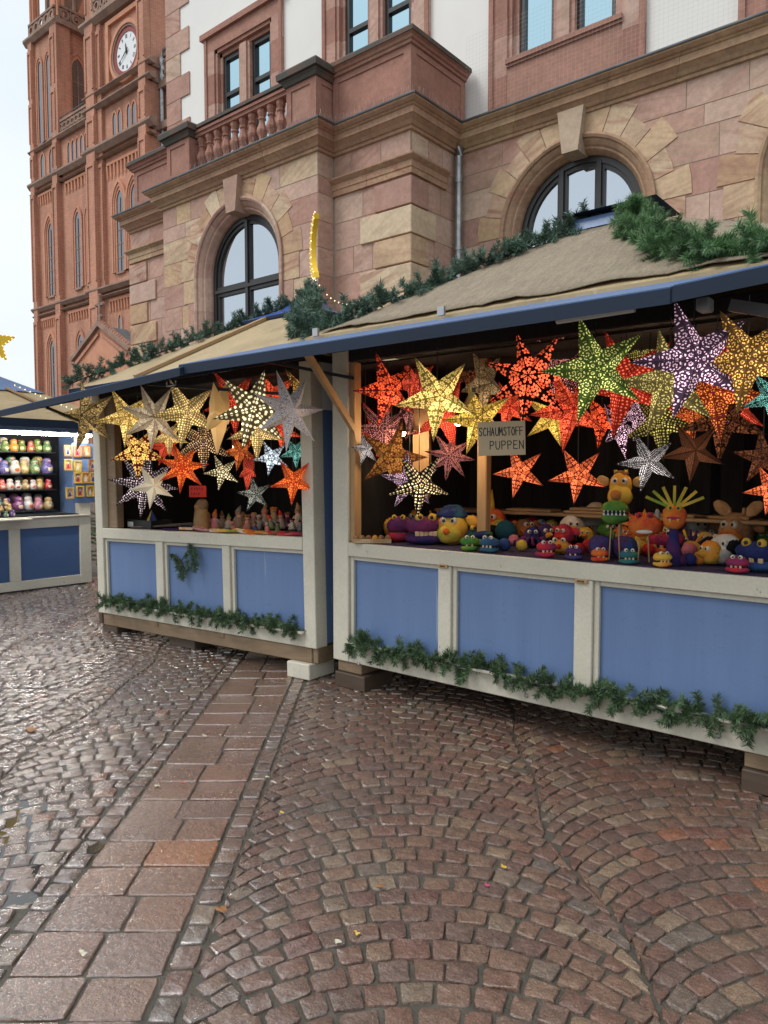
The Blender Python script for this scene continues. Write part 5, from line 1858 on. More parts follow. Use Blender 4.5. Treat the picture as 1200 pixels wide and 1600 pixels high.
# ---------- lit roof ornaments
mat('ornament_yellow', (.85, .55, .02), .4, (.80, .48, .02), 6, bump=.03)
emis('led_warm', (1.0, .70, .30), 1.6)
led = MB().ball((0, 0, 0), .007, 6, 4).mesh('led', 'led_warm')
def plate(pts, th):
    return MB().prism(pts, -th / 2, th / 2)
mb_loc = ap_l + Vector((.03, -.0, .08))
moon = thing('moon_ornament', 'yellow crescent moon ornament edged with little lamps on the roof cap', 'ornament', mb_loc, (0, 0, rad(-36)))
pts_o = [(.30 * math.cos(a), .30 * math.sin(a)) for a in [rad(105 + 150 * k / 18) for k in range(19)]]
pts_i = [(.30 * .55 + .27 * math.cos(a) - .14, .27 * math.sin(a)) for a in [rad(105 + 150 * k / 18) for k in range(19)]][::-1]
outer = [(.31 * math.cos(rad(88 + 180 * k / 20)), .31 * math.sin(rad(88 + 180 * k / 20))) for k in range(21)]
inner = [(.10 + .30 * math.cos(rad(252 - 150 * k / 18)), .28 * math.sin(rad(252 - 150 * k / 18))) for k in range(1, 18)]
mp_ = [(x + .12, z_ + .42) for x, z_ in outer + inner]
crescent = plate(mp_, .05).build('crescent', 'ornament_yellow', moon)
for k in range(0, 21):
    x, z_ = outer[k]
    link('led', led, moon, (x * 1.03 + .12, -.02, z_ * 1.03 + .42))
for k in range(0, 17, 2):
    x, z_ = inner[k]
    link('led', led, moon, (x + .12, -.03, z_ + .42))
MB().tube([(.0, 0, -.08), (.0, 0, .16)], .015, 6).build('stand', 'blue_cap', moon)
# fairy lights trailing from the moon down the cap
ch = thing('light_chain', 'short chain of warm fairy lights sagging from the moon ornament', 'light chain', mb_loc)
prev = None
cpts = []
for k in range(9):
    f = k / 8
    cpts.append(Vector((.03 + .42 * f, -.02, .10 - .30 * f - .06 * math.sin(PI * f))))
MB().tube(cpts, .003, 4).build('cable', 'black_metal', ch)
for p in cpts:
    link('led', led, ch, p)
# ------------------------------------------------------------------ paper star lanterns
def star_mat(name, paper, hole, kind, scale, gp, gh):
    if name in MATS:
        return
    g = NG(name)
    uv = g.n('UVMap')
    sx = g.n('SeparateXYZ')
    g.l(uv.outputs[0], sx.inputs[0])
    u, v = sx.outputs[0], g.math('ABSOLUTE', sx.outputs[1])
    cb = g.n('CombineXYZ')
    g.l(u, cb.inputs[0])
    g.l(v, cb.inputs[1])
    if kind != 'plain':
        vo = g.n('TexVoronoi', feature='F1')
        vo.voronoi_dimensions = '2D'
        scale = scale * (1.0 if kind == 'dots' else 1.14)
        vo.inputs['Scale'].default_value = scale
        vo.inputs['Randomness'].default_value = .55 if kind != 'dots' else .35
        g.l(cb.outputs[0], vo.inputs['Vector'])
        d = vo.outputs['Distance']
        sub = g.n('VectorMath', operation='SUBTRACT')
        scl = g.n('VectorMath', operation='SCALE')
        scl.inputs['Scale'].default_value = scale
        g.l(cb.outputs[0], scl.inputs[0])
        ps = g.n('VectorMath', operation='SCALE')
        ps.inputs['Scale'].default_value = scale
        g.l(vo.outputs['Position'], ps.inputs[0])
        g.l(scl.outputs[0], sub.inputs[0])
        g.l(ps.outputs[0], sub.inputs[1])
        s2 = g.n('SeparateXYZ')
        g.l(sub.outputs[0], s2.inputs[0])
        ang = g.math('ARCTAN2', s2.outputs[1], s2.outputs[0])
        if kind == 'dots':
            mask = g.ramp(d, [(.22, 1.0), (.30, 0.0)])
        elif kind == 'petals':
            pet = g.math('ABSOLUTE', g.math('COSINE', g.math('MULTIPLY', ang, 2.5)))
            rr = g.math('MULTIPLY_ADD', pet, .30, .16)
            m1 = g.math('GREATER_THAN', rr, d)
            m2 = g.math('GREATER_THAN', d, .11)
            m3 = g.math('GREATER_THAN', pet, .35)
            mask = g.math('MULTIPLY', g.math('MULTIPLY', m1, m2), m3)
        elif kind == 'crescents':
            w_ = g.math('SINE', g.math('ADD', g.math('MULTIPLY', d, 24.0), g.math('MULTIPLY', ang, 1.0)))
            seg = g.math('COSINE', g.math('MULTIPLY', ang, 7.0))
            mask = g.math('MULTIPLY', g.math('GREATER_THAN', w_, .35), g.math('GREATER_THAN', seg, -.25))
            mask = g.math('MULTIPLY', mask, g.math('LESS_THAN', d, .56))
        else:                                   # filigree: branching veins
            nz = g.n('TexNoise')
            nz.inputs['Scale'].default_value = scale * .9
            nz.inputs['Detail'].default_value = 1
            nz.inputs['Distortion'].default_value = 1.2
            g.l(cb.outputs[0], nz.inputs['Vector'])
            w_ = g.math('SINE', g.math('MULTIPLY', nz.outputs['Fac'], 46.0))
            mask = g.math('GREATER_THAN', w_, .35)
        mask = g.math('MULTIPLY', mask, g.math('LESS_THAN', u, .93))
        mask = g.math('MULTIPLY', mask, g.math('GREATER_THAN', v, .012))
    else:
        nz = g.n('TexNoise')
        nz.inputs['Scale'].default_value = 30
        nz.inputs['Detail'].default_value = 3
        g.l(cb.outputs[0], nz.inputs['Vector'])
        mask = g.math('MULTIPLY', nz.outputs['Fac'], .5)
    # painted glow, as if from a bulb inside: points weaker than the heart
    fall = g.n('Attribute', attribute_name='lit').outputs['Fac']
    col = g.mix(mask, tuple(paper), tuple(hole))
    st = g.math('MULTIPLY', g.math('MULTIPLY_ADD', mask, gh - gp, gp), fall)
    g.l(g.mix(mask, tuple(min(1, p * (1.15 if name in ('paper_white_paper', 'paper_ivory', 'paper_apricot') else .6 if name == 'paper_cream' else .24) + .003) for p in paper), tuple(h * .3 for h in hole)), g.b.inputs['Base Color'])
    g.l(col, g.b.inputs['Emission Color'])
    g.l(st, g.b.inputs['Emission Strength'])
    g.set(Roughness=.75)
    g.b.inputs['Specular IOR Level'].default_value = .2
rb = random.Random(77)
def star_mesh(n, Rr, inner, dep, m):
    mb = MB()
    mb.uv = []
    for side in (1, -1):
        c = (0, -dep * side, 0)
        for k in range(n):
            a = 2 * PI * k / n + PI / 2
            an0, an1 = a - PI / n, a + PI / n
            tip = (Rr * math.cos(a), 0, Rr * math.sin(a))
            n0 = (inner * math.cos(an0), 0, inner * math.sin(an0))
            n1 = (inner * math.cos(an1), 0, inner * math.sin(an1))
            md = (.36 * Rr * math.cos(a), -dep * .80 * side, .36 * Rr * math.sin(a))
            def uvp(q):
                du = q[0] * math.cos(a) + q[2] * math.sin(a)
                dv = -q[0] * math.sin(a) + q[2] * math.cos(a)
                return (du / Rr, dv / Rr)
            for tri in ((c, n0, md), (n0, tip, md), (c, md, n1), (md, tip, n1)):
                t_ = tri if side == 1 else tri[::-1]
                kk = len(mb.v)
                mb.v += list(t_)
                mb.f.append((kk, kk + 1, kk + 2))
                mb.uv += [uvp(q) for q in t_]
    me = mb.mesh('star_shade', m)
    # bulb glow painted per corner, strongest below the middle; alternate facets dimmed as folds
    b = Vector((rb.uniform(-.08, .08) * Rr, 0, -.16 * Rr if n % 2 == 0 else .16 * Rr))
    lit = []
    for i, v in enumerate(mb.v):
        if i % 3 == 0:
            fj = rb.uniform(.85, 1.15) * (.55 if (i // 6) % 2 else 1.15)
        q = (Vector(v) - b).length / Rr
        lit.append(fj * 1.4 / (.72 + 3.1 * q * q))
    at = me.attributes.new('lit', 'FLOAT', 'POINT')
    at.data.foreach_set('value', lit)
    return me
# palette: name -> paper, hole, kind, scale, glow of paper, glow of holes
SP = {
 'red_flower': ((.30, .015, .02), (1.0, .11, .03), 'petals', 6, .40, 1.3),
 'gold': ((.62, .42, .09), (1.0, .66, .18), 'petals', 7.5, .62, 1.7),
 'scarlet': ((.75, .035, .02), (1.0, .18, .08), 'dots', 17, .55, 1.0),
 'black_flower': ((.030, .008, .008), (1.0, .13, .05), 'petals', 5.6, .15, 1.5),
 'green': ((.13, .22, .035), (.85, .82, .24), 'crescents', 4.4, .50, 1.15),
 'red': ((.62, .02, .015), (1.0, .14, .05), 'filigree', 8, .60, 1.25),
 'yellow_lace': ((.42, .28, .05), (1.0, .60, .10), 'filigree', 8, .5, 1.5),
 'violet': ((.13, .07, .12), (.95, .60, .74), 'crescents', 4.2, .55, 1.45),
 'teal_gold': ((.36, .27, .09), (.80, .66, .20), 'crescents', 4.4, .55, 1.3),
 'fire': ((.42, .045, .02), (1.0, .28, .05), 'crescents', 4.6, .6, 1.35),
 'amber': ((.34, .16, .045), (1.0, .54, .12), 'crescents', 4.0, .55, 1.5),
 'olive': ((.12, .11, .02), (.75, .60, .16), 'dots', 14, .22, .8),
 'rust_dim': ((.07, .018, .010), (.50, .16, .06), 'filigree', 6, .12, .32),
 'coral': ((.42, .04, .025), (1.0, .20, .06), 'petals', 7, .6, 1.5),
 'silver': ((.13, .10, .11), (1.0, .92, .88), 'dots', 20, .30, 1.15),
 'copper': ((.17, .045, .018), (.55, .20, .08), 'dots', 30, .16, .42),
 'night_dots': ((.020, .010, .018), (1.0, .74, .36), 'dots', 10, .10, 1.5),
 'orange_dim': ((.36, .10, .02), (.75, .30, .06), 'petals', 6, .22, .45),
 'wine_dots': ((.09, .012, .018), (1.0, .35, .30), 'dots', 22, .22, 1.0),
 'beige_lace': ((.20, .12, .06), (.62, .40, .18), 'filigree', 9, .2, .5),
 'pink_black': ((.05, .012, .022), (1.0, .60, .72), 'crescents', 4.2, .3, 1.5),
 'teal': ((.03, .10, .09), (.35, .95, .80), 'crescents', 5, .3, 1.1),
 'brown_lace': ((.20, .13, .075), (.70, .46, .16), 'filigree', 8, .22, .75),
 'sun': ((.62, .34, .05), (1.0, .68, .22), 'filigree', 7, .62, 1.3),
 'cream': ((.56, .42, .28), (.95, .75, .48), 'filigree', 9, .34, .62),
 'bright_gold': ((.60, .42, .16), (1.0, .66, .22), 'dots', 15, .55, 1.5),
 'apricot': ((.78, .46, .17), (.85, .54, .22), 'plain', 1, .62, .70),
 'brass': ((.30, .22, .09), (1.0, .84, .48), 'dots', 8, .42, 1.5),
 'white_paper': ((.60, .56, .56), (.55, .47, .46), 'filigree', 12, .16, .14),
 'red_gold': ((.28, .012, .015), (1.0, .58, .14), 'petals', 5.2, .45, 1.35),
 'orange_red': ((.85, .06, .015), (1.0, .30, .05), 'crescents', 3.2, .85, 1.25),
 'ivory': ((.62, .55, .42), (1.0, .86, .50), 'plain', 1, .30, .75),
 'plum_dots': ((.035, .022, .030), (.95, .75, .80), 'dots', 15, .12, 1.0),
 'choc_dots': ((.10, .055, .03), (1.0, .62, .30), 'dots', 15, .25, .95),
 'ice': ((.18, .22, .28), (.80, .92, 1.0), 'petals', 6, .4, 1.3),
 'grey_stripe': ((.10, .10, .095), (.85, .85, .70), 'crescents', 4, .2, .8),
}
def lantern(x, y, Rpx, n, style, t, label, roll=0.0, yaw=0.0, tilt=0.0, inner=None, stall='r', cord_top=None, glow=True):
    paper, hole, kind, scl_, gp, gh = SP[style]
    star_mat('paper_' + style, paper, hole, kind, scl_, gp * .34, gh * .66)
    p = at_t(x, y, t)
    Rr = Rpx * .96 * depth(p) / FPX
    inner = inner or {5: .355, 6: .40, 7: .38, 8: .40}[n]
    th = math.atan2(CAM.x - p.x, -(CAM.y - p.y))
    o = thing('star_lantern', label, 'star lantern', p, (0, 0, th + rad(yaw)), 'paper star lanterns')
    me = star_mesh(n, Rr, inner * Rr, .24 * Rr, 'paper_' + style)
    base = 180 if n % 2 else 0
    link('shade', me, o, rot=(rad(tilt), rad(base + roll), 0))
    zt = cord_top if cord_top else 2.34
    if zt > p.z + Rr * .4:
        MB().tube([(0, 0, Rr * .35), (0, 0, zt - p.z)], .0028, 4).build('cord', 'black_metal', o)
    return o
RSL = [
 (605, 610, 66, 5, 'red_flower', 3.95, 'dark red star with orange flowers, nearest the left post of the big stall', 14, 25),
 (683, 620, 74, 5, 'gold', 3.62, 'bright golden yellow star lantern left of the cardboard sign', 5, 8),
 (697, 648, 62, 5, 'scarlet', 4.15, 'red star lantern peeking out behind the golden one', -14, -10),
 (828, 590, 82, 7, 'black_flower', 3.85, 'black seven-pointed star lantern dotted with red flowers', 8, 0),
 (930, 577, 92, 5, 'green', 3.50, 'large green star lantern with pale yellow scrolls', 16, 5),
 (978, 598, 94, 5, 'scarlet', 3.85, 'bright red dotted star lantern behind the green one', 14, -8),
 (890, 640, 72, 5, 'red', 4.0, 'glowing red star lantern below and left of the green one', 10, 20),
 (872, 600, 70, 5, 'wine_dots', 4.3, 'dim crimson star lantern between the black flowered and the green one', 0, 0),
 (862, 652, 52, 5, 'yellow_lace', 4.1, 'yellow lace star lantern just above the cardboard sign, to its right', -20, 10),
 (1083, 562, 102, 5, 'violet', 3.32, 'large violet star lantern with white scrolls near the right edge', 16, 12),
 (1046, 598, 92, 5, 'teal_gold', 3.62, 'gold and teal scrolled star lantern behind the violet one', 24, -15),
 (1118, 612, 84, 5, 'fire', 3.72, 'fiery red and orange star lantern right of the violet one', -8, 0),
 (1168, 560, 92, 5, 'amber', 3.40, 'amber brown star lantern with yellow swirls at the right edge', 8, 10),
 (1032, 660, 66, 5, 'olive', 4.05, 'dull olive star lantern under the gold and teal one', -6, 0),
 (1130, 655, 72, 5, 'rust_dim', 4.1, 'dim rust coloured star lantern low behind the fiery one', 4, 0),
 (812, 737, 46, 5, 'coral', 4.0, 'small coral red star lantern hanging under the cardboard sign', 12, -5),
 (903, 742, 50, 5, 'coral', 4.0, 'small coral red star lantern left of the giraffe puppet', 6, 5),
 (1012, 722, 52, 5, 'silver', 3.95, 'small silver and white star lantern beside the giraffe puppet', 14, 10),
 (1083, 705, 54, 5, 'copper', 3.9, 'unlit copper coloured star lantern above the noodle-haired puppet', 6, 12),
 (655, 757, 56, 5, 'night_dots', 3.75, 'black star lantern with cream dots just above the counter', 0, 5),
 (640, 752, 50, 5, 'violet', 3.95, 'purple star lantern half hidden behind the cream-dotted black one', 30, 0),
 (612, 715, 64, 5, 'orange_dim', 4.05, 'dim orange and red star lantern low at the left of the big stall', -18, -15),
 (703, 712, 44, 8, 'wine_dots', 4.2, 'small wine red dotted eight-pointed star lantern', 10, 0),
 (600, 672, 58, 8, 'wine_dots', 4.2, 'speckled dark red star lantern below the orange-flowered one', 4, 0),
 (590, 668, 50, 5, 'scarlet', 4.25, 'glowing red star lantern tucked behind the left post of the big stall', 0, 30),
 (748, 655, 62, 5, 'yellow_lace', 4.0, 'golden lace star lantern partly hidden by the cardboard sign', 18, 0),
 (758, 598, 62, 5, 'beige_lace', 4.25, 'dim beige lace star lantern left of the black flowered one', 0, 55),
 (968, 668, 56, 5, 'pink_black', 4.0, 'pink and black star lantern hanging below the red dotted one', -10, 55),
 (1000, 648, 46, 5, 'pink_black', 4.15, 'small black star lantern with pink scrolls behind the olive one', 12, 0),
 (1192, 715, 48, 5, 'rust_dim', 3.8, 'dark purple-brown star lantern low at the right edge', 30, 10),
 (1205, 765, 44, 5, 'coral', 3.75, 'orange star lantern cut by the right edge above the counter', 10, 0),
 (1207, 620, 52, 5, 'teal', 3.6, 'teal star lantern cut by the right edge', 0, 0),
 (571, 702, 30, 5, 'silver', 4.0, 'little white and pink star lantern beside the left post of the big stall', 24, 40),
 (648, 600, 44, 5, 'scarlet', 4.3, 'small red star lantern behind the golden one and the wooden board', 10, 0),
 (640, 648, 46, 5, 'wine_dots', 4.7, 'dim red star lantern deep at the back, right of the orange-flowered one', 8, 0),
 (735, 585, 42, 5, 'rust_dim', 4.8, 'dim rust star lantern high at the back above the cardboard sign', 0, 10),
 (795, 636, 46, 5, 'red', 4.75, 'red star lantern deep at the back behind the black flowered one', 14, 0),
 (865, 556, 44, 5, 'wine_dots', 4.7, 'wine red star lantern high at the back left of the green one', -10, 0),
 (940, 655, 50, 5, 'red_flower', 4.6, 'dark red flowered star lantern at the back under the green one', 6, 0),
 (1012, 552, 46, 5, 'olive', 4.7, 'dull green star lantern high at the back left of the violet one', 10, 0),
 (1075, 655, 48, 5, 'fire', 4.6, 'orange-red star lantern at the back below the violet one', -12, 0),
 (1150, 640, 52, 5, 'scarlet', 4.5, 'bright red star lantern at the back under the amber one', 16, 0),
 (1125, 560, 50, 5, 'red', 4.4, 'red star lantern at the back between the violet and amber ones', 0, 0),
]
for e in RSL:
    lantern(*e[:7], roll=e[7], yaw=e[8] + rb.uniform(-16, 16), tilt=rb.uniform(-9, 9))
LSL = [
 (137, 650, 62, 5, 'brown_lace', 3.55, 'brown lace star lantern hanging in front of the left corner post', 22, -35),
 (200, 652, 52, 5, 'sun', 3.62, 'sunny orange-yellow scrolled star lantern in the smaller stall', 8, 5),
 (240, 652, 56, 7, 'cream', 3.55, 'cream seven-pointed star lantern in the smaller stall', 4, 0),
 (291, 645, 60, 5, 'bright_gold', 3.5, 'bright gold perforated star lantern in the smaller stall', 10, 10),
 (342, 648, 66, 5, 'apricot', 3.5, 'plain apricot star lantern seen nearly edge on', -8, 62),
 (396, 640, 68, 6, 'brass', 3.5, 'brass coloured six-pointed star lantern with bright holes', 16, 10),
 (402, 672, 52, 5, 'bright_gold', 3.7, 'gold star lantern hanging just under the brass one', 0, 0),
 (366, 628, 58, 5, 'scarlet', 3.8, 'red dotted star lantern between the apricot and the brass ones', 0, 25),
 (452, 642, 68, 7, 'white_paper', 3.55, 'pale silver-white seven-pointed star lantern by the right post', 8, 20),
 (216, 705, 50, 5, 'red_gold', 3.75, 'red star lantern with golden flowers, low at left in the smaller stall', 0, -8),
 (285, 730, 44, 7, 'orange_red', 3.7, 'glowing orange-red seven-pointed star lantern', 6, 0),
 (238, 760, 38, 5, 'ivory', 3.62, 'small ivory star lantern just above the counter at left', 10, 5),
 (226, 757, 58, 8, 'plum_dots', 3.9, 'dark dotted eight-pointed star lantern behind the ivory one', 8, 0),
 (318, 690, 52, 6, 'choc_dots', 3.85, 'chocolate brown star lantern with fine light dots', 0, 0),
 (347, 738, 32, 5, 'brass', 3.8, 'little brown star lantern with one bright point above the red card', 14, 0),
 (388, 735, 36, 5, 'scarlet', 3.85, 'narrow red star lantern seen edge on low in the smaller stall', 0, 65),
 (424, 715, 32, 5, 'ice', 3.85, 'small icy blue-white star lantern low in the smaller stall', 10, 0),
 (458, 752, 40, 5, 'orange_red', 3.8, 'small orange star lantern beside the right post, low down', 4, 0),
 (398, 772, 32, 5, 'grey_stripe', 3.8, 'small grey and white star lantern resting above the dolls', 24, 30),
 (462, 706, 30, 5, 'teal', 3.9, 'small teal star lantern behind the pale silver one', 0, 20),
 (264, 682, 34, 5, 'bright_gold', 3.95, 'small gold star lantern behind the cream one', 0, 0),
 (259, 698, 34, 5, 'scarlet', 4.0, 'small red star lantern under the cream one', 20, 0),
 (474, 618, 52, 5, 'amber', 3.95, 'amber lace star lantern half hidden by the right post of the smaller stall', 0, 40),
 (424, 622, 52, 5, 'red', 4.1, 'dim red star lantern behind the brass one', 12, 0),
 (345, 610, 34, 5, 'wine_dots', 4.2, 'small wine red star lantern high up at the back of the smaller stall', 0, 0),
 (375, 705, 34, 5, 'fire', 4.1, 'small red and orange star lantern deep in the smaller stall', 10, 0),
 (440, 672, 36, 5, 'red', 4.1, 'small red star lantern behind the pale silver one, left of it', 0, 0),
]
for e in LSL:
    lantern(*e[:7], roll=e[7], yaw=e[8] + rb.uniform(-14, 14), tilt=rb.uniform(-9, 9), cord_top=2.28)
# ------------------------------------------------------------------ foam puppets, balls, sign and goods on the counters
from mathutils import noise as mnoise
rp = random.Random(9)
def foam(name, c1, c2, sc_=7, lo=.38, hi=.62):
    if name not in MATS:
        mat(name, c1, .95, c2, sc_, bump=.7, bscale=110, bdist=.006, spec=.12, lo=lo, hi=hi, dirt=.25)
    return name
C3 = dict(yellow=(.62, .40, .06), orange=(.62, .20, .03), red=(.48, .03, .03), purple=(.075, .022, .085), magenta=(.22, .03, .09), green=(.05, .17, .04), lime=(.16, .28, .04),
          teal=(.03, .12, .16), blue=(.035, .065, .19), navy=(.02, .025, .10), black=(.012, .012, .014), white=(.66, .62, .56), cream=(.60, .46, .30), pink=(.60, .18, .22), brown=(.20, .10, .05), grey=(.30, .28, .26), tan=(.45, .28, .14))
def F(a, b=None, sc_=7):
    b = b or a
    return foam('foam_%s_%s' % (a, b), C3[a], C3[b] if b != a else tuple(x * .75 for x in C3[a]), sc_)
mat('eye_white', (.62, .57, .47), .4, bump=0)
def facing(p, yaw=0):
    return math.atan2(CAM.x - p.x, -(CAM.y - p.y)) + rad(yaw)
def put(name, label, cat, x, y, z_, yaw=0, group=None):
    p = at_z(x, y, z_)
    if p.y < 3.985 and p.x > -3.9:
        p.y = 3.985
    return thing(name, label, cat, p, (0, 0, facing(p, yaw)), group), 1.16 * depth(p) / FPX
def ell(parent, name, m, c, r, rot=None, nu=14, nv=9, **kw):
    mb = MB().ball(c, r, nu, nv, rot, **kw)
    rm = max(r) if hasattr(r, '__len__') else r
    if rm > .016 and name not in ('eye', 'pupil', 'wooden_ball', 'ball', 'painted_head'):
        # hand-cut foam is never quite round
        so = Vector((rp.uniform(0, 50), rp.uniform(0, 50), rp.uniform(0, 50)))
        cc = Vector(c)
        for i in range(len(mb.v)):
            q = Vector(mb.v[i])
            d = q - cc
            mb.v[i] = tuple(cc + d * (1 + .16 * mnoise.noise(d * (1.6 / rm) + so) + .05 * mnoise.noise(d * (5 / rm) + so)))
    return mb.build(name, m, parent, True)
def eyes(parent, x, y, z_, d, r, m='eye_white', dark='black_paint'):
    for sgn in (-1, 1):
        e = ell(parent, 'eye', m, (x + sgn * d, y, z_), r, nu=10, nv=7)
        ell(e, 'pupil', dark, (x + sgn * d * .9, y - r * .72, z_ + r * .05), (r * .48, r * .42, r * .48), nu=8, nv=5)
PG = 'foam puppets on the counter of the big stall'
CZ = 1.080
def mouth_head(x, y, wpx, hpx, m, m2, label, teeth=4, eye_m='eye_white', yaw=0, z_=CZ, eye_r=.13, open_=.28, upright=True):
    """big-mouthed puppet: lower and upper jaw with a gap, teeth between, eyes on top"""
    o, k = put('mouth_puppet', label, 'puppet', x, y, z_, yaw, PG)
    w_, h = wpx * k / 2, hpx * k
    jaw = ell(o, 'lower_jaw', m, (0, 0, h * .20), (w_, w_ * .8, h * .22))
    hd = ell(o, 'upper_head', m2, (0, w_ * .1, h * (.44 + open_ * .6)), (w_ * .97, w_ * .85, h * .34))
    ell(o, 'mouth_inside', 'black_cloth_and_shade', (0, w_ * .1, h * .36), (w_ * .9, w_ * .72, h * .16))
    for i in range(teeth):
        tx = (i - (teeth - 1) / 2) * w_ * 1.1 / max(1, teeth)
        MB().cbox(tx - w_ * .1, tx + w_ * .1, -w_ * .66, -w_ * .52, h * .30, h * (.40 + open_ * .2), .003).build('tooth', F('cream', 'tan'), o)
    eyes(o, 0, -w_ * .35, h * (.80 + open_ * .4), w_ * .32, w_ * eye_r * 1.6, eye_m)
    return o, w_, h
mouth_head(624, 846, 36, 36, F('magenta', 'red'), F('magenta', 'purple'), 'small magenta monster puppet with yellow eyes beside the ball tray', 0, F('yellow'), -10)
mouth_head(664, 850, 54, 40, F('purple', 'navy'), F('purple', 'magenta', 4), 'wide purple striped monster puppet baring square teeth', 5, F('yellow'), 5)
def animal(x, y, rpx, m, snout_m, label, z_=CZ, ears=None, horns=None, cap=None, yaw=0, beak=None, snout=True, tall=1.0, name='animal_puppet', group=PG):
    o, k = put(name, label, 'puppet', x, y, z_, yaw, group)
    r = rpx * k
    ell(o, 'head', m, (0, 0, r * .95), (r * .92, r * .9, r * tall))
    if snout:
        ell(o, 'snout', snout_m, (0, -r * .62, r * .62), (r * .72, r * .62, r * .52))
        ell(o, 'nose', F('red', 'orange'), (0, -r * 1.2, r * .78), r * .2, nu=8, nv=6)
    eyes(o, 0, -r * .68, r * 1.35, r * .28, r * .22)
    if ears:
        for sgn in (-1, 1):
            ell(o, 'ear', ears, (sgn * r * 1.15, 0, r * 1.3), (r * .5, r * .14, r * .32), Matrix.Rotation(sgn * .5, 3, 'Y'), 10, 6)
    if horns:
        for sgn in (-1, 1):
            MB().tube([(sgn * r * .35, 0, r * 1.75), (sgn * r * .42, 0, r * 2.25)], r * .12, 7, r * .09).build('horn', horns, o, True)
    if cap:
        ell(o, 'cap', cap, (0, r * .1, r * 1.45), (r * .95, r * .95, r * .75), z0=.1)
    if beak:
        MB().lathe([(r * .36, 0), (r * .3, r * .3), (.002, r * .95)], 8).xf(Matrix.Translation((0, -r * .75, r * .9)) @ Matrix.Rotation(rad(80), 4, 'X')).build('beak', beak, o)
    return o, r
animal(706, 850, 24, F('yellow', 'orange'), F('yellow', 'lime'), 'yellow dog puppet in a teal cap, third large puppet from the left', cap=F('teal', 'navy'), ears=F('orange', 'yellow'), yaw=-15)
def croc(x, y, wpx, m, label, yaw=25, belly='lime', z_=CZ):
    o, k = put('crocodile_puppet', label, 'puppet', x, y, z_, yaw, PG)
    L = wpx * k
    ell(o, 'upper_jaw', m, (0, -L * .1, L * .34), (L * .32, L * .62, L * .14), Matrix.Rotation(-.18, 3, 'X'))
    ell(o, 'lower_jaw', F(belly), (0, -L * .1, L * .12), (L * .30, L * .58, L * .11))
    ell(o, 'head', m, (0, L * .35, L * .30), (L * .34, L * .3, L * .28))
    for i in range(5):
        for sgn in (-1, 1):
            MB().lathe([(L * .03, 0), (.001, -L * .08)], 5, (sgn * L * .24, -L * .5 + i * L * .16, L * .26)).build('tooth', F('white', 'cream'), o)
    eyes(o, 0, L * .15, L * .58, L * .16, L * .09, F('yellow'))
croc(748, 852, 40, F('green', 'navy'), 'dark green crocodile puppet with yellow eyes beside the yellow dog', 30)
o, r = animal(770, 838, 20, F('orange', 'red'), F('orange', 'yellow'), 'orange puppet with one long yellow horn, behind the crocodile', yaw=-20)
MB().lathe([(.028, 0), (.018, .09), (.002, .17)], 10, (-.01, 0, r * 1.7)).build('horn', F('yellow'), o, True)
# felt balls
BG = 'felt balls on the counter of the big stall'
BALLS = [(758, 850, 8.5, 'yellow', 'yellow felt ball in front of the crocodile puppet'), (770, 860, 8, 'yellow', 'yellow felt ball lying frontmost below the crocodile'), (769, 842, 10, 'black', 'black felt ball behind the two yellow balls'),
 (790, 846, 15, 'teal', 'large teal felt ball left of the octopus'), (788, 861, 9, 'blue', 'blue felt ball in front of the large teal ball'), (803, 853, 8, 'pink', 'pink felt ball beside the large teal ball'), (803, 832, 11, 'red', 'red felt ball above the pink one'),
 (815, 861, 8, 'yellow', 'yellow felt ball just left of the octopus'), (905, 868, 9, 'red', 'red felt ball left of the pumpkin'), (920, 864, 10, 'red', 'larger red felt ball touching the pumpkin'), (912, 850, 10, 'black', 'black felt ball behind the two red ones'),
 (1000, 866, 10, 'yellow', 'yellow felt ball right of the pumpkin'), (1013, 869, 9, 'red', 'crimson felt ball right of the pumpkin, next to the yellow one'), (988, 869, 8, 'red', 'small red felt ball squeezed beside the pumpkin'), (1053, 879, 9, 'orange', 'orange felt ball, leftmost of the row under the plume'),
 (1064, 884, 8, 'purple', 'purple felt ball second in the row under the plume'), (1078, 884, 9, 'navy', 'navy felt ball in the row under the plume'), (1091, 883, 9, 'orange', 'amber felt ball, rightmost of the row under the plume'), (1077, 872, 11, 'pink', 'pink and orange felt ball above the navy one'),
 (1099, 866, 8, 'red', 'red felt ball at the duck beak'), (1176, 876, 9, 'cream', 'cream wooden ball on the blue dinosaur'), (1186, 866, 8, 'cream', 'smaller cream wooden ball on the blue dinosaur'), (1182, 850, 8, 'red', 'red felt ball above the blue dinosaur'), (1195, 846, 8, 'yellow', 'yellow felt ball at the right edge'),
 (1140, 850, 9, 'red', 'dark red felt ball under the moose puppet')]
for (x, y, r, c, lab) in BALLS:
    p = at_z(x, y, CZ)
    if p.y < 3.98:
        p.y = 3.98
    rr = r * 1.12 * depth(p) / FPX
    b = MB().ball((0, 0, rr), rr, 12, 8)
    tag(b.build('felt_ball', F(c), smooth=True, loc=p), lab, 'ball', BG)
# octopus
o, k = put('octopus_puppet', 'purple octopus puppet with coiled arms', 'puppet', 832, 856, CZ, 0, PG)
ell(o, 'head', F('purple', 'navy'), (0, .05, .07), (.06, .06, .07))
for i in range(7):
    a = rad(-80 + i * 27)
    MB().tube([(.02 * math.sin(a), 0, .05), (.07 * math.sin(a), -.05 * math.cos(a), .07), (.10 * math.sin(a), -.07 * math.cos(a), .03), (.125 * math.sin(a), -.05 * math.cos(a), .014), (.12 * math.sin(a), -.02, .05)], .014, 8, .008).build('arm', F('purple', 'magenta') if i % 2 else F('purple', 'navy'), o, True)
eyes(o, 0, -.015, .11, .022, .014)
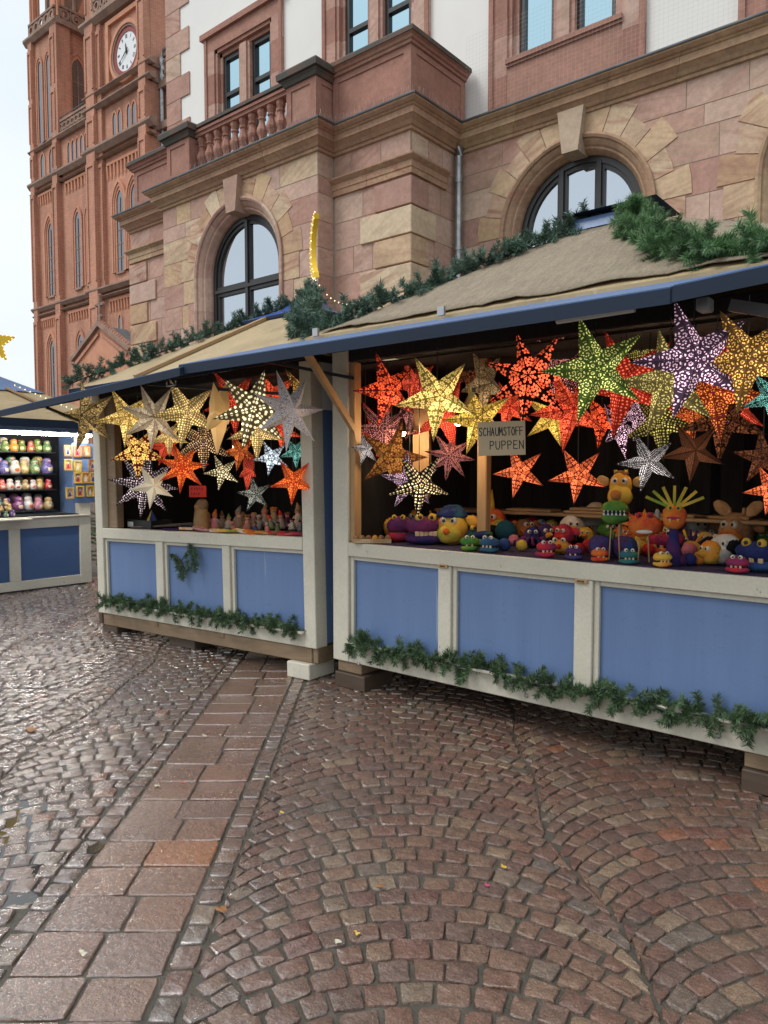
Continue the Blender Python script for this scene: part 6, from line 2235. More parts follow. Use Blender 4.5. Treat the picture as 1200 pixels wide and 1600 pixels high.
# spiky crab and dragon
def spiky(x, y, wpx, m, m2, label, yaw=0, n=8):
    o, k = put('crab_puppet', label, 'puppet', x, y, CZ, yaw, PG)
    w_ = wpx * k / 2
    ell(o, 'body', m, (0, 0, w_ * .5), (w_ * .7, w_ * .5, w_ * .45))
    for i in range(n):
        a = rad(-110 + 220 * i / (n - 1))
        MB().tube([(w_ * .5 * math.sin(a), -w_ * .1, w_ * .45), (w_ * .95 * math.sin(a), -w_ * .25, w_ * (.55 + .2 * math.cos(a))), (w_ * 1.1 * math.sin(a), -w_ * .35, w_ * .08)], w_ * .13, 6, w_ * .04).build('leg', m2, o, True)
    eyes(o, 0, -w_ * .35, w_ * .95, w_ * .26, w_ * .16)
    ell(o, 'nose', F('red'), (0, -w_ * .55, w_ * .55), w_ * .17, nu=8, nv=6)
spiky(873, 866, 42, F('orange', 'yellow'), F('orange', 'red'), 'orange and yellow crab puppet with curved legs in front')
animal(893, 846, 18, F('white', 'cream'), F('white'), 'white bird puppet with yellow beak behind the orange crab', snout=False, beak=F('yellow', 'orange'), yaw=10)
animal(862, 838, 12, F('yellow'), F('yellow', 'orange'), 'small yellow chick puppet between the octopus and the white bird', yaw=-10)
# cracked egg skull
o, k = put('egg_head_puppet', 'cream egg-headed puppet with a cracked open mouth', 'puppet', 932, 838, CZ, 10, PG)
r = 21 * k
ell(o, 'upper_shell', F('cream', 'white'), (0, 0, r * 1.0), (r * .95, r * .95, r * 1.15), z0=-.25)
ell(o, 'lower_shell', F('cream', 'white'), (0, r * .05, r * .62), (r * .85, r * .85, r * .8), z1=.1)
for i in range(6):
    MB().lathe([(r * .12, 0), (.001, -r * .2)], 4, ((i - 2.5) * r * .28, -r * .78, r * .72)).build('shell_tooth', F('cream', 'white'), o)
ell(o, 'chick', F('orange', 'red'), (-r * .7, -r * .5, r * .35), r * .42)
# twin-lobed pumpkin
o, k = put('pumpkin_puppet', 'blue and purple ribbed pumpkin puppet in the middle of the counter', 'puppet', 957, 872, CZ, 0, PG)
w_ = 29 * k
for sgn in (-1, 1):
    mb = MB()
    prof = []
    for i in range(11):
        a = -PI / 2 + PI * i / 10
        prof.append((w_ * .56 * max(.02, math.cos(a)) ** .6, w_ * .52 + w_ * .52 * math.sin(a)))
    mb.lathe(prof, 24, (sgn * w_ * .5, 0, 0))
    for i, v in enumerate(mb.v):
        a = math.atan2(v[1], v[0] - sgn * w_ * .5)
        f = 1 + .07 * math.cos(8 * a)
        mb.v[i] = (sgn * w_ * .5 + (v[0] - sgn * w_ * .5) * f, v[1] * f, v[2])
    mb.build('lobe', F('blue', 'purple', 12), o, True)
MB().tube([(0, 0, w_ * .9), (.01, 0, w_ * 1.25)], .012, 7, .006).build('stalk', F('green'), o, True)
mouth_head(1040, 868, 50, 34, F('red', 'orange'), F('red', 'magenta'), 'red spotted dragon puppet lying right of the pumpkin', 3, 'eye_white', -20)
spiky(985, 852, 34, F('red', 'orange'), F('red'), 'red crab puppet behind the pumpkin', 10)
animal(1040, 850, 15, F('white', 'yellow'), F('yellow'), 'white duck puppet with black button eyes right of centre', snout=False, beak=F('yellow'), yaw=-20)
croc(1012, 846, 30, F('green', 'lime'), 'bright green frog puppet lying under the red-faced ones', 10, 'yellow')
# giraffe on its stand, frog with open mouth, crab face, noodle hair
def stand(o, h):
    for sgn in (-1, 1):
        MB().tube([(sgn * .02, 0, h), (sgn * .03, .01, 0)], .004, 6).build('stand_leg', 'timber_up', o)
p = at_t(968, 852, 4.25)
p.z = CZ
o = thing('giraffe_puppet', 'yellow giraffe puppet with round ears, tallest on the counter', 'puppet', p, (0, 0, facing(p, -8)), PG)
k = depth(p) / FPX
hz = 112 * k
r = 20 * k
MB().tube([(0, .02, 0), (0, .02, hz * .9)], .012, 8).build('neck_rod', 'timber_up', o)
ell(o, 'head', F('yellow', 'orange', 3), (0, 0, hz), (r * .85, r * .8, r * 1.0))
ell(o, 'muzzle', F('yellow', 'orange', 3), (0, -r * .45, hz - r * .75), (r * .95, r * .8, r * .85))
ell(o, 'nose', F('brown', 'orange'), (-r * .15, -r * 1.2, hz - r * .7), (r * .45, r * .2, r * .4))
for sgn in (-1, 1):
    ell(o, 'ear', F('yellow', 'tan'), (sgn * r * 1.35, r * .1, hz + r * .35), (r * .55, r * .2, r * .42), Matrix.Rotation(sgn * -.5, 3, 'Y'))
    MB().tube([(sgn * r * .35, 0, hz + r * .7), (sgn * r * .4, 0, hz + r * 1.25)], r * .14, 7).build('horn', F('yellow'), o, True)
ell(o, 'forelock', F('brown'), (0, r * .1, hz + r * .95), (r * .6, r * .4, r * .25))
eyes(o, 0, -r * .62, hz + r * .38, r * .36, r * .27)
p = at_t(960, 848, 4.12)
p.z = CZ
o = thing('frog_puppet', 'green frog puppet with gaping white-toothed mouth under the giraffe', 'puppet', p, (0, 0, facing(p, -5)), PG)
k = depth(p) / FPX
r, h = 20 * k, 72 * k
stand(o, h - r)
ell(o, 'lower_jaw', F('lime', 'green'), (0, 0, h - r * .3), (r, r * .9, r * .55), z1=.35)
ell(o, 'upper_jaw', F('green', 'lime'), (0, 0, h + r * .45), (r, r * .9, r * .6), z0=-.25)
ell(o, 'mouth_inside', F('green', 'navy'), (0, r * .15, h + r * .05), (r * .8, r * .7, r * .4))
for i in range(6):
    MB().lathe([(r * .12, 0), (.001, r * .22)], 5, ((i - 2.5) * r * .3, -r * .72, h - r * .08)).build('tooth', F('white'), o)
    MB().lathe([(r * .10, 0), (.001, -r * .16)], 5, ((i - 2.5) * r * .3, -r * .74, h + r * .3)).build('tooth', F('white'), o)
p = at_t(1006, 850, 4.12)
p.z = CZ
o = thing('lion_puppet', 'red and orange flat-faced puppet with a wide white grin', 'puppet', p, (0, 0, facing(p, 0)), PG)
k = depth(p) / FPX
r, h = 25 * k, 58 * k
stand(o, h - r * .4)
ell(o, 'face', F('red', 'orange', 5), (0, 0, h), (r * 1.05, r * .6, r * .7))
for i in range(7):
    a = rad(-130 + 260 * i / 6)
    MB().lathe([(r * .2, 0), (.002, r * .5)], 5).xf(Matrix.Translation((r * .85 * math.sin(a), .01, h + r * .5 * math.cos(a))) @ Matrix.Rotation(a, 4, 'Y')).build('fringe', F('orange', 'red'), o)
ell(o, 'grin', F('white'), (0, -r * .5, h - r * .38), (r * .5, r * .15, r * .13))
eyes(o, 0, -r * .25, h + r * .62, r * .33, r * .2, F('red', 'magenta'))
ell(o, 'horn', F('white', 'grey'), (r * .75, 0, h + r * .75), (r * .15, r * .12, r * .3))
p = at_t(1052, 858, 4.08)
p.z = CZ
o = thing('noodle_hair_puppet', 'red-faced puppet with two fangs and sticks of yellow-green hair', 'puppet', p, (0, 0, facing(p, 0)), PG)
k = depth(p) / FPX
r, h = 19 * k, 76 * k
ell(o, 'face', F('red', 'orange', 3), (0, 0, h), (r * .95, r * .85, r * 1.05))
MB().lathe([(r * .75, 0), (r * .6, h * .3), (r * .3, h - r * .8)], 12).build('robe', F('purple', 'navy'), o, True)
for i in range(7):
    a = rad(-62 + 124 * i / 6)
    MB().bar((r * .4 * math.sin(a), 0, h + r * .8), (r * 2.5 * math.sin(a), .01, h + r * (.8 + 1.75 * math.cos(a))), r * .22, r * .22).build('hair_stick', F('yellow', 'lime') if i % 2 else F('lime', 'yellow'), o)
eyes(o, 0, -r * .55, h + r * .75, r * .34, r * .26, F('yellow'))
for sgn in (-1, 1):
    MB().lathe([(r * .13, 0), (.001, -r * .3)], 5, (sgn * r * .3, -r * .8, h - r * .1)).build('fang', F('yellow', 'cream'), o)
ell(o, 'mouth', F('red', 'magenta'), (0, -r * .68, h - r * .05), (r * .55, r * .22, r * .16))
# plume of purple quills
o, k = put('plume_puppet', 'hedgehog puppet with a fan of dark purple quills', 'puppet', 1078, 868, CZ, 0, PG)
ell(o, 'body', F('orange', 'yellow'), (0, 0, .04), (.07, .05, .05))
for i in range(9):
    a = rad(-70 + 140 * i / 8)
    MB().tube([(.02 * math.sin(a), .01, .05), (.13 * math.sin(a), .02, .05 + .11 * math.cos(a))], .013, 6, .008).build('quill', F('purple', 'navy') if i % 3 else F('orange', 'yellow'), o, True)
eyes(o, 0, -.045, .065, .02, .012)
animal(1110, 883, 17, F('orange', 'yellow'), F('orange', 'red'), 'orange bird puppet with open beak at the front right', snout=False, beak=F('yellow', 'orange'), yaw=-40)
o, r = animal(1133, 882, 22, F('white'), F('white', 'grey'), 'black and white cow puppet at the front right', ears=F('black'), yaw=-25)
ell(o, 'patch', F('black'), (r * .55, -r * .2, r * 1.1), (r * .45, r * .6, r * .5))
ell(o, 'body', F('white', 'grey'), (r * 1.1, r * .5, r * .5), (r * .9, r * .8, r * .5))
animal(1090, 848, 19, F('grey', 'white'), F('grey', 'white'), 'grey mouse puppet behind the hedgehog', ears=F('grey', 'pink'), yaw=15)
o, r = animal(1150, 858, 25, F('brown', 'tan'), F('brown', 'orange'), 'shaggy brown moose puppet at the right', ears=F('brown'), yaw=-30, horns=F('tan', 'brown'))
for sgn in (-1, 1):
    ell(o, 'antler', F('tan', 'brown'), (sgn * r * .9, .01, r * 2.2), (r * .6, r * .12, r * .35), Matrix.Rotation(sgn * -.6, 3, 'Y'))
mouth_head(1182, 892, 62, 42, F('blue', 'teal'), F('blue', 'navy'), 'blue dinosaur puppet with its wide mouth open at the right edge', 3, F('yellow'), -20)
animal(722, 838, 16, F('green', 'lime'), F('green'), 'small green puppet behind the yellow dog', yaw=10)
animal(640, 832, 17, F('orange', 'green'), F('orange', 'brown'), 'olive and orange puppet lying behind the purple monster', yaw=30)
animal(738, 838, 15, F('tan', 'yellow'), F('yellow', 'tan'), 'yellow banana-eared puppet between the dog and the crocodile', ears=F('yellow', 'tan'), yaw=-30)
animal(690, 838, 13, F('purple', 'blue'), F('blue'), 'small violet puppet peering over the wide purple monster', yaw=0)
animal(1165, 846, 14, F('tan', 'brown'), F('tan'), 'little tan puppet squeezed between the moose and the dinosaur', yaw=-10)
animal(846, 838, 12, F('blue', 'white'), F('blue'), 'small blue puppet behind the octopus', yaw=0)
EXTRA = [(655, 836, 15, 'teal', 'green', 'ears', 'teal lizard puppet half hidden behind the wide purple monster'), (678, 834, 14, 'red', 'orange', 'horns', 'red horned puppet behind the wide purple monster'), (780, 840, 13, 'lime', 'yellow', 'beak', 'lime bird puppet behind the yellow balls'),
 (820, 842, 15, 'brown', 'orange', 'ears', 'brown bear puppet behind the octopus on its left'), (830, 836, 13, 'red', 'magenta', 'horns', 'crimson imp puppet rising behind the octopus'), (852, 850, 14, 'navy', 'purple', 'beak', 'navy crow puppet right of the octopus'), (882, 852, 15, 'red', 'magenta', 'ears', 'dark red mouse puppet behind the orange crab'),
 (908, 838, 14, 'grey', 'white', 'ears', 'pale grey rabbit puppet left of the egg head'), (915, 850, 12, 'orange', 'yellow', 'beak', 'orange chick puppet in front of the egg head'), (948, 844, 14, 'green', 'lime', 'horns', 'green snail puppet at the frog stand'), (972, 850, 13, 'red', 'orange', 'beak', 'red parrot puppet at the giraffe foot'),
 (1003, 852, 14, 'yellow', 'orange', 'ears', 'yellow lion cub puppet under the red flat face'), (1024, 862, 14, 'lime', 'yellow', 'horns', 'lime snail puppet beside the crimson ball'), (1062, 866, 15, 'teal', 'navy', 'ears', 'teal elephant puppet at the noodle-haired one'), (1070, 844, 14, 'cream', 'white', 'beak', 'cream goose puppet behind the quills'),
 (1100, 862, 15, 'yellow', 'cream', 'ears', 'pale yellow dog puppet right of the quills'), (1120, 852, 14, 'grey', 'navy', 'horns', 'slate goat puppet behind the cow'), (1122, 868, 12, 'red', 'pink', 'beak', 'pinkish red bird puppet left of the cow'), (1162, 878, 14, 'orange', 'yellow', 'ears', 'orange fox puppet between the cow and the dinosaur'), (1196, 858, 16, 'green', 'lime', 'horns', 'green dragon puppet at the very right edge'),
 (612, 838, 13, 'yellow', 'orange', 'beak', 'yellow chick puppet left of the magenta monster'), (600, 836, 12, 'green', 'lime', 'ears', 'small green puppet behind the ball tray')]
for (x, y, r, a, b, kind, lab) in EXTRA:
    animal(x, y, r, F(a, b, 5), F(b, a, 5), lab, ears=F(a, b) if kind == 'ears' else None, horns=F(b) if kind == 'horns' else None, beak=F('yellow', 'orange') if kind == 'beak' else None, snout=kind != 'beak', yaw=rp.uniform(-45, 35), tall=rp.uniform(.85, 1.1))
for (x, y, w_, a, b, t_, lab) in [(700, 866, 26, 'lime', 'green', 2, 'small lime monster puppet at the front edge under the yellow dog'), (735, 868, 28, 'teal', 'blue', 3, 'small teal monster puppet in front of the crocodile'), (846, 872, 28, 'magenta', 'red', 3, 'small magenta monster puppet in front of the octopus'),
                              (888, 876, 24, 'purple', 'blue', 2, 'small violet monster puppet at the front left of the pumpkin'), (935, 878, 24, 'orange', 'red', 2, 'small orange monster puppet under the frog stand'), (980, 882, 26, 'green', 'teal', 3, 'small green monster puppet just in front of the pumpkin'), (1034, 886, 26, 'yellow', 'orange', 3, 'small yellow monster puppet in front of the red dragon'), (1150, 896, 30, 'red', 'magenta', 3, 'small crimson monster puppet in front of the cow and dinosaur')]:
    mouth_head(x, y, w_, w_ * .8, F(a, b, 5), F(b, a, 5), lab, t_, 'eye_white', rp.uniform(-30, 30))
# straw-haired one and trays at the left end
o, k = put('ball_tray', 'cardboard tray of brown wooden balls at the left end of the big counter', 'tray', 583, 848, CZ, 0)
MB().cbox(-.15, .13, -.03, .05, 0, .012).build('tray_floor', F('tan', 'cream'), o)
for (a, b, c_, d) in ((-.15, .13, -.036, -.03), (-.15, .13, .05, .056)):
    MB().box(a, b, c_, d, 0, .03).build('tray_side', F('tan', 'cream'), o)
for i in range(6):
    ell(o, 'wooden_ball', F('tan', 'brown') if i != 3 else F('orange', 'yellow'), (-.125 + .046 * i, 0, .034), .022, nu=12, nv=8)
o, k = put('wooden_box', 'open wooden frame box of purple felt balls behind the ball tray', 'box', 583, 826, CZ, 15)
for (a, b, c_, d) in ((-.13, .13, -.07, -.055), (-.13, .13, .055, .07), (-.13, -.115, -.055, .055), (.115, .13, -.055, .055)):
    MB().box(a, b, c_, d, 0, .05).build('box_side', 'timber_up', o)
MB().box(-.115, .115, -.055, .055, .0, .008).build('box_floor', 'timber_dark', o)
for i in range(7):
    ell(o, 'ball', F('purple', 'navy'), (-.09 + .03 * i, rp.uniform(-.03, .03), .03), .024, nu=10, nv=7)
o, k = put('straw_box', 'white box filled with straw sticks behind the magenta monster', 'box', 627, 826, CZ, 0)
MB().cbox(-.07, .07, -.03, .03, 0, .105).build('carton', F('cream', 'white'), o)
for i in range(12):
    x = rp.uniform(-.06, .06)
    MB().tube([(x, rp.uniform(-.02, .02), .09), (x + rp.uniform(-.03, .03), rp.uniform(-.03, .02), .15)], .003, 4).build('stick', 'timber_up', o)
# hanging marionettes and gnome in the left corner
def doll(parent_label, pos, h, robe, skin, hat, name='gnome_doll', cat='doll', group=None, yaw=0, beard=None):
    o = thing(name, parent_label, cat, pos, (0, 0, facing(pos, yaw)), group)
    MB().lathe([(h * .26, 0), (h * .24, h * .1), (h * .15, h * .45), (h * .08, h * .55)], 10).build('robe', robe, o, True)
    ell(o, 'head', skin, (0, 0, h * .62), (h * .14, h * .13, h * .15), nu=10, nv=7)
    kind = rp.choice((0, 0, 1, 2)) if group else 0
    if kind == 0:
        bend = rp.uniform(-.12, .12) * h
        MB().tube([(0, h * .02, h * .66), (bend * .2, h * .02, h * .78), (bend, h * .03, h * .94)], h * .16, 10, h * .02).build('hat', hat, o, True)
    elif kind == 1:
        ell(o, 'hat', hat, (0, h * .02, h * .70), (h * .18, h * .17, h * .12), nu=10, nv=6)
    else:
        for i_ in range(7):
            a_ = i_ * 2 * PI / 7
            ell(o, 'hair_tuft', hat, (h * .11 * math.cos(a_), h * .02 + h * .10 * math.sin(a_), h * .72), h * .075, nu=7, nv=5)
    for sgn in (-1, 1):
        MB().tube([(sgn * h * .12, 0, h * .45), (sgn * h * .25, -h * .06, h * .28)], h * .055, 6, h * .04).build('arm', robe, o, True)
    ell(o, 'nose', skin, (0, -h * .14, h * .61), h * .035, nu=6, nv=5)
    if beard:
        ell(o, 'beard', beard, (0, -h * .07, h * .48), (h * .11, h * .07, h * .15), nu=8, nv=6)
    return o
p = at_t(577, 792, 4.9)
p.z = 1.277
doll('gnome doll in red pointed hat with white beard, back left corner of big stall', p, .26, F('brown', 'tan'), F('tan', 'pink'), F('red'), beard=F('white', 'cream'))

# ---------- cardboard sign, hand-lettered
mat('card', (.58, .46, .30), .85, (.53, .41, .26), 3, bump=.1)
mat('card_red', (.42, .028, .022), .8, (.36, .02, .018), 3, bump=.1)
LET = {'S': [[(1, .85), (.7, 1), (.2, .95), (.1, .7), (.5, .52), (.9, .3), (.75, .05), (.3, 0), (0, .15)]], 'C': [[(1, .85), (.6, 1), (.15, .8), (0, .45), (.2, .1), (.65, 0), (1, .15)]], 'H': [[(0, 0), (0, 1)], [(1, 0), (1, 1)], [(0, .5), (1, .5)]],
       'A': [[(0, 0), (.5, 1), (1, 0)], [(.2, .38), (.8, .38)]], 'U': [[(0, 1), (0, .25), (.3, 0), (.7, 0), (1, .25), (1, 1)]], 'M': [[(0, 0), (.08, 1), (.5, .35), (.92, 1), (1, 0)]], 'T': [[(0, 1), (1, 1)], [(.5, 1), (.5, 0)]],
       'O': [[(.5, 1), (.1, .75), (0, .4), (.3, 0), (.75, .05), (1, .45), (.85, .85), (.5, 1)]], 'F': [[(0, 0), (0, 1), (.95, 1)], [(0, .55), (.75, .55)]], 'P': [[(0, 0), (0, 1), (.7, 1), (1, .8), (.7, .5), (0, .48)]], 'E': [[(.95, 0), (0, 0), (0, 1), (.95, 1)], [(0, .52), (.75, .52)]],
       'N': [[(0, 0), (0, 1), (1, 0), (1, 1)]], 'K': [[(0, 0), (0, 1)], [(.9, 1), (0, .45), (1, 0)]], 'I': [[(.5, 0), (.5, 1)]], 'R': [[(0, 0), (0, 1), (.7, 1), (1, .78), (.7, .52), (0, .5)], [(.5, .5), (1, 0)]], 'L': [[(0, 1), (0, 0), (.9, 0)]], 'Z': [[(0, 1), (1, 1), (0, 0), (1, 0)]]}
def lettering(o, text, x0, z0, w_, h, gap, th, y, m='black_paint', pieces=None):
    x = x0
    for ch in text:
        if ch != ' ':
            mb = MB()
            for st in LET[ch]:
                pts = [(x + px * w_ + rp.uniform(-.0012, .0012), z0 + pz * h + rp.uniform(-.0012, .0012)) for px, pz in st]
                for i in range(len(pts) - 1):
                    a, b = Vector(pts[i]), Vector(pts[i + 1])
                    d = (b - a).normalized() * th * .4
                    n_ = Vector((-d.y, d.x)).normalized() * th / 2
                    a, b = a - d, b + d
                    yy = y - .0004 - .00012 * i
                    mb.add([(a.x + n_.x, yy, a.y + n_.y), (a.x - n_.x, yy, a.y - n_.y), (b.x - n_.x, yy, b.y - n_.y), (b.x + n_.x, yy, b.y + n_.y)], [(0, 1, 2, 3)])
            mb.build('letter', m, o)
        x += w_ + gap
p = at_t(784, 685, 3.72)
sg = thing('cardboard_sign', 'brown cardboard sign hand-lettered SCHAUMSTOFF PUPPEN hanging among the stars', 'sign', p, (0, rad(-1.5), facing(p, 4)))
k = depth(p) / FPX
W2, H2 = 36.5 * k, 26.5 * k
MB().cbox(-W2, W2, 0, .006, -H2, H2, .0015).build('card', 'card', sg)
cw = W2 * 2 / 14.2
lettering(sg, 'SCHAUMSTOFF', -W2 * .95, H2 * .18, cw * .86, H2 * .46, cw * .36, .0055, 0)
lettering(sg, 'PUPPEN', -W2 * .50, -H2 * .62, cw * 1.15, H2 * .46, cw * .62, .0055, 0)
MB().tube([(-W2 * .8, .003, H2), (-W2 * .75, .003, H2 + .22)], .002, 4).build('string', 'black_metal', sg)
MB().tube([(W2 * .8, .003, H2), (W2 * .75, .003, H2 + .22)], .002, 4).build('string', 'black_metal', sg)
# ---------- goods in the smaller stall
p = at_t(309, 768, 4.1)
rc = thing('red_card', 'small red price card with two lines of faint writing in the smaller stall', 'card', p, (0, 0, facing(p)))
k = depth(p) / FPX
MB().cbox(-13 * k, 13 * k, 0, .004, -9 * k, 9 * k, .001).build('card', 'card_red', rc)
mat('ink_faint', (.18, .012, .012), .8, bump=0)
for (zz, ws) in ((2.5 * k, (3.2, 2.4, 3.6, 2.2, 4.2)), (-5.5 * k, (2.6, 3.4, 1.6, 3.0))):
    x = -10 * k
    for w_ in ws:
        MB().box(x, x + w_ * k * .75, -.0012, -.0004, zz, zz + 4 * k).build('scribble', 'ink_faint', rc)
        x += w_ * k + 1.0 * k
LCZ = 1.012
LG = 'small dolls heaped on the counter of the smaller stall'
ldolls = [(312, 828, 24, 'tan', 'brown', 'tan dwarf doll, leftmost in the heap'), (326, 826, 26, 'orange', 'tan', 'ginger doll in a brown hat'), (336, 830, 30, 'pink', 'orange', 'pink clown doll with orange hair'), (347, 828, 26, 'grey', 'brown', 'grey troll doll with a brown hat'), (357, 831, 24, 'cream', 'lime', 'cream doll under a lime hat'),
 (372, 829, 34, 'tan', 'grey', 'big bearded tan dwarf doll in grey hat'), (386, 833, 28, 'red', 'brown', 'red-coated doll with a brown cap'), (394, 829, 28, 'brown', 'tan', 'brown bear-like doll with a tan hat'), (405, 832, 26, 'navy', 'grey', 'navy doll with a grey hat'), (412, 828, 36, 'orange', 'yellow', 'tall orange clown doll with yellow hat'),
 (424, 834, 24, 'green', 'red', 'green-robed doll with a red hat'), (428, 828, 36, 'tan', 'orange', 'tan jester doll with an orange pointed hat'), (440, 833, 30, 'magenta', 'red', 'crimson doll in a red cap'), (449, 830, 28, 'purple', 'brown', 'purple witch doll with a brown hat'), (456, 836, 22, 'white', 'navy', 'white bottle-shaped doll with navy cap'),
 (467, 832, 40, 'cream', 'tan', 'large cream gnome doll beside the right post'), (470, 838, 20, 'teal', 'navy', 'little teal doll at the foot of the right post'), (365, 836, 18, 'red', 'pink', 'tiny red doll at the front of the heap'), (434, 838, 18, 'green', 'teal', 'tiny green doll at the front of the heap'), (399, 838, 18, 'blue', 'brown', 'tiny blue doll at the front of the heap'), (380, 826, 26, 'lime', 'tan', 'lime-dressed doll at the back of the heap'), (418, 838, 16, 'pink', 'white', 'tiny pink doll at the front of the heap')]
for (x, y, hpx, rb_, ht, lab) in ldolls:
    p = at_z(x, y - 6, LCZ + .02)
    if p.y < 3.95:
        p = at_t(x, 800, 3.95 + rp.uniform(0, .12))
    p.z = LCZ + .02 + (p.x + 5.4) * .02
    doll(lab, p, hpx * 1.08 * depth(p) / FPX, F(rb_, 'grey'), F('tan', 'pink'), F(ht), 'hand_puppet', 'doll', LG, rp.uniform(-30, 30), F('white', 'cream') if 'beard' in lab or 'gnome' in lab else None).rotation_euler.rotate_axis('X', rp.uniform(-.35, .25))
# flat fabric puppets laid along the front edge
FG = 'flat cloth puppets along the front edge of the smaller counter'
fab = [(288, 'orange', 'white', 'orange and white flat cloth puppet, leftmost on the smaller counter'), (305, 'pink', 'grey', 'pale pink flat cloth puppet'), (322, 'grey', 'pink', 'grey flat cloth puppet'), (340, 'yellow', 'cream', 'yellow flat cloth puppet'), (358, 'yellow', 'lime', 'lime and yellow flat cloth puppet'), (376, 'yellow', 'white', 'pale yellow flat cloth puppet'), (394, 'red', 'orange', 'red-orange flat cloth puppet'), (412, 'orange', 'tan', 'tan-orange flat cloth puppet'), (430, 'red', 'brown', 'rust red flat cloth puppet'), (448, 'pink', 'red', 'rose flat cloth puppet'), (463, 'red', 'magenta', 'crimson flat cloth puppet beside the right post'), (270, 'purple', 'navy', 'dark purple flat cloth puppet near the sticks')]
for (x, a, b, lab) in fab:
    p = at_t(x, 800, 3.92 + rp.uniform(.0, .04) + (x - 475) / 320 * .12)
    p = LW((p.x - LS.x) / math.cos(LROT), rp.uniform(.05, .12), 1.034 + rp.uniform(0, .006))
    mb = MB()
    w_ = rp.uniform(.07, .10)
    pts = []
    for i in range(14):
        an = 2 * PI * i / 14
        rr = 1 + .25 * math.cos(2 * an + rp.random()) + .12 * math.cos(5 * an)
        pts.append((w_ * rr * math.cos(an), .05 * rr * math.sin(an)))
    mb.prismz(pts, 0, .012 + .012 * rp.random())
    tag(mb.build('cloth_puppet', F(a, b, 14), loc=p, rot=(rp.uniform(-.1, .1), rp.uniform(-.1, .1), LROT + rp.uniform(-.5, .5))), lab, 'cloth puppet', FG)
# sticks, black tray with coloured card pyramid, hooded figure
p = LW(.55, .22, 1.015)
st = thing('stick_bundle', 'bundle of dark wooden sticks lying on the smaller counter', 'sticks', p, (0, 0, LROT))
for i in range(6):
    MB().tube([(-.22 + rp.uniform(-.05, .05), -.05 + .03 * i, .012 + .005 * (i % 2)), (.45 + rp.uniform(-.1, .1), .02 + .035 * i, .05 + .02 * rp.random())], .011, 6, .008).build('stick', 'timber_dark', st)
p = LW(.42, .30, 1.015)
tr = thing('black_tray', 'black tray at the left end of the smaller counter', 'tray', p, (0, 0, LROT))
for (a, b, c_, d) in ((-.16, .24, -.12, -.11), (-.16, .24, .11, .12), (-.16, -.15, -.11, .11), (.23, .24, -.11, .11)):
    MB().box(a, b, c_, d, 0, .09).build('tray_side', 'black_paint', tr)
MB().box(-.15, .23, -.11, .11, 0, .01).build('tray_floor', 'black_paint', tr)
MB().box(-.14, -.05, -.122, -.1205, .02, .07).build('price_label', 'white_plastic', tr)
p = LW(.46, .33, 1.03)
py_ = thing('cloth_pyramid', 'little green, red and yellow cloth pyramid standing in the black tray', 'pyramid', p, (0, 0, rad(30)))
for i, c in enumerate(('lime', 'red', 'yellow', 'blue')):
    a0, a1 = PI / 2 * i, PI / 2 * (i + 1)
    q = [(.09 * math.cos(a0), .09 * math.sin(a0), .0), (.09 * math.cos(a1), .09 * math.sin(a1), .0), (0, 0, .17)]
    MB().add(q + [(x * .9, y * .9, z_ * .9) for x, y, z_ in q], [(0, 1, 2), (5, 4, 3), (0, 3, 4, 1)]).build('cloth_face', F(c), py_)
p = LW(.86, .62, .96)
hf = thing('hooded_figure', 'brown hooded wooden figure standing behind the sticks', 'figure', p, (0, 0, LROT))
hf.scale = (.82, .82, .82)
MB().lathe([(.11, 0), (.10, .10), (.085, .22), (.075, .30)], 12).build('cloak', 'timber_up', hf, True)
ell(hf, 'hood', 'timber_wet', (0, .01, .33), (.085, .08, .09))
ell(hf, 'face', F('tan', 'brown'), (0, -.045, .31), (.045, .045, .055))
MB().bar((.10, -.03, 0), (.02, -.07, .28), .03, .02).build('staff', 'timber_up', hf)
# ------------------------------------------------------------------ the nesting-doll stall at the left, facing across
SB_ = -9.8
DS = Vector((SB_, 5.30, 0))
# local axes: x runs along the front (towards the camera side is -t), y goes into the stall (-s)
stall_d = thing('market_stall', 'blue and cream stall of nesting dolls at the far left, lit by a tube lamp', 'market stall', DS, (0, 0, 0))
cp = 'cream_paint'
def bxd(t0, t1, s0, s1, z0, z1):
    """box given in t from the right end, s depth behind the front"""
    return MB().cbox(-s1, -s0, t0, t1, z0, z1, .004)
bxd(-.16, 0, 0, .12, .02, 2.15).build('corner_post', cp, stall_d)
bxd(-3.2, -.16, .004, .06, .02, .14).build('bottom_rail', cp, stall_d)
bxd(-3.2, -.16, .004, .06, .83, .965).build('counter_rail', cp, stall_d)
for (a, b) in ((-1.12, -.98), (-2.2, -2.06)):
    bxd(a, b, .002, .06, .14, .83).build('stile', cp, stall_d)
for (a, b) in ((-.98, -.16), (-2.06, -1.12), (-3.2, -2.2)):
    bxd(a, b, .03, .05, .12, .85).build('panel', 'blue_deep', stall_d)
bxd(-3.2, -.02, -.03, .7, .966, .985).build('counter_board', cp, stall_d)
bxd(-3.2, -.9, -.20, -.03, .955, .975).build('side_shelf', cp, stall_d)
bxd(-3.2, -.17, .02, .40, .987, 1.0).build('counter_cloth', 'black_cloth_and_shade', stall_d)
bxd(-3.2, 0, 1.6, 1.65, .0, 2.4).build('back_wall', 'blue_panel', stall_d)
bxd(-.06, -.02, .13, 1.6, .0, 2.2).build('side_wall', 'blue_panel', stall_d)
bxd(-3.2, -.06, .75, .77, 1.0, 2.2).build('shelf_back', 'black_cloth_and_shade', stall_d)
SHZ = (1.045, 1.335, 1.555, 1.86)
for z_ in SHZ:
    bxd(-2.2, -.27, .42, .74, z_ - .018, z_).build('shelf', 'black_paint', stall_d)
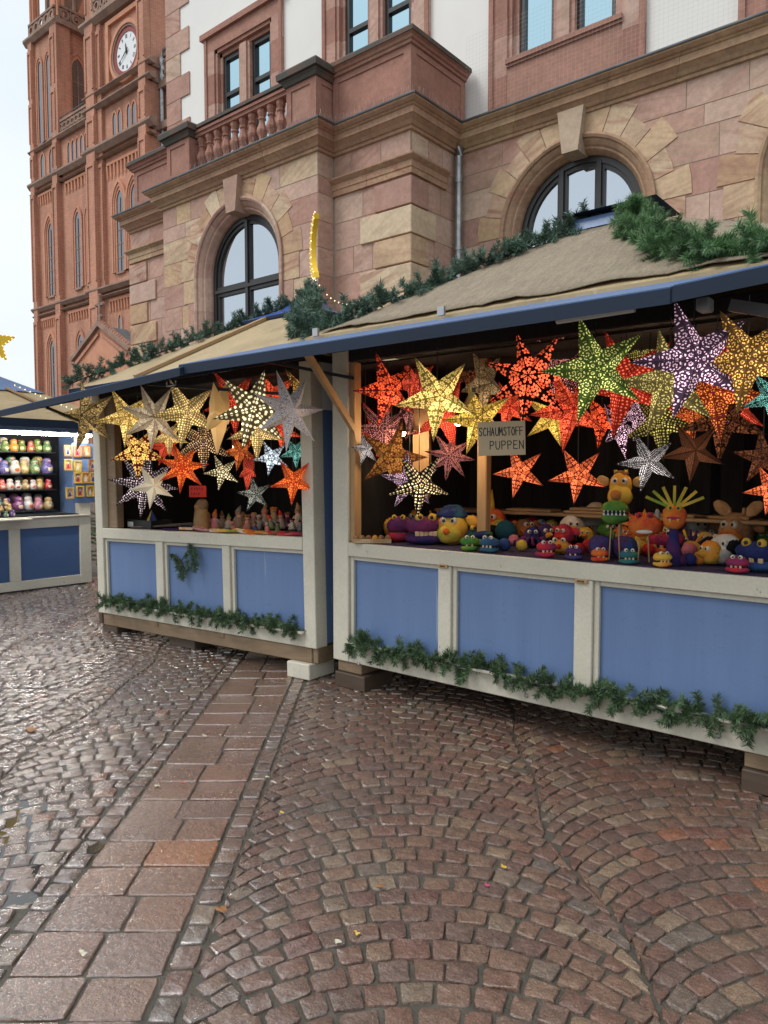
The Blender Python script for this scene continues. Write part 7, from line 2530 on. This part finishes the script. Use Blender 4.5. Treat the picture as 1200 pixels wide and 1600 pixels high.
# roof: plywood slope with blue cap
lo_d = [Vector((.75, .25, 2.20)), Vector((.75, -3.5, 2.20)), Vector((-2.0, -3.5, 2.2)), Vector((-2.0, .25, 2.2))]
A_d = Vector((-.75, -1.35, 3.0))
hi_d = [p.lerp(A_d, .55) for p in lo_d]
for i in range(4):
    j = (i + 1) % 4
    q = [lo_d[i], lo_d[j], hi_d[j], hi_d[i]]
    MB().add(q + [v - Vector((0, 0, .02)) for v in q], [(3, 2, 1, 0), (4, 5, 6, 7), (0, 1, 5, 4), (1, 2, 6, 5), (2, 3, 7, 6), (3, 0, 4, 7)]).build('roof_board', 'plywood_roof', stall_d)
b_ = [p + Vector((0, 0, .02)) + (p - A_d) * .06 for p in hi_d]
for i in range(4):
    j = (i + 1) % 4
    MB().add([b_[i], b_[j], A_d + Vector((0, 0, .03))], [(2, 1, 0)]).build('roof_cap', 'blue_flap', stall_d)
MB().bar(lo_d[0] + Vector((.01, 0, -.02)), lo_d[1] + Vector((.01, 0, -.02)), .03, .10).build('eave_board', 'blue_edge', stall_d)
MB().bar((.55, .2, 2.12), (.55, -3.4, 2.12), .06, .05).build('eave_beam', 'blue_deep', stall_d)
MB().bar(lo_d[0].lerp(hi_d[0], .0) + Vector((0, -.75, .03)), hi_d[0] + Vector((0, -.45, .03)), .05, .02, (0, 0, 1)).build('roof_batten', 'timber', stall_d)
emis('tube_glow', (1.0, .97, .90), 85)
tl = MB().tube([(.28, -.12, 2.075), (.28, -2.2, 2.075)], .018, 8).build('tube_lamp', 'tube_glow', stall_d)
MB().bar((.28, -.10, 2.10), (.28, -2.2, 2.10), .05, .02).build('lamp_housing', 'white_plastic', tl)
# fairy lights down the roof hip
fc = thing('light_chain', 'chain of small warm lamps down the roof of the nesting-doll stall', 'light chain', DS)
hp0, hp1 = hi_d[0] + Vector((.02, -.35, .06)), lo_d[0] + Vector((.02, -.55, .05))
pts = [hp0.lerp(hp1, k / 16) for k in range(17)]
MB().tube(pts, .004, 4).build('cable', 'white_plastic', fc)
for p in pts:
    link('led', led, fc, p + Vector((.015, 0, .01)))
# big yellow star on a stick over the roof
p = at_s(-12, 535, -10.3)
so = thing('star_ornament', 'big yellow star ornament edged with lamps on the roof at the far left', 'ornament', p, (0, 0, rad(62)))
pts = []
for k in range(10):
    r = .29 if k % 2 == 0 else .13
    a = PI / 2 + PI * k / 5
    pts.append((r * math.cos(a), r * math.sin(a)))
plate(pts, .05).build('star_plate', 'ornament_yellow', so)
for k in range(10):
    a, b = pts[k], pts[(k + 1) % 10]
    for f in (0, .25, .5, .75):
        link('led', led, so, (a[0] + (b[0] - a[0]) * f, -.03, a[1] + (b[1] - a[1]) * f))
MB().tube([(0, 0, -.14), (0, 0, -.75)], .02, 6).build('stick', 'blue_edge', so)
# ---------- nesting dolls on the shelves
rn = random.Random(14)
DC = {'red': (.50, .04, .03), 'yellow': (.62, .42, .08), 'green': (.10, .22, .05), 'white': (.66, .62, .56), 'blue': (.06, .10, .32), 'orange': (.60, .22, .04), 'pink': (.58, .22, .25), 'gold': (.50, .34, .10), 'teal': (.04, .20, .20), 'purple': (.16, .05, .22)}
DM = {}
def doll_mesh(c1, c2):
    key = (c1, c2)
    if key in DM:
        return DM[key]
    nm = 'lacquer_%s_%s' % key
    g = NG(nm)
    v = g.coords((1, 1, 1))
    vo = g.n('TexVoronoi')
    vo.inputs['Scale'].default_value = 34
    g.l(v, vo.inputs['Vector'])
    col = g.ramp(vo.outputs['Distance'], [(.20, DC[c2]), (.42, DC[c1]), (.6, tuple(x * .6 for x in DC[c1]))])
    g.l(col, g.b.inputs['Base Color'])
    g.set(Roughness=.22)
    body = MB().lathe([(.27, 0), (.33, .06), (.385, .25), (.375, .42), (.31, .56), (.245, .64), (.265, .74), (.265, .84), (.21, .94), (.10, .99), (.01, 1.0)], 12).mesh('body', nm, True)
    face = MB().ball((0, -.15, .79), (.155, .13, .13), 8, 6).mesh('face', F('cream', 'pink'), True)
    ap = MB().ball((0, -.27, .30), (.21, .13, .20), 8, 6).mesh('apron', F('white', 'yellow') if c1 != 'white' else F('red', 'orange'), True)
    DM[key] = (body, face, ap)
    return DM[key]
ORD = ['first', 'second', 'third', 'fourth', 'fifth', 'sixth', 'seventh', 'eighth', 'ninth', 'tenth', 'eleventh', 'twelfth', 'thirteenth', 'fourteenth']
SHN = ['lowest', 'second lowest', 'second highest', 'top']
names = list(DC)
GAPS = (.27, .20, .28, .21)
WT = {3: ['white', 'red', 'orange', 'green'], 1: ['red', 'white', 'gold', 'pink'], 2: ['white', 'gold', 'blue', 'green'], 0: ['white', 'gold', 'purple', 'pink']}
for si, z_ in enumerate(SHZ):
    for row_i, (dx, rown) in enumerate(((-.50, ''), (-.66, ', back row'))):
        y = -.30 - .04 * row_i
        i = 0
        while y > -1.75 and i < 14:
            h = GAPS[si] * (rn.uniform(.66, .88) + .10 * row_i)
            c1, c2 = rn.choice(WT[si]), rn.choice(names)
            if c2 == c1:
                c2 = 'yellow' if c1 != 'yellow' else 'red'
            me = doll_mesh(c1, c2)
            lab = '%s nesting doll, %s pattern, %s from right, %s shelf%s' % (c1, c2, ORD[i], SHN[si], rown)
            y -= h * .36
            o = thing('nesting_doll', lab, 'nesting doll', DS + Vector((dx + rn.uniform(-.03, .03), y, z_)), (0, 0, rad(90 + rn.uniform(-20, 20))), 'nesting dolls on the shelves')
            y -= h * .36
            o.scale = (h, h, h)
            for nm, m in zip(('body', 'face', 'apron'), me):
                link(nm, m, o)
            i += 1
# heap of small baubles and dolls on the counter
HP = [('%s from the right %s' % (ORD[i // 3], ('at the front', 'in the middle', 'at the back')[i % 3])) for i in range(22)]
for i in range(22):
    t_ = -1.05 - (i // 3) * .10 - rn.uniform(0, .02)
    c1, c2 = rn.choice(['white', 'pink', 'blue', 'gold', 'orange', 'teal']), rn.choice(['red', 'yellow', 'purple'])
    h = rn.uniform(.075, .11)
    me = doll_mesh(c1, c2)
    lay = i % 3
    o = thing('nesting_doll', 'tiny %s doll, %s pattern, %s of doll counter heap' % (c1, c2, HP[i]), 'nesting doll', DS + Vector((-.02 - .09 * lay + rn.uniform(-.02, .02), t_, 1.0 + .065 * lay)), (0, 0, rad(90 + rn.uniform(-40, 40))), 'tiny dolls heaped on the counter')
    o.scale = (h, h, h)
    for nm, m in zip(('body', 'face', 'apron'), me):
        link(nm, m, o)
# ---------- framed icons on the board at the right end
board = bxd(-.26, .16, -.02, .0, 1.15, 1.98)
bo = board.build('display_panel', 'blue_panel', stall_d)
mat('frame_wood', (.42, .20, .06), .4, (.34, .15, .05), 8, bump=.1, objvar=.3)
mat('frame_gold', (.55, .38, .07), .35, (.45, .28, .05), 8, bump=.1)
IM = []
for i, (a, b, c_) in enumerate((((.5, .35, .08), (.10, .16, .30), (.45, .12, .06)), ((.10, .25, .28), (.55, .42, .14), (.4, .1, .05)), ((.08, .06, .05), (.55, .48, .40), (.35, .08, .05)))):
    g = NG('icon_print_%d' % i)
    v = g.coords((1, 1, 1))
    f = g.noise(v, 18, 3, .6)
    col = g.ramp(f, [(.35, a), (.5, b), (.62, c_)], 'LINEAR')
    g.l(col, g.b.inputs['Base Color'])
    g.set(Roughness=.3)
    IM.append('icon_print_%d' % i)
icons = [(0, 1.86, 'red'), (1, 1.87, 'brown'), (-1, 1.87, 'brown'), (-1, 1.68, 'gold'), (0, 1.66, 'gold'), (1.6, 1.68, 'red'), (0, 1.50, 'gold'), (.85, 1.50, 'orange'), (1.65, 1.50, 'yellow'), (.2, 1.31, 'gold'), (1.3, 1.31, 'pale'), (-.9, 1.29, 'blue')]
ICL = ['narrow icon picture, first in the top row beside the dolls', 'brown framed icon in the middle of the top row', 'small icon picture at the left of the top row', 'gold framed icon at the left of the second row', 'gold framed icon in the second row, right of the first', 'red framed icon at the right of the second row', 'gold framed icon at the left of the third row', 'orange framed icon in the middle of the third row', 'yellow framed icon at the right of the third row', 'wide gold framed icon at the left of the bottom row', 'pale framed icon at the right of the bottom row', 'blue icon beside the lowest shelf']
for i, (c, z_, kind) in enumerate(icons):
    y = -.19 + c * .135
    o = thing('framed_icon', ICL[i], 'picture', DS + Vector((.024, y, z_)), (0, 0, rad(90)), 'framed icons on the board of the doll stall')
    w_, h = .055, .078
    fm = 'frame_wood' if kind in ('red', 'brown', 'orange') else 'frame_gold'
    for (a, b, c_, d) in ((-w_, w_, h - .018, h), (-w_, w_, -h, -h + .018), (-w_, -w_ + .016, -h + .018, h - .018), (w_ - .016, w_, -h + .018, h - .018)):
        MB().box(a, b, -.022, 0, c_, d).build('frame', fm, o)
    pic = MB().box(-w_ + .016, w_ - .016, -.008, 0, -h + .018, h - .018).build('picture', IM[i % 3], o)
    MB().ball((0, -.008, .022), (.014, .003, .017), 8, 5).build('painted_head', F('cream', 'tan'), pic)
    MB().prism([(-.022, -.05), (.022, -.05), (.010, .008), (-.010, .008)], -.0095, -.008).build('painted_robe', F(('red', 'white', 'blue')[i % 3]), pic)
